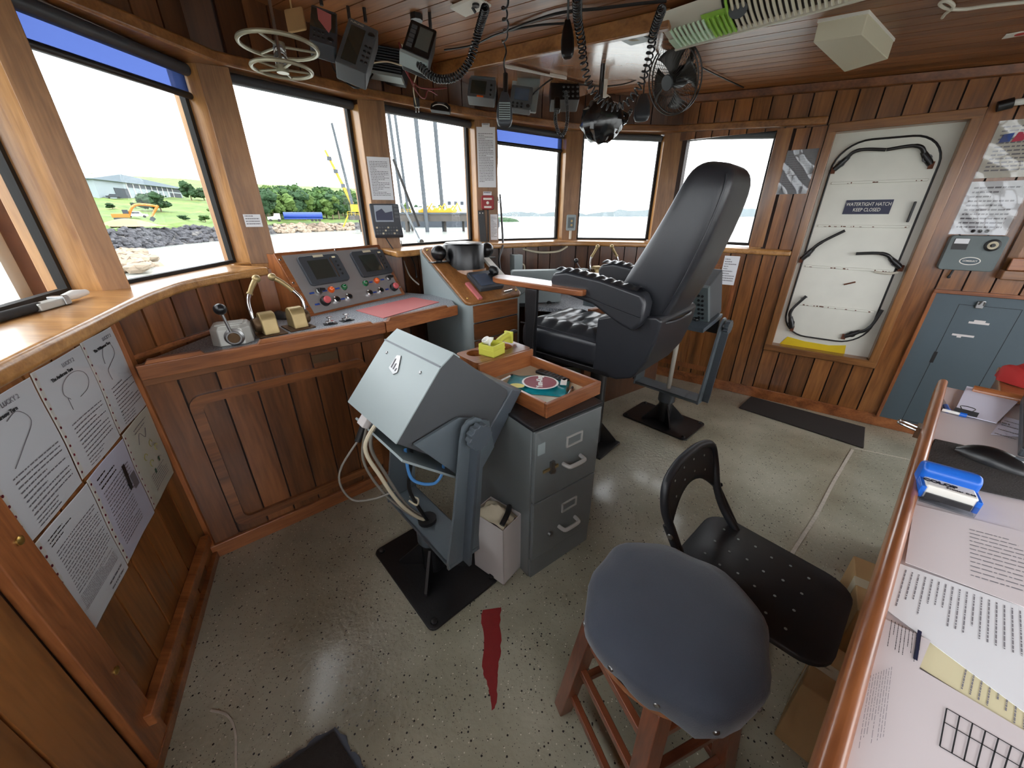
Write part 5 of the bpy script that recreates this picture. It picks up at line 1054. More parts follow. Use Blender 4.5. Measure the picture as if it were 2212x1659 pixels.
M().tube(spline([hl(1.50, 1.135, .03), hl(1.57, 1.13, .05), hl(1.62, 1.14, .04)], 4), .008, 8).build('bolt_latch', 'offwhite', hx)
def rw_thing(name, label, cat, s, z, d=.0145, group=None): return thing(name, label, cat, rwp(s, d, z), TH_R, group)
def wall_paper(t, w, h, mat, n, seed, sleeve=False, skew=0, title=0, cols=1):
    s = lambda u, v, d=0: Vector((-w / 2 + w * u + skew * (.5 - v), -.001 - d - .001 * math.sin(4 * u + 6 * v + seed), -h / 2 + h * v))
    M().grid(lambda u, v: s(u, v), 4, 5).build('sheet', mat, t, smooth=60, fix=False); r = random.Random(seed); m = M()
    for k in range(n):
        v = .9 - .82 * k / n
        for c in range(cols):
            u = .08 + c * .9 / cols; e = u + .8 / cols * (1 if r.random() > .3 else r.uniform(.3, .9))
            while u < e: ww = min(r.uniform(.03, .12), e - u); m.quad(s(u, v, .0015), s(u + ww, v, .0015), s(u + ww, v - .3 / n, .0015), s(u, v - .3 / n, .0015)); u += ww + .02
    if n: o = m.build('print', 'ink', t, smooth=0); o['kind'] = 'stuff'
    if sleeve: M().grid(lambda u, v: s(-.02 + 1.04 * u, v, .006 + .004 * math.sin(9 * u + 5 * v + seed) * math.sin(7 * v)), 14, 14).build('sleeve', 'clear_film', t, smooth=80, fix=False)
    return s
t = rw_thing('notice_sheet', 'crumpled plastic sleeve with a grey notice beside the watertight hatch', 'notice', .875, 1.79); wall_paper(t, .185, .285, 'sleeve_grey', 16, 31, True)
t = rw_thing('notice_sheet', 'plain white typed notice below the window behind the helm chair', 'notice', .59, 1.075, .03); wall_paper(t, .115, .235, 'paper', 10, 32)
t = rw_thing('notice_sheet', 'upper sleeved certificate with a blue and red logo right of the hatch', 'notice', 1.93, 1.85); s = wall_paper(t, .30, .29, 'offwhite', 12, 33, True)
M().prism([s(.12, .76, .003), s(.26, .78, .003), s(.24, .63, .003), s(.10, .62, .003)], (0, -.001, 0)).build('logo_block', 'logo_blue', t, bevel=.008); M().prism([s(.30, .78, .003), s(.44, .78, .003), s(.40, .63, .003), s(.26, .62, .003)], (0, -.001, 0)).build('logo_block', 'logo_red', t, bevel=.008)
text('logo_text', 'SOL', .05, 'ink', t, s(.62, .70, .004), (R(90), 0, 0), bold=.001)
t = rw_thing('notice_sheet', 'lower shiny sleeved sheet with three round stamps above the grey meter box', 'notice', 1.895, 1.54); s = wall_paper(t, .235, .295, 'paper', 10, 34, True)
for k in range(3): M().lathe([(.007, 0), (.010, 0), (.010, .001), (.007, .001)], s(.42 + .12 * k, .07, .003), (0, -1, 0), 16).build('round_stamp', 'ink_dark', t)
cb_ = rw_thing('meter_box', 'grey wall box with meter window and round dial under the sleeved sheets', 'meter box', 1.905, 1.286, .013)
m = rslab(.24, .205, .018, .06, 0); m.xf(Matrix.Rotation(R(90), 4, 'X')).build('case', 'grey_paint', cb_, bevel=.004)
M().bx(-.10, -.035, -.064, -.058, .02, .085).build('meter', 'black', cb_); M().bx(-.098, -.037, -.0655, -.06, .055, .084).build('meter_scale', 'paper', cb_)
M().lathe([(0, 0), (.034, 0), (.034, .008), (.026, .012), (0, .012)], (.065, -.06, .05), (0, -1, 0), 24).build('dial', 'black', cb_); M().lathe([(0, 0), (.024, 0), (.022, .003), (0, .003)], (.065, -.071, .05), (0, -1, 0), 20).build('dial_face', 'chart_tan', cb_); M().lathe([(0, 0), (.011, 0), (.009, .012), (0, .012)], (.065, -.073, .05), (0, -1, 0), 14).build('dial_knob', 'black', cb_)
M().add([Vector((.005 + .046 * math.cos(a), -.0612, -.045 + .024 * math.sin(a))) for a in [2 * math.pi * k / 28 for k in range(28)]], [list(range(28))]).build('oval_badge', 'white', cb_); M().add([Vector((.005 + .041 * math.cos(a), -.0617, -.045 + .019 * math.sin(a))) for a in [2 * math.pi * k / 28 for k in range(28)]], [list(range(28))]).build('oval_badge_inner', 'navy_grey', cb_)
text('badge_text', 'COMSELECT', .014, 'white', cb_, (.005, -.0624, -.045), (R(90), 0, 0), sx=.8, bold=.0003)
M().tube([(-.04, -.03, -.10), (-.045, -.03, -.145)], .006, 8).build('cable_stub', 'black', cb_); M().ball((-.046, -.03, -.15), .009).build('stub_end', 'black', cb_)
gd = rw_thing('grey_locker_door', 'slate grey locker door framed in red-brown wood right of the hatch', 'locker', 1.835, .0, .013)
M().bx(0, .95, -.012, 0, .085, 1.04).build('panel_board', 'navy_grey', gd, smooth=0)
M().bx(-.012, .96, -.028, 0, 1.03, 1.055).build('frame_rail', 'oak_x', gd, bevel=.004); M().bx(-.014, .006, -.026, 0, .085, 1.045).build('frame_stile', 'oak_z', gd, bevel=.003)
for (a, b, z0, z1) in ((.13, .40, .968, .970), (.13, .1325, .10, .97), (.398, .40, .10, .97), (.13, .40, .098, .1)): M().bx(a, b, -.0128, -.011, z0, z1).build('inner_door_gap', 'ink_dark', gd, smooth=0)
M().bx(.20, .235, -.03, -.012, .955, 1.0).build('hasp', 'steel', gd, bevel=.004); M().tube(spline([(.21, -.03, .98), (.215, -.04, 1.0), (.23, -.035, 1.0), (.232, -.03, .975)], 4), .004, 6).build('shackle', 'steel', gd)
for q in ((.21, .30, .855, .868), (.23, .28, .868, .880), (.165, .265, .765, .778), (.19, .21, .755, .766)): M().bx(q[0], q[1], -.0135, -.011, q[2], q[3]).build('tape_label', 'carton', gd, smooth=0)
M().bx(.125, .143, -.0135, -.011, .56, .64).build('black_tape', 'black', gd, smooth=0)
sf = rw_thing('wall_shelf', 'small wooden wall rack at the right edge of the picture', 'shelf', 2.12, 1.15, .013); M().bx(-.06, .5, -.09, 0, -.005, .05).build('ledge', 'teak_x', sf, bevel=.006); M().bx(-.05, .5, -.085, -.07, .05, .12).build('front_lip', 'oak_x', sf, bevel=.004); M().bx(.02, .3, -.06, -.01, .05, .10).build('black_case', 'black', sf)
for k in range(2): M().bx(-.06, -.02, -.03, 0, .05, .60).build('back_stile', 'teak_z', sf)
lt = rw_thing('strip_lamp', 'short white tube lamp with black end cap high on the wall right of the hatch', 'lamp', 1.765, 2.072, .05); M().tube([(.02, -.01, .0), (.6, -.01, .012)], .016, 12).build('tube', 'white_gloss', lt); M().tube([(-.03, -.01, -.012), (.025, -.01, .0)], .026, 12).build('end_cap', 'black', lt); M().bx(.1, .14, -.01, .05, -.02, .02).build('bracket', 'white', lt)
# ------------------------------------------------------------------ overhead: helpers
RC = Vector((0, 0, HC))
def ax(px, py, t): return RC + ray(px, py) * t
def ax_low(px, py, t, drop=.03):
    p = ax(px, py, t); q = ceil_at(px, py, drop); return p if p.z < q.z or ray(px, py).z < .1 else q
def slant(tl, tr, bl, t, tt=None):
    """frame of a face seen at three corners: origin top-left, x right, y down, normal towards the room"""
    a, b, c = ax(*tl, t), ax(*tr, tt[0] if tt else t), ax(*bl, tt[1] if tt else t); x = b - a; w = x.length; x = x / w; y = c - a; y = y - x * y.dot(x); h = y.length; y = y / h
    n = x.cross(y); rot = Matrix((x, -y, -n)).transposed()
    return a + x * w / 2 + y * h / 2, rot, w, h        # local: x right, y up, z out of the face
def device(name, label, cat, tl, tr, bl, t, depth, mat='bezel', tt=None, rad=.008):
    c, rot, w, h = slant(tl, tr, bl, t, tt); o = thing(name, label, cat, c, rot=rot)
    m = rslab(w, h, rad, depth, -depth); m.build('case', mat, o, bevel=.004); return o, w, h
def hang(o, p, top=None, r=.008, mat='black_metal', name='bracket'):
    """a bracket from a thing up to the ceiling"""
    q = Vector((p.x, p.y, ceilz(p) + .005)) if top is None else top
    M().tube([p, q], r, 8).build(name, mat, o, world=True)
def screen(o, x0, x1, y0, y1, mat='screen', name='screen'): return M().bx(x0, x1, y0, y1, .0, .0015).build(name, mat, o)
def keys(o, pts, r=.007, mat='black'):
    for x, y in pts: M().lathe([(0, 0), (r, 0), (r * .8, .003), (0, .0035)], (x, y, 0), (0, 0, 1), 10).build('key', mat, o)

# handwheels of the searchlight control
def wheel(o, c, r, spokes, mat='brass', tilt=0, tube=.009, nm='rim'):
    M().tube([c + Vector((r * math.cos(a), r * math.sin(a), 0)) for a in [2 * math.pi * k / 36 for k in range(36)]], tube, 8, closed=True).build(nm, mat, o, world=True)
    for k in range(spokes): a = 2 * math.pi * k / spokes + .5; M().tube([c, c + Vector((r * math.cos(a), r * math.sin(a), 0))], tube * .6, 8).build('spoke', mat, o, world=True)
    M().lathe([(0, -.012), (.022, -.012), (.022, .012), (0, .012)], c, (0, 0, 1), 16).build('hub', mat, o, world=True)
base('wheel_paint', srgb(150, 146, 126), .4, metal=.4, var=.15)
c1, c2 = ax(603, 100, 1.5), ax(610, 150, 1.46)
hw = thing('searchlight_control', 'two pale handwheels on a spring shaft hanging over the port window', 'handwheel', c2, 0)
wheel(hw, c1, .142, 3, 'wheel_paint', tube=.008); wheel(hw, c2, .105, 5, 'wheel_paint', tube=.007)
M().tube(coil([c1, (c1 + c2) / 2, c2], .02, 6, 12), .004, 6).build('spring', 'steel', hw, world=True); M().tube([c2, Vector((c1.x, c1.y, ceilz(c1) + .004))], .006, 10).build('shaft', 'steel', hw, world=True)
# instruments along the front, port to starboard
o, w, h = device('cardboard_cover', 'folded beige card wedged behind the pink-noted display overhead', 'card', (612, 20), (652, 12), (610, 72), 1.68, .01, 'cardboard'); hang(o, ax(630, 20, 1.685), mat='cardboard', r=.004, name='tab')
o, w, h = device('echo_sounder', 'dark overhead display with a pink note stuck on its screen', 'display', (672, 8), (728, 28), (660, 82), 1.64, .07, 'bezel', tt=(1.68, 1.58)); screen(o, -.07 * w / .13 * .9, .45 * w, -.12 * h, .42 * h)
M().prism([(-.28 * w, .42 * h, .003), (.28 * w, .36 * h, .003), (.30 * w, -.02 * h, .003), (.22 * w, -.18 * h, .003), (-.2 * w, .1 * h, .003)], (0, 0, .001)).build('pink_note', 'pink_mat', o, smooth=0)
keys(o, [(-.32 * w + .16 * w * i, -.22 * h - .14 * h * j) for i in range(3) for j in range(2)]); keys(o, [(.28 * w, -.33 * h)], .014); hang(o, ax(695, 12, 1.68))
o, w, h = device('fish_finder', 'overhead grey display with a column of round keys, next to the pink-noted one', 'display', (754, 36), (818, 66), (724, 132), 1.70, .08, 'bezel2', tt=(1.74, 1.63)); screen(o, -.36 * w, .12 * w, -.40 * h, .36 * h, 'screen')
keys(o, [(.26 * w + .14 * w * i, .05 * h - .11 * h * j) for i in range(2) for j in range(4)], .008); keys(o, [(.32 * w, .33 * h)], .016); text('brand', 'FURUNO', .014, 'offwhite', o, (-.2 * w, .43 * h, .001)); hang(o, ax(790, 48, 1.77)); hang(o, ax(755, 42, 1.76))
o, w, h = device('louvred_speaker', 'black louvred loudspeaker mounted above the forward window', 'speaker', (806, 95), (878, 108), (800, 150), 2.2, .10, 'black')
for k in range(9): M().box((0, -.42 * h + .105 * h * k, .004), (w * .94, .006, .012), Matrix.Rotation(R(30), 3, 'X')).build('louvre', 'bezel', o)
M().bx(-.5 * w, .5 * w, -.62 * h, -.5 * h, -.05, .0).build('pale_lip', 'grey_light', o); hang(o, ax(840, 95, 2.25))
o, w, h = device('radio_set', 'black overhead radio with bright reflecting screen and loose wiring', 'radio', (888, 40), (944, 66), (868, 104), 1.72, .10, 'black', tt=(1.75, 1.68)); screen(o, -.1 * w, .4 * w, -.3 * h, .38 * h, 'lcd_grey')
for k in range(5): M().bx(-.40 * w, -.2 * w, -.36 * h + .15 * h * k, -.26 * h + .15 * h * k, 0, .004).build('key', 'bezel2', o)
M().bx(-.55 * w, .5 * w, -.62 * h, -.52 * h, -.06, .0).build('mounting_bar', 'grey_light', o); hang(o, ax(900, 45, 1.80), r=.03); hang(o, ax(930, 62, 1.79))
o, w, h = device('gps_display', 'small grey overhead display with dark screen beside the hanging microphone', 'display', (1014, 166), (1072, 173), (1003, 206), 2.4, .08, 'bezel2'); screen(o, -.40 * w, .16 * w, -.34 * h, .36 * h); keys(o, [(.34 * w, .2 * h), (.34 * w, -.05 * h), (.34 * w, -.3 * h)], .008); M().bx(-.15 * w, .1 * w, -.49 * h, -.41 * h, 0, .002).build('amber_tag', 'orange_lens', o)
m = M(); m.tube([(-.5 * w, .1 * h, -.04), (-.5 * w, .9 * h, -.06), (.4 * w, .95 * h, -.06), (.46 * w, .1 * h, -.04)], .009, 8); m.build('gimbal', 'grey_metal', o); hang(o, ax(1040, 150, 2.48))
o, w, h = device('pale_backplate', 'pale angled backing plate with a small display overhead', 'plate', (1118, 163), (1168, 170), (1108, 236), 2.52, .015, 'grey_light'); hang(o, ax(1140, 166, 2.53))
o, w, h = device('compass_display', 'small dark display with six round keys mounted on the pale plate', 'display', (1106, 182), (1152, 188), (1100, 232), 2.42, .05, 'bezel2'); screen(o, -.32 * w, .34 * w, -.12 * h, .38 * h, 'screen_blue'); keys(o, [(-.34 * w + .2 * w * i, -.27 * h - .14 * h * j) for i in range(3) for j in range(2)], .008); keys(o, [(.36 * w, -.33 * h)], .014); M().bx(-.5 * w, -.3 * w, .5 * h, .66 * h, -.04, .0).build('gimbal', 'grey_light', o)
M().box((0, 0, -.065), (w * .5, h * .5, .05)).build('mount_block', 'grey_metal', o)
o, w, h = device('radio_set', 'dark radio set with a keypad tucked under the soffit by the helm', 'radio', (1190, 165), (1252, 165), (1190, 215), 2.6, .12, 'black'); keys(o, [(-.05 * w + .16 * w * i, .25 * h - .2 * h * j) for i in range(4) for j in range(4)], .009, 'bezel2'); M().bx(-.38 * w, -.18 * w, -1.0 * h, -.45 * h, -.03, .02).build('handset', 'black_gloss', o, bevel=.008); hang(o, ax(1220, 165, 2.68), r=.02)
ic = ax(955, 226, 2.42); c, rot, w, h = slant((932, 216), (974, 222), (931, 236), 2.42); o = thing('clinometer', 'black half-round clinometer on the rail over the forward window', 'gauge', c, rot=rot)
M().prism([(-.5 * w, -.5 * h, 0), (.5 * w, -.5 * h, 0), (.5 * w, .1 * h, 0), (.3 * w, .45 * h, 0), (-.3 * w, .45 * h, 0), (-.5 * w, .1 * h, 0)], (0, 0, -.03)).build('case', 'black', o, bevel=.003); M().tube([(.42 * w * math.cos(a), -.35 * h + .5 * h * math.sin(a), .001) for a in [R(20 + 14 * k) for k in range(11)]], .0025, 6).build('scale_arc', 'white', o); M().bx(-.18 * w, .18 * w, .2 * h, .36 * h, 0, .001).build('label', 'bezel2', o); hang(o, c - Vector((0, -.02, 0)), c + Vector((-.02, .09, .0)), .006)
# switch plate and vent on the ceiling
p = ceil_at(1020, 8, .0); o = thing('switch_plate', 'white metal switch plate on the planked ceiling', 'switch', p, TH_R); M().bx(-.09, .07, -.05, .05, -.012, .0).build('plate', 'white', o, bevel=.002); M().tube([(.0, 0, -.012), (.01, .01, -.03)], .006, 8).build('toggle', 'black', o); M().lathe([(0, 0), (.016, 0), (.016, .008), (0, .008)], (.03, -.01, -.012), (0, 0, -1), 12).build('knob', 'black', o)
P = [ceil_at(x, y, .056) for x, y in ((1332, 84), (1376, 73), (1412, 88), (1362, 99))]; o = thing('vent_plate', 'grey diamond-set cover plate on the glossy soffit', 'plate', sum(P, Vector()) / 4, 0); m = M(); m.prism(P, (0, 0, .010)); m.build('plate', 'grey_light', o, world=True, bevel=.002); c = sum(P, Vector()) / 4; M().add([c + Vector((.03 * math.cos(a), .012 * math.sin(a), -.001)) for a in [2 * math.pi * k / 16 for k in range(16)]], [list(range(16))]).build('sticker', 'chart_tan', o, world=True)
# coiled microphone leads and microphones
def cord(label, pts, r, turns, wire=.0035, mat='black_gloss'):
    P = spline([ax_low(x, y, t, .10) for x, y, t in pts], 8); o = M().tube(coil(P, r, turns, 12), wire, 6).build('coiled_cord', mat, None, smooth=80); tag(o, label, 'cord'); return o
cord('thick coiled black lead sagging from the overhead radio up to the ceiling plate', [(893, 118, 1.72), (915, 150, 1.72), (945, 170, 1.72), (985, 165, 1.7), (1015, 130, 1.66), (1033, 70, 1.6), (1050, 12, 1.55)], .014, 46, .0045)
cord('loosely coiled black lead dropping from the ceiling to the ribbed microphone', [(1096, -30, 1.5), (1090, 25, 1.6), (1093, 60, 1.7), (1089, 95, 1.78), (1090, 130, 1.82), (1092, 165, 1.84)], .011, 6, .004)
cord('long coiled black lead hanging down beside the black handset', [(1247, -12, 1.5), (1248, 40, 1.55), (1256, 90, 1.65), (1262, 140, 1.75), (1275, 185, 1.8), (1310, 228, 1.85), (1350, 225, 1.85), (1385, 180, 1.8), (1403, 120, 1.7), (1412, 70, 1.6), (1432, 14, 1.5)], .016, 52, .0036)
cord('small coiled loop of lead below the keypad radio', [(1222, 195, 2.5), (1226, 250, 2.45), (1220, 286, 2.44), (1208, 288, 2.44), (1200, 262, 2.45), (1201, 235, 2.46)], .009, 44, .0028)
cord('thin coiled lead looping under the black wrapped bundle', [(1266, 236, 2.35), (1272, 270, 2.35), (1290, 300, 2.35), (1312, 302, 2.35), (1340, 275, 2.35), (1365, 235, 2.35)], .010, 40, .0028)
def mic(name, label, top, bot, wpx, t, ribs=True, mat='bezel', roll=0):
    a, b = ax(*top, t), ax(*bot, t); d = b - a; L = d.length; z = -d.normalized(); y = (RC - a); y = (y - z * y.dot(z)).normalized(); x = y.cross(z); W = wpx * t / 802
    o = thing(name, label, 'microphone', b, rot=Matrix((x, y, z)).transposed()); rings = []
    for f, w_, d_ in ((0, .55, .5), (.06, .85, .8), (.2, 1, 1), (.45, 1.0, 1), (.7, .8, .85), (.9, .55, .6), (1.0, .4, .4)): rings.append([Vector((px_, py_, f * L)) for px_, py_ in rrect(W * w_, W * .55 * d_, W * .2 * w_, 4)])
    M().loft(rings).build('body', mat, o, smooth=60)
    if ribs:
        M().bx(-.36 * W, .36 * W, .24 * W, .285 * W, .12 * L, .62 * L).build('grille', 'grey_light', o, bevel=.003)
        for k in range(7): M().bx(-.34 * W, .34 * W, .28 * W, .295 * W, (.15 + .065 * k) * L, (.175 + .065 * k) * L).build('rib', 'black', o)
    return o, b, a
o, b, a = mic('hand_microphone', 'black hand microphone with ribbed grille hanging centre over the windows', (1090, 200), (1090, 273), 34, 1.84); M().tube([ax(1092, 160, 1.84), ax(1092, 202, 1.84)], .012, 10).build('strain_relief', 'black', o, world=True)
o, b, a = mic('hand_microphone', 'smooth black handset hanging from the ceiling left of the fan', (1226, 44), (1226, 125), 28, 1.58, False, 'black_gloss'); M().tube([ceil_at(1228, -25, 0), ax(1227, 46, 1.58)], .005, 8).build('lead', 'black', o, world=True)
o, b, a = mic('hand_microphone', 'flat dark microphone hanging just left of the wire fan', (1390, 205), (1385, 261), 33, 2.3, False, 'bezel'); M().tube([ax(1393, 150, 2.25), ax(1390, 208, 2.3)], .004, 8).build('lead', 'black', o, world=True); hang(o, ax(1393, 158, 2.25), r=.004, name='lead')
# black wrapped bundle
c = ax(1300, 262, 2.3); o = thing('wrapped_camera', 'bundle wrapped in shiny black plastic hanging above the forward window', 'bundle', c, 0); r = random.Random(9)
m = M(); m.ball((0, 0, 0), .115, 22, 14, (1.15, .8, 1.0)); m.v = [p * (1 + .10 * math.sin(13 * p.x * 9 + p.z * 40) * math.cos(p.y * 50 + 11 * p.z) + r.uniform(-.03, .03)) for p in m.v]; base('bin_bag', srgb(20, 21, 24), .22, coat=.4); m.build('plastic_wrap', 'bin_bag', o, smooth=25)
M().tube(spline([(.06, 0, .02), (.13, -.02, -.01), (.15, 0, .03), (.10, 0, .05)], 4), .014, 8).build('tied_end', 'bin_bag', o); hang(o, c + Vector((-.02, 0, .08)), r=.014, mat='bin_bag', name='neck')
# white pipe stub with flange
c = ceil_at(1309, 160, .02); o = thing('pipe_bracket', 'white flanged pipe bracket hanging from the ceiling', 'bracket', c, 0); M().lathe([(0, 0), (.05, 0), (.05, .012), (0, .012)], (0, 0, .0), (0, 0, 1), 20).build('flange', 'white', o); M().tube([(0, 0, 0), (-.004, 0, -.13)], .018, 12).build('stem', 'white', o); M().tube([(.0, 0, -.11), (.04, 0, -.13)], .011, 10).build('hook', 'white', o)
# wire cage fan
c = ax(1456, 172, 2.0); nf = Vector((-.80, -.45, -.38)).normalized(); zx = nf; xx = Vector((0, 0, 1)).cross(zx).normalized(); yy = zx.cross(xx)
o = thing('cage_fan', 'dark wire cage fan hung under the ceiling above the starboard window', 'fan', c, rot=Matrix((xx, yy, zx)).transposed()); RF = .158
for zf in (.045, -.045): M().tube([(RF * math.cos(a), RF * math.sin(a), zf * .3) for a in [2 * math.pi * k / 40 for k in range(40)]], .004, 6, closed=True).build('cage_ring', 'fan_grille', o)
m = M()
for s in (1, -1):
    for k in range(48): a = 2 * math.pi * k / 48; m.tube([(.035 * math.cos(a), .035 * math.sin(a), s * .05), (RF * .6 * math.cos(a + .08), RF * .6 * math.sin(a + .08), s * .048), (RF * math.cos(a + .12), RF * math.sin(a + .12), s * .012)], .0013, 4)
w = m.build('cage_wires', 'fan_grille', o); w['kind'] = 'stuff'
M().lathe([(0, .05), (.036, .05), (.034, .058), (0, .06)], (0, 0, 0), (0, 0, 1), 20).build('centre_cap', 'bezel', o); M().lathe([(0, -.13), (.04, -.13), (.05, -.05), (.03, .02), (0, .02)], (0, 0, 0), (0, 0, 1), 20).build('motor', 'black', o)
for k in range(4):
    a0 = 2 * math.pi * k / 4; M().grid(lambda u, v: Vector(((.03 + .105 * u) * math.cos(a0 + (v - .5) * (.5 + .7 * u)), (.03 + .105 * u) * math.sin(a0 + (v - .5) * (.5 + .7 * u)), .02 * (v - .5) * 2)), 5, 5).build('blade', 'fan_grille', o, solid=.002)
q = c - nf * .12; hang(o, q, r=.012, name='stalk')
# air-conditioner cover under the ceiling
A, B = ceil_at(1462, 106, .085), ceil_at(1866, 28, .085); e = (B - A); e.z = 0; L = e.length; e.normalize(); n_ = Vector((e.y, -e.x, 0))
if n_.y > 0: n_ = -n_
o = thing('air_conditioner', 'ribbed cream air conditioner cover with a green stained corner under the ceiling', 'air conditioner', A, math.atan2(e.y, e.x)); W2_ = .25
zt_ = ceilz((A + B) / 2) - A.z
def acp(u, q): return Vector((u * L, -W2_ * (1 - math.cos(q)) if False else -W2_ * math.sin(q), zt_ * (1 - math.cos(q)) ** .85))
m = M(); m.loft([[Vector((x, .0, 0))] + [acp(x / L, R(90) * k / 8) for k in range(9)] + [Vector((x, 0, zt_))] for x in (0.0, L)]); m.build('shell', 'offwhite', o, smooth=50)
for k in range(34):
    x = L * (.05 + .92 * k / 33); fr = .42 if x < L * .36 else .8
    M().tube([acp(x / L, R(90) * (.08 + fr * j / 5)) + Vector((0, -.004, -.006)) for j in range(6)], .0055, 6).build('rib', 'green_stain' if .26 < x / L < .40 else ('mint' if x / L <= .26 else 'lamp_shell'), o)
m = M(); m.grid(lambda u, v: acp(.36 + .60 * u, R(90) * (.14 + .70 * v)) + Vector((0, -.0015, -.0015)), 6, 8); m.build('dark_opening', 'black', o, smooth=60)
m = M(); m.grid(lambda u, v: acp(.24 + .14 * u, R(90) * (.05 + .55 * v)) + Vector((0, -.003, -.003)), 6, 8); m.build('green_stain', 'green_stain', o, smooth=60)
m = M(); m.grid(lambda u, v: acp(.0 + .26 * u, R(90) * (.02 + .26 * v)) + Vector((0, -.003, -.003)), 6, 8); m.build('mint_lip', 'mint', o, smooth=60)
p = acp(.44, R(90) * .5); M().add([p + Vector((.035 * math.cos(a), -.012 - .02 * math.sin(a), -.010 + .022 * math.sin(a))) for a in [2 * math.pi * k / 20 for k in range(20)]], [list(range(20))]).build('oval_badge', 'bezel2', o)
M().bx(-.01, L + .01, .0, .012, -.004, zt_).build('back_flange', 'offwhite', o); M().bx(L, L + .05, -.08, 0, .02, .05).build('end_clip', 'offwhite', o)
# box lamp
P = [ceil_at(x, y, .08) for x, y in ((1756, 92), (1862, 75), (1918, 128), (1824, 156))]; c = sum(P, Vector()) / 4; o = thing('ceiling_light', 'cream box ceiling lamp beside the air conditioner', 'lamp', c, TH_R); m = M(); m.prism(P, (0, 0, .075)); m.build('diffuser', 'lamp_shell', o, world=True, bevel=.004); m = M(); m.prism([lift(c + (p - c) * 1.02, p.z + .068) for p in P], (0, 0, .012)); m.build('base_tray', 'white', o, world=True, smooth=0)
# rope and a small sticker on the ceiling
P = [ceil_at(x, y, .012) for x, y in ((2240, 2), (2140, 12), (2080, 20), (2045, 18), (2030, 8), (2045, 2), (2060, 14), (2042, 30), (2036, 38))]; tag(M().tube(spline(P, 6), .006, 8).build('knotted_rope', 'offwhite'), 'knotted white cord strung along the ceiling', 'rope')
p = ceil_at(2205, 72, .0); o = thing('ceiling_sticker', 'white sticker with a red ring on the ceiling planks', 'sticker', p, TH_R); M().bx(-.05, .08, -.03, .03, -.003, .0).build('backing', 'white', o, smooth=0); M().lathe([(.012, 0), (.018, 0), (.018, .001), (.012, .001)], (.0, 0, -.003), (0, 0, -1), 18).build('red_ring', 'red', o)
# loose overhead wiring
def wire(label, pts, r=.004, mat='black', drop=None):
    P = [ax_low(x, y, t, .012) for x, y, t in pts]; tag(M().tube(spline(P, 7), r, 6).build('loose_wire', mat), label, 'cable')
wire('dark red wire drooping from the radio to the clinometer', [(862, 92, 1.95), (875, 150, 2.0), (900, 185, 2.1), (930, 192, 2.2), (965, 190, 2.3)], .004, 'cable_red')
wire('second red wire looping below the overhead radio', [(864, 96, 1.95), (886, 170, 2.05), (905, 205, 2.15), (918, 212, 2.2), (925, 195, 2.2), (945, 205, 2.25)], .0035, 'cable_red')
wire('thin beige wire behind the overhead radio', [(868, 95, 1.95), (880, 135, 2.0), (900, 152, 2.05), (893, 190, 2.1), (900, 232, 2.15)], .003, 'cable_cream')
wire('black mains lead looping under the fish finder', [(705, 100, 1.9), (722, 150, 2.05), (745, 175, 2.1), (770, 190, 2.1), (790, 182, 2.15), (805, 160, 2.2)], .005, 'black')
wire('grey lead from the handwheels to the bundle over the window', [(660, 125, 2.0), (690, 160, 2.1), (735, 175, 2.15), (765, 190, 2.15)], .004, 'cable_grey')
wire('black cable along the soffit edge board', [(960, 108, 2.35), (1020, 98, 2.2), (1080, 72, 2.1), (1160, 55, 2.0), (1230, 50, 1.95)], .005, 'black')
wire('second black cable clipped along the soffit edge', [(1100, 65, 2.1), (1200, 30, 1.98), (1300, 18, 1.93), (1380, 8, 1.9), (1440, 2, 1.88)], .006, 'black')
wire('pale lead running over the louvred speaker', [(800, 137, 2.05), (835, 133, 2.1), (870, 142, 2.15), (905, 150, 2.2)], .004, 'cable_cream')
wire('black cable under the soffit by the keypad radio', [(1150, 205, 2.5), (1185, 175, 2.5), (1220, 160, 2.52), (1275, 148, 2.45)], .005, 'black')
wire('thin black cable strung from the fan to the wall corner', [(1500, 138, 2.3), (1550, 163, 2.55), (1606, 189, 2.75)], .005, 'black')
wire('slack black cable behind the pipe bracket', [(1250, 182, 2.55), (1300, 186, 2.55), (1345, 182, 2.5), (1375, 172, 2.45)], .004, 'black')
o = thing('mains_plug', 'black mains plug dangling below the radio wiring', 'plug', ax(900, 222, 2.15), 0); M().box((0, 0, 0), (.03, .03, .045)).build('body', 'black', o, bevel=.004); M().tube([(-.008, 0, -.02), (-.008, 0, -.045)], .003, 6).build('pin', 'chrome', o); M().tube([(.008, 0, -.02), (.008, 0, -.045)], .003, 6).build('pin', 'chrome', o)

# ------------------------------------------------------------------ things on the posts and sill
def pf(i):   # frame of a post's inner face: centre bottom, angle with local -y towards the room
    c, r, zs, zh = POSTS[i]; return (c + r) / 2, math.atan2((r - c).y, (r - c).x), (r - c).length, zs, zh
def post_paper(i, z0, z1, w, label, seed, n, mat='paper', off=0):
    m_, th_, W0, zs, zh = pf(i); n_ = -outw(POSTS[i][0], POSTS[i][1]); t = thing('post_notice', label, 'notice', lift(m_ + n_ * .0105, (z0 + z1) / 2) + V2(math.cos(th_), math.sin(th_)) * off, th_); wall_paper(t, w, z1 - z0, mat, n, seed); return t
def zpost(i, py, px): # height of a pixel on post i
    m_, th_, W0, zs, zh = pf(i); return far(px, py, math.hypot(m_.x, m_.y)).z
t = post_paper(1, zpost(1, 490, 550), zpost(1, 463, 548), .075, 'small white printed label on the post left of the engine panel', 51, 4)
t = post_paper(2, zpost(2, 432, 830), zpost(2, 340, 825), .14, 'typed white sheet with crest on the post above the grey fax display', 52, 22)
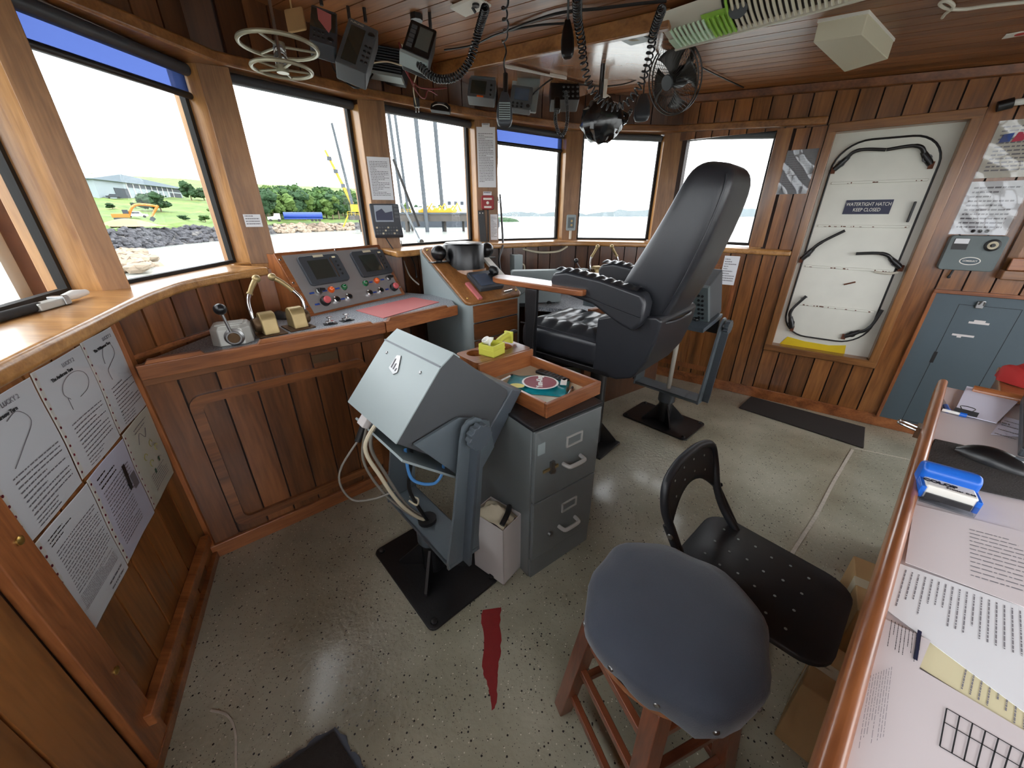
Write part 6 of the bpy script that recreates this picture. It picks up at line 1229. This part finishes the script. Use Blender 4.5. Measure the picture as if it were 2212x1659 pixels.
t = post_paper(3, zpost(3, 405, 1055), zpost(3, 275, 1052), .145, 'tall printed table sheet on the post above the red alarm', 53, 30, 'paper'); 
t = post_paper(3, zpost(3, 275, 1052), zpost(3, 267, 1052), .06, 'tiny white label at the top of the post with the tall table', 54, 1)
t = post_paper(3, zpost(3, 518, 1066), zpost(3, 463, 1064), .06, 'narrow white slip under the red alarm', 55, 14, 'paper', .05)
t = post_paper(3, zpost(3, 422, 1050), zpost(3, 414, 1050), .07, 'thin white label strip just above the red alarm', 56, 1)
m_, th_, W0, zs, zh = pf(3); n3 = -outw(POSTS[3][0], POSTS[3][1])
o = thing('fire_alarm', 'red break-glass alarm box on the post left of the blue blind', 'alarm', lift(m_ + n3 * .0085, zpost(3, 438, 1055)), th_); m = rslab(.105, .105, .015, .045, 0); m.xf(Matrix.Rotation(R(90), 4, 'X')).build('case', 'red_dark', o, bevel=.006); M().bx(-.035, .035, -.048, -.044, .02, .034).build('label', 'white', o); M().bx(-.03, .03, -.048, -.044, -.04, -.026).build('label', 'white', o); M().lathe([(0, 0), (.012, 0), (.01, .004), (0, .004)], (0, -.045, -.002), (0, -1, 0), 12).build('button', 'white', o); M().tube([(0, -.015, -.05), (0, -.012, -.33)], .006, 8).build('conduit', 'black', o)
o = thing('torch_holder', 'narrow black holder standing on the sill beneath the red alarm', 'holder', lift(m_ + n3 * .02 - V2(math.cos(th_), math.sin(th_)) * .05, 1.295), th_); M().box((0, 0, .12), (.055, .03, .25), Matrix.Rotation(R(-3), 3, 'Y')).build('body', 'black', o, bevel=.004); 
for x in (-.012, .012): M().lathe([(0, 0), (.005, 0), (.005, .002), (0, .002)], (x - .005, -.016, .225), (0, -1, 0), 8).build('rivet', 'white', o)
m_, th_, W0, zs, zh = pf(4); n4 = -outw(POSTS[4][0], POSTS[4][1])
o = thing('wall_socket', 'grey surface socket box with pale conduit on the post right of the blue blind', 'socket', lift(m_ + n4 * .0085 + V2(math.cos(th_), math.sin(th_)) * .01, zpost(4, 481, 1234)), th_); m = rslab(.085, .135, .012, .04, 0); m.xf(Matrix.Rotation(R(90), 4, 'X')).build('box', 'grey_light', o, bevel=.004); M().bx(-.028, .028, -.043, -.039, -.045, .045).build('face', 'grey_paint', o); M().lathe([(0, 0), (.01, 0), (.01, .003), (0, .003)], (.005, -.043, .015), (0, -1, 0), 12).build('port', 'brass', o); M().lathe([(0, 0), (.01, 0), (.01, .003), (0, .003)], (.005, -.043, -.02), (0, -1, 0), 12).build('port', 'brass', o); M().tube([(0, -.02, -.067), (0, -.02, -.14)], .012, 10).build('conduit', 'offwhite', o)
# grey weather-fax display on the third post
m_, th_, W0, zs, zh = pf(2); n2_ = -outw(POSTS[2][0], POSTS[2][1]); c = lift(m_ + n2_ * .06, zpost(2, 477, 840)); x_ = V2(math.cos(th_), math.sin(th_)).normalized()
o = thing('navtex_receiver', 'dark grey receiver with lit screen and keypad on the post beside the engine panel', 'receiver', c, th_); 
m = M(); m.prism([(-.095, -.0, .10), (-.095, -.05, .105), (-.09, -.055, -.02), (-.085, -.075, -.085), (-.085, -.06, -.105), (-.085, 0, -.105)], (.185, 0, 0)); m.build('case', 'bezel', o, bevel=.008)
M().box((-.01, -.056, .045), (.115, .004, .10), Matrix.Rotation(R(2), 3, 'X')).build('screen', 'screen_blue', o); M().prism([(-.06, -.0595, .005), (.045, -.0595, .005), (.045, -.0595, .06), (.0, -.0595, .05), (-.02, -.0595, .075), (-.06, -.0595, .055)], (0, -.0005, 0)).build('screen_picture', 'navy', o, smooth=0)
for k in range(4): M().bx(.058, .085, -.060, -.055, .02 + .022 * k, .034 + .022 * k).build('key', 'bezel2', o)
for j in range(3):
    for k in range(8): M().box((-.065 + .018 * k, -.062 - .006 * j, -.04 - .018 * j), (.012, .004, .010), Matrix.Rotation(R(-18), 3, 'X')).build('key', 'bezel2' if (j + k) % 4 else 'chart_tan', o)
M().bx(-.03, .03, -.02, .06, -.08, .0).build('mount', 'black', o); M().tube(spline([(-.02, -.02, -.10), (.01, -.03, -.16), (.05, -.05, -.22)], 5), .004, 6).build('lead', 'black', o)
# black leads tumbling beside the helm pedestal and the pale conduit under the sill
def wirew(label, P, r, mat): tag(M().tube(spline(P, 7), r, 6).build('loose_wire', mat), label, 'cable')
wirew('pale lead draped from the sill down beside the helm pedestal', [ax(866, 520, 2.75), ax(872, 560, 2.72), ax(885, 595, 2.6), ax(905, 615, 2.55)], .005, 'cable_grey')
wirew('black lead beside the engine panel hanging from the sill', [ax(880, 540, 2.75), ax(895, 570, 2.7), ax(900, 600, 2.62)], .005, 'black')
wirew('bundle of black leads hanging right of the compass', [ax(1080, 420, 3.2), ax(1084, 480, 3.2), ax(1086, 530, 3.1), ax(1078, 560, 3.0), ax(1082, 590, 3.0)], .009, 'black')
wirew('thin black lead beside the blue blind', [ax(1073, 285, 3.0), ax(1075, 340, 3.1), ax(1072, 400, 3.15), ax(1078, 440, 3.2)], .004, 'black')
wirew('pale conduit swooping below the forward sill', [ax(1125, 537, 3.35), ax(1165, 545, 3.4), ax(1205, 543, 3.45), ax(1226, 532, 3.45)], .010, 'cable_cream')
o = thing('junction_box', 'small grey junction box on the planks under the forward sill', 'junction box', far(1117, 570, 3.30), R(25)); M().bx(-.04, .04, -.03, .06, -.075, .075).build('box', 'grey_light', o, bevel=.004); M().tube(spline([(.04, 0, 0), (.07, 0, -.02), (.07, 0, -.09)], 4), .006, 8).build('lead', 'cable_cream', o)
# window clamp handle on the near sill
A, B = at(75, 672, 1.265), at(190, 640, 1.265); d = B - A; o = thing('sash_clamp', 'white-handled window clamp on a black rubber strip on the near sill', 'clamp', (A.x, A.y, 1.262), math.atan2(d.y, d.x)); L = d.length; M().tube([(L * .55, 0, .016), (L * .75, 0, .018), (L, 0, .016)], [.010, .014, .009], 12).build('handle', 'white_gloss', o); M().bx(.0, L * .55, -.016, .016, 0, .02).build('body', 'alu', o, bevel=.004); M().bx(L * .4, L * .5, -.02, .02, 0, .026).build('strap', 'steel', o, bevel=.003); M().tube(spline([(-L * 1.6, -.02, .010), (-L * .8, .0, .010), (.02, 0, .012)], 5), .012, 10).build('rubber_strip', 'rubber', o)
# ------------------------------------------------------------------ roller blinds
def blind(i, label, drop=0.0, mat='bezel', k0=.01):
    a, b = POSTS[i], POSTS[i + 1]; p, q = a[1], b[0]; n = outw(p, q); t_ = (q - p).normalized(); L = (q - p).length - 2 * k0; zc = min(a[3], b[3]) - .028
    o = thing('roller_blind', label, 'blind', lift(p + t_ * k0 + n * .045, 0) + Vector((0, 0, a[3] - .028)), math.atan2(t_.y, t_.x)); dz = b[3] - a[3]
    M().tube([(0, 0, 0), (L, 0, dz)], .024, 14).build('roller', mat, o)
    if drop:
        M().grid(lambda u, v: Vector((L * u, .012, dz * u - .01 - drop * v)), 2, 2).build('film', 'blue_film', o, fix=False); M().tube([(0, .012, -.01 - drop), (L, .012, dz - .01 - drop)], .014, 10).build('bottom_bar', 'black', o)
    return o
blind(0, 'roller blind with a strip of blue film over the large port window', .085); blind(1, 'rolled-up dark roller blind over the window behind the engine panel'); blind(2, 'rolled-up dark roller blind over the window with the jack-up legs')
blind(3, 'roller blind with a strip of blue film over the forward window', .10); blind(4, 'rolled-up grey roller blind over the window with the far shore', 0, 'bezel2'); blind(5, 'rolled-up grey roller blind over the window behind the helm chair', 0, 'bezel2')
# ------------------------------------------------------------------ outside: water, shore, trees, machines
ZW = -4.3
base('sea', srgb(150, 154, 148), .22, spec=.6, bump=.35, bscale=.9); MAT['sea'].node_tree.nodes['Bump'].inputs['Distance'].default_value = .06
base('leaf', srgb(64, 90, 48), .8, var=.5, vscale=.35, spec=.2); base('leaf_dark', srgb(48, 72, 46), .8, var=.5, vscale=.3, spec=.2); base('leaf_light', srgb(84, 106, 54), .8, var=.45, vscale=.4, spec=.2); base('bark', srgb(120, 104, 84), .8)
base('stone', srgb(146, 130, 112), .8, var=.35, vscale=.8); base('stone_dark', srgb(66, 66, 70), .8, var=.3, vscale=.5); base('sand_heap', srgb(150, 126, 90), .9, var=.1, vscale=.3); base('plant_orange', srgb(190, 112, 36), .5); base('crane_yellow', srgb(190, 152, 30), .5)
base('shed_wall', srgb(140, 150, 156), .6, var=.08, vscale=.2); base('shed_roof', srgb(104, 116, 128), .5); base('shed_dark', srgb(56, 62, 70), .7); base('steel_leg', srgb(66, 72, 78), .6, var=.35, vscale=.5); base('pier_steel', srgb(70, 66, 62), .7, var=.3, vscale=.4)
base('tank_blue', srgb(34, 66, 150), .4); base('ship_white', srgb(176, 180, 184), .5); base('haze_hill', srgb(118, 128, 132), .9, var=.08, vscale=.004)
sea = struct(M().add([(-3500, -3500, ZW), (3500, -3500, ZW), (3500, 3500, ZW), (-3500, 3500, ZW)], [(0, 1, 2, 3)]).build('sea', 'sea', smooth=0), 'pale calm water')
def shore_mat():
    m = bpy.data.materials.new('shore'); m.use_nodes = True; n = m.node_tree.nodes; l = m.node_tree.links; b = n['Principled BSDF']; b.inputs['Roughness'].default_value = .9
    tc = n.new('ShaderNodeTexCoord'); sp = n.new('ShaderNodeSeparateXYZ'); l.new(tc.outputs['Object'], sp.inputs[0]); no = n.new('ShaderNodeTexNoise'); no.inputs['Scale'].default_value = .11; no.inputs['Detail'].default_value = 8; l.new(tc.outputs['Object'], no.inputs['Vector'])
    g = n.new('ShaderNodeValToRGB'); e = g.color_ramp.elements; e[0].position = .3; e[0].color = srgb(70, 94, 40); e[1].position = .8; e[1].color = srgb(146, 122, 84); x = e.new(.62); x.color = srgb(98, 120, 52); l.new(no.outputs['Fac'], g.inputs['Fac'])
    n2 = n.new('ShaderNodeTexNoise'); n2.inputs['Scale'].default_value = .8; n2.inputs['Detail'].default_value = 5; l.new(tc.outputs['Object'], n2.inputs['Vector'])
    rk = n.new('ShaderNodeValToRGB'); rk.color_ramp.elements[0].position = .35; rk.color_ramp.elements[0].color = srgb(50, 50, 54); rk.color_ramp.elements[1].position = .7; rk.color_ramp.elements[1].color = srgb(112, 108, 104); l.new(n2.outputs['Fac'], rk.inputs['Fac'])
    ad = n.new('ShaderNodeMath'); ad.operation = 'MULTIPLY_ADD'; ad.inputs[1].default_value = 1.6; l.new(n2.outputs['Fac'], ad.inputs[0]); l.new(sp.outputs['Z'], ad.inputs[2])
    mr = n.new('ShaderNodeMapRange'); mr.inputs[1].default_value = -.9; mr.inputs[2].default_value = -.2; l.new(ad.outputs[0], mr.inputs[0])
    mx = n.new('ShaderNodeMix'); mx.data_type = 'RGBA'; l.new(mr.outputs[0], mx.inputs[0]); l.new(rk.outputs['Color'], mx.inputs[6]); l.new(g.outputs['Color'], mx.inputs[7]); l.new(mx.outputs[2], b.inputs['Base Color']); MAT['shore'] = m
shore_mat()
def azim(px): d = ray(px, 466); return math.atan2(d.x, d.y)
# shoreline distance by azimuth (from the waterline seen in the photograph)
SH = [(-900, 62), (-300, 70), (0, 80), (240, 98), (350, 112), (480, 127), (600, 165), (700, 180), (760, 190), (900, 260), (1010, 300)]
def shd(a):
    xs = [(azim(p), d) for p, d in SH]
    if a <= xs[0][0]: return xs[0][1]
    for (a0, d0), (a1, d1) in zip(xs, xs[1:]):
        if a <= a1: return d0 + (d1 - d0) * (a - a0) / (a1 - a0)
    return xs[-1][1]
def landz(a, k):   # k metres inland
    px_hi = 1.0 if a < azim(560) else .55
    z = ZW - .4 + min(k, 9) / 9 * 3.6
    if k > 9: z += (min(k, 45) - 9) / 36 * 2.2
    if k > 45: z += (k - 45) * .085 * (1 if a < azim(800) else .12)
    return z
r = random.Random(12); na, nk = 90, 34; a0, a1 = azim(-900), azim(1000); vs = []; ks = [0, 1.5, 3, 4.5, 6, 7.5, 9, 12, 15, 19, 24, 30, 38, 46, 55, 65, 76, 88, 100, 115, 130, 148, 166, 185, 205, 226, 248, 272, 300, 330, 365, 400, 440, 480, 520]
for j, k in enumerate(ks):
    for i in range(na + 1):
        a = a0 + (a1 - a0) * i / na; d = shd(a) + k + (r.uniform(-1.2, 1.2) if k < 10 else r.uniform(-2, 2)); z = landz(a, k) + (r.uniform(-.35, .35) if k < 10 else r.uniform(-.3, .3))
        vs.append(Vector((d * math.sin(a), d * math.cos(a), z)))
g_ = M().add(vs, [(j * (na + 1) + i, j * (na + 1) + i + 1, (j + 1) * (na + 1) + i + 1, (j + 1) * (na + 1) + i) for j in range(len(ks) - 1) for i in range(na)])
shore = struct(g_.build('shore', 'shore', smooth=0), 'green grassy shore with dark rock edge')
def land(px, k):
    a = azim(px); d = shd(a) + k; return Vector((d * math.sin(a), d * math.cos(a), landz(a, k))), a
def rock(r, s):
    m = M(); m.ball((0, 0, 0), s, 7, 5, (1, r.uniform(.6, .9), r.uniform(.45, .7))); m.v = [p * r.uniform(.78, 1.15) for p in m.v]; return m
rocks = []
for k in range(8): o = rock(r, 1.0).build('boulder', 'stone', None, smooth=0); rocks.append(o)
def boulders(n, f, size, group, lab, mat=None):
    for i in range(n):
        p = f(i); o = rocks[i % 8] if (i < 8 and not rocks[i].get('label')) else rocks[i % 8].copy()
        if o.name not in C.objects: C.objects.link(o)
        s = r.uniform(*size); o.location = p; o.scale = (s, s, s); o.rotation_euler = (0, 0, r.uniform(0, 6)); tag(o, lab, 'boulder', group)
def nearbank(i):
    d = r.uniform(0, 1); p = at(r.uniform(120, 340), 0, ZW) if False else at(262 + 84 * r.random() ** 1.4, 592 - 34 * r.random() * 1.0, ZW); return Vector((p.x - 2.0 * d, p.y, ZW + r.uniform(.0, 1.2)))
boulders(70, nearbank, (.5, 1.2), 'pale boulders of the near spit', 'pale boulder heaped on the near rocky spit')
def farbank(i): px = r.uniform(585, 758); p, a = land(px, r.uniform(0.3, 7)); return p + Vector((0, 0, .4))
boulders(130, farbank, (.7, 1.7), 'boulders of the breakwater below the blue tank trailer', 'pale boulder on the breakwater below the blue tank trailer')
def leftbank(i): p, a = land(r.uniform(-60, 90), r.uniform(-16, -2)); return Vector((p.x, p.y, ZW + r.uniform(.1, 1.6)))
boulders(60, leftbank, (.8, 2.0), 'pale rocks beyond the near window', 'pale rock on the bank beyond the near port window')
# dark boulder band along the waterline, too many to tell apart
m = M()
for i in range(520): px = r.uniform(120, 520); p, a = land(px, r.uniform(.5, 9)); q = rock(r, r.uniform(.4, 1.1)); q.xf(Matrix.Translation(p + Vector((0, 0, .15)))); m.add(q.v, q.f)
o = m.build('rock_revetment', 'stone_dark', None, smooth=0, fix=False); o['kind'] = 'stuff'; o['label'] = 'dark rock revetment along the grassy shore'; o['category'] = 'rocks'
# trees
def crown(r, w, h, mat, n=14):
    m = M()
    for i in range(n):
        q = M(); s = r.uniform(.18, .36) * w; q.ball((0, 0, 0), s, 9, 7, (1, 1, r.uniform(.7, .9))); c = Vector((r.uniform(-.45, .45) * w, r.uniform(-.45, .45) * w, h * r.uniform(.3, .9))); q.v = [p * r.uniform(.78, 1.2) + c for p in q.v]; m.add(q.v, q.f)
    cs = [p.copy() for p in m.v]
    for i in range(420):
        p = r.choice(cs); s = r.uniform(.18, .42); q = Matrix.Rotation(r.uniform(0, 6.3), 3, (r.uniform(-1, 1), r.uniform(-1, 1), r.uniform(-1, 1) + .01)); e = Vector((r.uniform(-.25, .25), r.uniform(-.25, .25), r.uniform(-.1, .3)))
        m.quad(p + e + q @ Vector((-s, -s, 0)), p + e + q @ Vector((s, -s * .6, 0)), p + e + q @ Vector((s * .7, s, 0)), p + e + q @ Vector((-s, s * .8, 0)))
    return m
protos = []
for k in range(6):
    t = bpy.data.objects.new('tree', None); C.objects.link(t); WM[t.name] = Matrix(); cr = crown(r, 5, 8, None).build('crown', ('leaf', 'leaf_dark', 'leaf_light')[k % 3], t, smooth=0, fix=False); M().tube([(0, 0, -.6), (.1, 0, 3.2)], [.28, .2], 6).build('trunk', 'bark', t); protos.append(t)
used = [0] * 6
def tree(px, k, s, lab, group=None, kind=None, zs=1.0, dz=0):
    i = r.randrange(6) if kind is None else kind; o = protos[i] if not used[i] else copy_tree(protos[i]); used[i] = 1
    p, a = land(px, k); o.location = p + Vector((0, 0, dz)); o.scale = (s, s, s * zs); o.rotation_euler = (0, 0, r.uniform(0, 6)); tag(o, lab, 'tree', group)
for i in range(76):
    row = i % 4; px = 546 + 240 * ((i * .618) % 1.0); tree(px, 30 + 22 * row + r.uniform(-6, 6), r.uniform(1.0, 1.5), ('low leafy tree at the foot of the wooded hill', 'tree halfway up the wooded hill', 'tree near the top of the wooded hill', 'tree on the skyline of the wooded hill')[row], 'trees of the wooded hill')
tree(338, 62, .95, 'large dark bush standing behind the excavator', None, 1, .75); tree(352, 64, .85, 'second bush crown leaning on the dark bush behind the excavator', None, 4, .75); tree(425, 125, 1.0, 'spreading tree at the right end of the warehouse', None, 1, 1.0); tree(452, 128, .85, 'smaller tree beside the warehouse tree', None, 4, .8)
for px, k, s in ((270, 20, .35), (395, 30, .35), (440, 26, .4), (470, 34, .4), (300, 80, .35), (250, 70, .4), (460, 60, .4)): tree(px, k, s, 'low green scrub on the grassy slope', 'scrub on the slope', None, .5)
for px, k, s in ((880, 30, 1.1), (905, 34, 1.0), (935, 40, 1.0), (960, 36, 1.1), (985, 44, 1.0), (1005, 40, 1.0)): tree(px, k, s, 'distant tree behind the jack-up platform', 'trees behind the platform')
for px, k, s in ((-40, 40, .8), (20, 52, .9), (70, 46, .8)): tree(px, k, s, 'tree beyond the near port window', 'trees beyond the near window')
# warehouse
p, a = land(330, 128); L0, aL = land(232, 120); L1, aR = land(408, 150); d = L1 - L0; Lw = d.length
wh = thing('warehouse', 'long pale warehouse with low gable roof on the hill', 'building', (L0.x, L0.y, L0.z - 1), math.atan2(d.y, d.x)); hgt = 7.5
M().bx(0, Lw, 0, 14, 0, hgt).build('wall', 'shed_wall', wh); M().add([(-1, -1, hgt), (Lw * .26, -1, hgt + 2.6), (Lw + 1, -1, hgt + .2), (Lw + 1, 15, hgt + .2), (Lw * .26, 15, hgt + 2.6), (-1, 15, hgt), (-1, -1, hgt - .3), (Lw + 1, -1, hgt - .3), (Lw + 1, 15, hgt - .3), (-1, 15, hgt - .3)], [(0, 1, 4, 5), (1, 2, 3, 4), (0, 6, 7, 2, 1), (5, 4, 3, 8, 9), (2, 7, 8, 3), (0, 5, 9, 6)]).build('roof', 'shed_roof', wh, smooth=0)
for x, w, h in ((Lw * .16, 8, 5), (Lw * .82, 9, 5), (Lw * .48, 3, 2.6)): M().bx(x, x + w, -.15, .1, 0, h).build('doorway', 'shed_dark', wh)
for k in range(9): M().bx(Lw * (.30 + .07 * k), Lw * (.30 + .07 * k) + .3, -.2, 0, 0, hgt).build('pilaster', 'white', wh)
M().bx(Lw * .3, Lw * .98, -.1, 0, 5.6, 7).build('window_band', 'shed_dark', wh)
p, a = land(209, 55); q = M(); q.tube([(0, 0, 0), (-1.2, 0, 4.5), (-2.0, 0, 9)], [.25, .18, .08], 6); q.xf(Matrix.Translation(p)); tag(q.build('bare_pole', 'bark'), 'bare leaning pole left of the warehouse', 'pole')
# excavator on its sand heap, a car behind
p, a = land(268, 17); m = M(); m.grid(lambda u, v: p + Vector((11 * (u - .5), 9 * (v - .5), .1 + 1.5 * math.sin(math.pi * u) ** 1.3 * math.sin(math.pi * v))), 14, 8); tag(m.build('sand_heap', 'sand_heap', smooth=40), 'heap of pale sand under the orange excavator', 'sand heap')
p, a = land(300, 26); ex = thing('excavator', 'orange excavator with raised bent boom on the sand heap', 'excavator', p + Vector((0, 0, .6)), -a); ex.scale = (.62, .62, .62)
M().bx(-7.5, -2.5, -1.3, 1.3, .9, 2.2).build('house', 'plant_orange', ex, bevel=.1); M().bx(-4.2, -2.6, -1.2, .2, 2.2, 3.6).build('cab', 'shed_dark', ex, bevel=.1)
for y in (-1.4, .8): M().bx(-7.2, -2.6, y, y + .6, 0, .85).build('track', 'shed_dark', ex, bevel=.2)
M().tube(spline([(-2.8, 0, 1.6), (-1.2, 0, 4.2), (.8, 0, 5.4), (4.5, 0, 5.2), (6.4, 0, 4.6)], 5), .45, 8).build('boom', 'plant_orange', ex); M().tube([(6.6, 0, 5.2), (4.9, 0, 3.0), (3.6, 0, 1.2)], [.45, .4, .3], 8).build('stick', 'plant_orange', ex); M().prism([(3.9, -.6, 1.3), (4.6, -.6, .4), (3.6, -.6, -.6), (2.6, -.6, .0), (3.1, -.6, 1.0)], (0, 1.2, 0)).build('bucket', 'shed_dark', ex)
def car(px, k, lab, mat, sc=1.0):
    p, a = land(px, k); t = thing('car', lab, 'car', p + Vector((0, 0, .2)), -a); M().prism([(-2.2, -.85, .35), (2.2, -.85, .35), (2.2, -.85, .85), (1.2, -.85, .95), (.7, -.85, 1.5), (-.9, -.85, 1.5), (-1.4, -.85, .95), (-2.2, -.85, .9)], (0, 1.7, 0)).build('body', mat, t, bevel=.06); M().bx(-.85, .65, -.87, .87, 1.0, 1.4).build('windows', 'shed_dark', t)
    for x in (-1.4, 1.4):
        for y in (-.9, .72): M().tube([(x, y, .33), (x, y + .18, .33)], .33, 12).build('wheel', 'black', t)
car(296, 40, 'white car parked behind the excavator boom', 'white'); car(262, 118, 'dark car in the warehouse doorway', 'shed_dark')
# blue tank trailer with white tractor on the breakwater
p, a = land(638, 9); tk = thing('tank_truck', 'white lorry with long blue tank trailer on the breakwater', 'truck', p + Vector((0, 0, .5)), -a)
M().tube([(-4, 0, 2.2), (9.5, 0, 2.2)], 1.15, 16).build('tank', 'tank_blue', tk); M().bx(-4, 9.5, -1.0, 1.0, .9, 1.2).build('chassis', 'tank_blue', tk); M().prism([(-9.5, -1.1, .7), (-5.2, -1.1, .7), (-5.2, -1.1, 2.9), (-7.0, -1.1, 2.9), (-7.4, -1.1, 1.9), (-9.5, -1.1, 1.7)], (0, 2.2, 0)).build('cab', 'white', tk, bevel=.1)
for x in (-8.6, -5.8, 5.6, 6.9, 8.2):
    for y in (-1.15, .85): M().tube([(x, y, .5), (x, y + .3, .5)], .5, 12).build('wheel', 'black', tk)
# jack-up platform with tall legs
def pt(px, dist): a = azim(px); return Vector((dist * math.sin(a), dist * math.cos(a), 0)), a
c0, a = pt(935, 165); jk = thing('jack_up_platform', 'jack-up work platform with tall steel legs and yellow handrails off the forward windows', 'platform', (c0.x, c0.y, ZW), -a)
inv = WM[jk.name].inverted()
def loc(px, dist, z): p, _ = pt(px, dist); return inv @ Vector((p.x, p.y, z))
zr = lambda py, px, dist: HC + (ray(px, py).z / math.hypot(ray(px, py).x, ray(px, py).y)) * dist
A, B = loc(862, 165, 0), loc(1022, 165, 0); zd0, zd1 = zr(478, 935, 165) - ZW, zr(460, 935, 165) - ZW
M().bx(A.x, B.x, -4, 6, zd0, zd1).build('deck', 'pier_steel', jk); M().bx(A.x, B.x, -4.3, -4, zd1 - .5, zd1 + .1).build('deck_edge', 'steel_leg', jk)
for i, (px, d, top) in enumerate(((921, 165, 215), (957, 172, 235), (872, 185, 225), (884, 200, 250))):
    q = loc(px, d, 0); M().tube([(q.x, q.y - (5 if i < 2 else 0), -1), (q.x - (0.8 if i < 2 else 1.6), q.y - (5 if i < 2 else 0), zr(top, px, d) - ZW)], .75 if i < 2 else .6, 12).build('leg', 'steel_leg', jk)
for px, d in ((880, 168), (888, 175), (960, 165), (1000, 168), (876, 160)): q = loc(px, d, 0); M().tube([(q.x, q.y, -1), (q.x, q.y, zd0 + .3)], .5, 10).build('pile', 'pier_steel', jk)
n_ = 26
for k in range(n_): x = A.x + (B.x - A.x) * k / (n_ - 1); M().tube([(x, -4, zd1), (x, -4, zd1 + 1.2)], .06, 5).build('rail_post', 'crane_yellow', jk)
for z in (.6, 1.2): M().tube([(A.x, -4, zd1 + z), (B.x, -4, zd1 + z)], .06, 5).build('handrail', 'crane_yellow', jk)
for k in range(9):
    x = loc(905 + 9 * k, 165, 0).x; M().tube([(x, -2, zd1 + .3), (x + 2.2, -2, zd1 + 1.6 + .9 * (k % 3)), (x + 3.4, -2, zd1 + .6)], .32, 6).build('yellow_machinery', 'crane_yellow', jk)
x0, x1 = loc(905, 165, 0).x, loc(985, 165, 0).x; M().bx(x0, x1, -2.5, 0, zd1, zd1 + 1.0).build('yellow_base', 'crane_yellow', jk)
# small crane barge in the next window
c0, a = pt(772, 172); cr = thing('crane_pontoon', 'yellow crane boom and mast on a piled pontoon by the wooded shore', 'crane', (c0.x, c0.y, ZW), -a); inv = WM[cr.name].inverted()
A, B = loc(752, 172, 0), loc(800, 172, 0); z0, z1 = zr(475, 772, 172) - ZW, zr(466, 772, 172) - ZW
M().bx(A.x, B.x, -3, 3, z0, z1).build('deck', 'pier_steel', cr); q = loc(777, 172, 0); M().tube([(q.x, 0, -1), (q.x, 0, z0 + .2)], .6, 10).build('pile', 'pier_steel', cr); q2 = loc(767, 172, 0); M().tube([(q2.x, 0, z1), (loc(750, 172, 0).x, 0, zr(268, 750, 172) - ZW)], [.6, .4], 10).build('mast', 'steel_leg', cr)
M().tube([(loc(765, 172, 0).x, .5, zr(440, 765, 172) - ZW), (loc(727, 172, 0).x, .5, zr(325, 727, 172) - ZW)], [.7, .35], 6).build('boom', 'crane_yellow', cr)
for k in (.35, .62, .85): pa = Vector((loc(765, 172, 0).x, .5, zr(440, 765, 172) - ZW)).lerp(Vector((loc(727, 172, 0).x, .5, zr(325, 727, 172) - ZW)), k); M().box(pa, (1.5, 1.3, 1.2)).build('boom_collar', 'steel_leg', cr)
for k in range(7): x = A.x + (B.x - A.x) * k / 6; M().tube([(x, -3, z1), (x, -3, z1 + 1.4)], .08, 5).build('rail_post', 'crane_yellow', cr)
for z in (.7, 1.4): M().tube([(A.x, -3, z1 + z), (B.x, -3, z1 + z)], .08, 5).build('handrail', 'crane_yellow', cr)
M().tube([(A.x, -3, z1), (loc(738, 172, 0).x, -3, z0 - 2.5)], .25, 6).build('gangway', 'crane_yellow', cr); M().bx(loc(760, 172, 0).x, loc(782, 172, 0).x, -1, 1, z1 + 1.5, z1 + 4).build('winch_house', 'crane_yellow', cr)
# white vessel lying behind the platform
c0, a = pt(985, 230); vs_ = thing('white_vessel', 'white supply vessel superstructure behind the jack-up platform', 'ship', (c0.x, c0.y, ZW), -a)
for (x0, x1, z0, z1) in ((-22, 20, 4, 10), (-6, 18, 10, 14), (0, 14, 14, 17)): M().bx(x0, x1, -4, 4, z0, z1).build('deckhouse', 'ship_white', vs_)
M().bx(-30, 24, -5, 5, 0, 4.2).build('hull', 'shed_dark', vs_); M().tube([(6, 0, 17), (6, 0, 24)], .4, 8).build('mast', 'ship_white', vs_)
for k in range(6): M().bx(-4 + 3.4 * k, -2.4 + 3.4 * k, -4.1, -4, 11.2, 12.8).build('window', 'shed_dark', vs_)
# far shore across the water
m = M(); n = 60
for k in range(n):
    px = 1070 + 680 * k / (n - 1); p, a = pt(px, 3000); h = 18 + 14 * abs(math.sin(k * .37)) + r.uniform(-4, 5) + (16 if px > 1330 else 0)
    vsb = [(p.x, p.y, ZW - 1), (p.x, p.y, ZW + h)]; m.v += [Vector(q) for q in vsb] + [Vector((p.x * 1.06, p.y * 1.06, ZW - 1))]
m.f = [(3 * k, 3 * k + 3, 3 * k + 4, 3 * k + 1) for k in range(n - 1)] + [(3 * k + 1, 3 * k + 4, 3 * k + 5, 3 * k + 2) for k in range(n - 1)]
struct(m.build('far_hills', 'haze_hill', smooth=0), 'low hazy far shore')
p, a = land(1090, 0); q = M(); q.ball((0, 0, 0), 9, 10, 6, (2.2, 1, .5)); pp_, _ = pt(1082, 420); q.xf(Matrix.Translation((pp_.x, pp_.y, ZW))); tag(q.build('headland', 'leaf_dark', smooth=0), 'small green headland at the left of the blue-blind window', 'headland')
# wiper and boom outside the forward window
a_, b_ = ax(850, 345, 3.25), ax(905, 488, 3.25); o = thing('window_wiper', 'window wiper arm outside the window with the jack-up legs', 'wiper', b_, 0); M().tube([a_, b_], .012, 8).build('blade', 'rubber', o, world=True); M().tube([ax(868, 440, 3.3), ax(908, 520, 3.2)], .008, 8).build('arm', 'grey_metal', o, world=True); M().tube([ax(905, 520, 3.2), ax(911, 522, 3.15)], .02, 8).build('pivot', 'grey_metal', o, world=True)
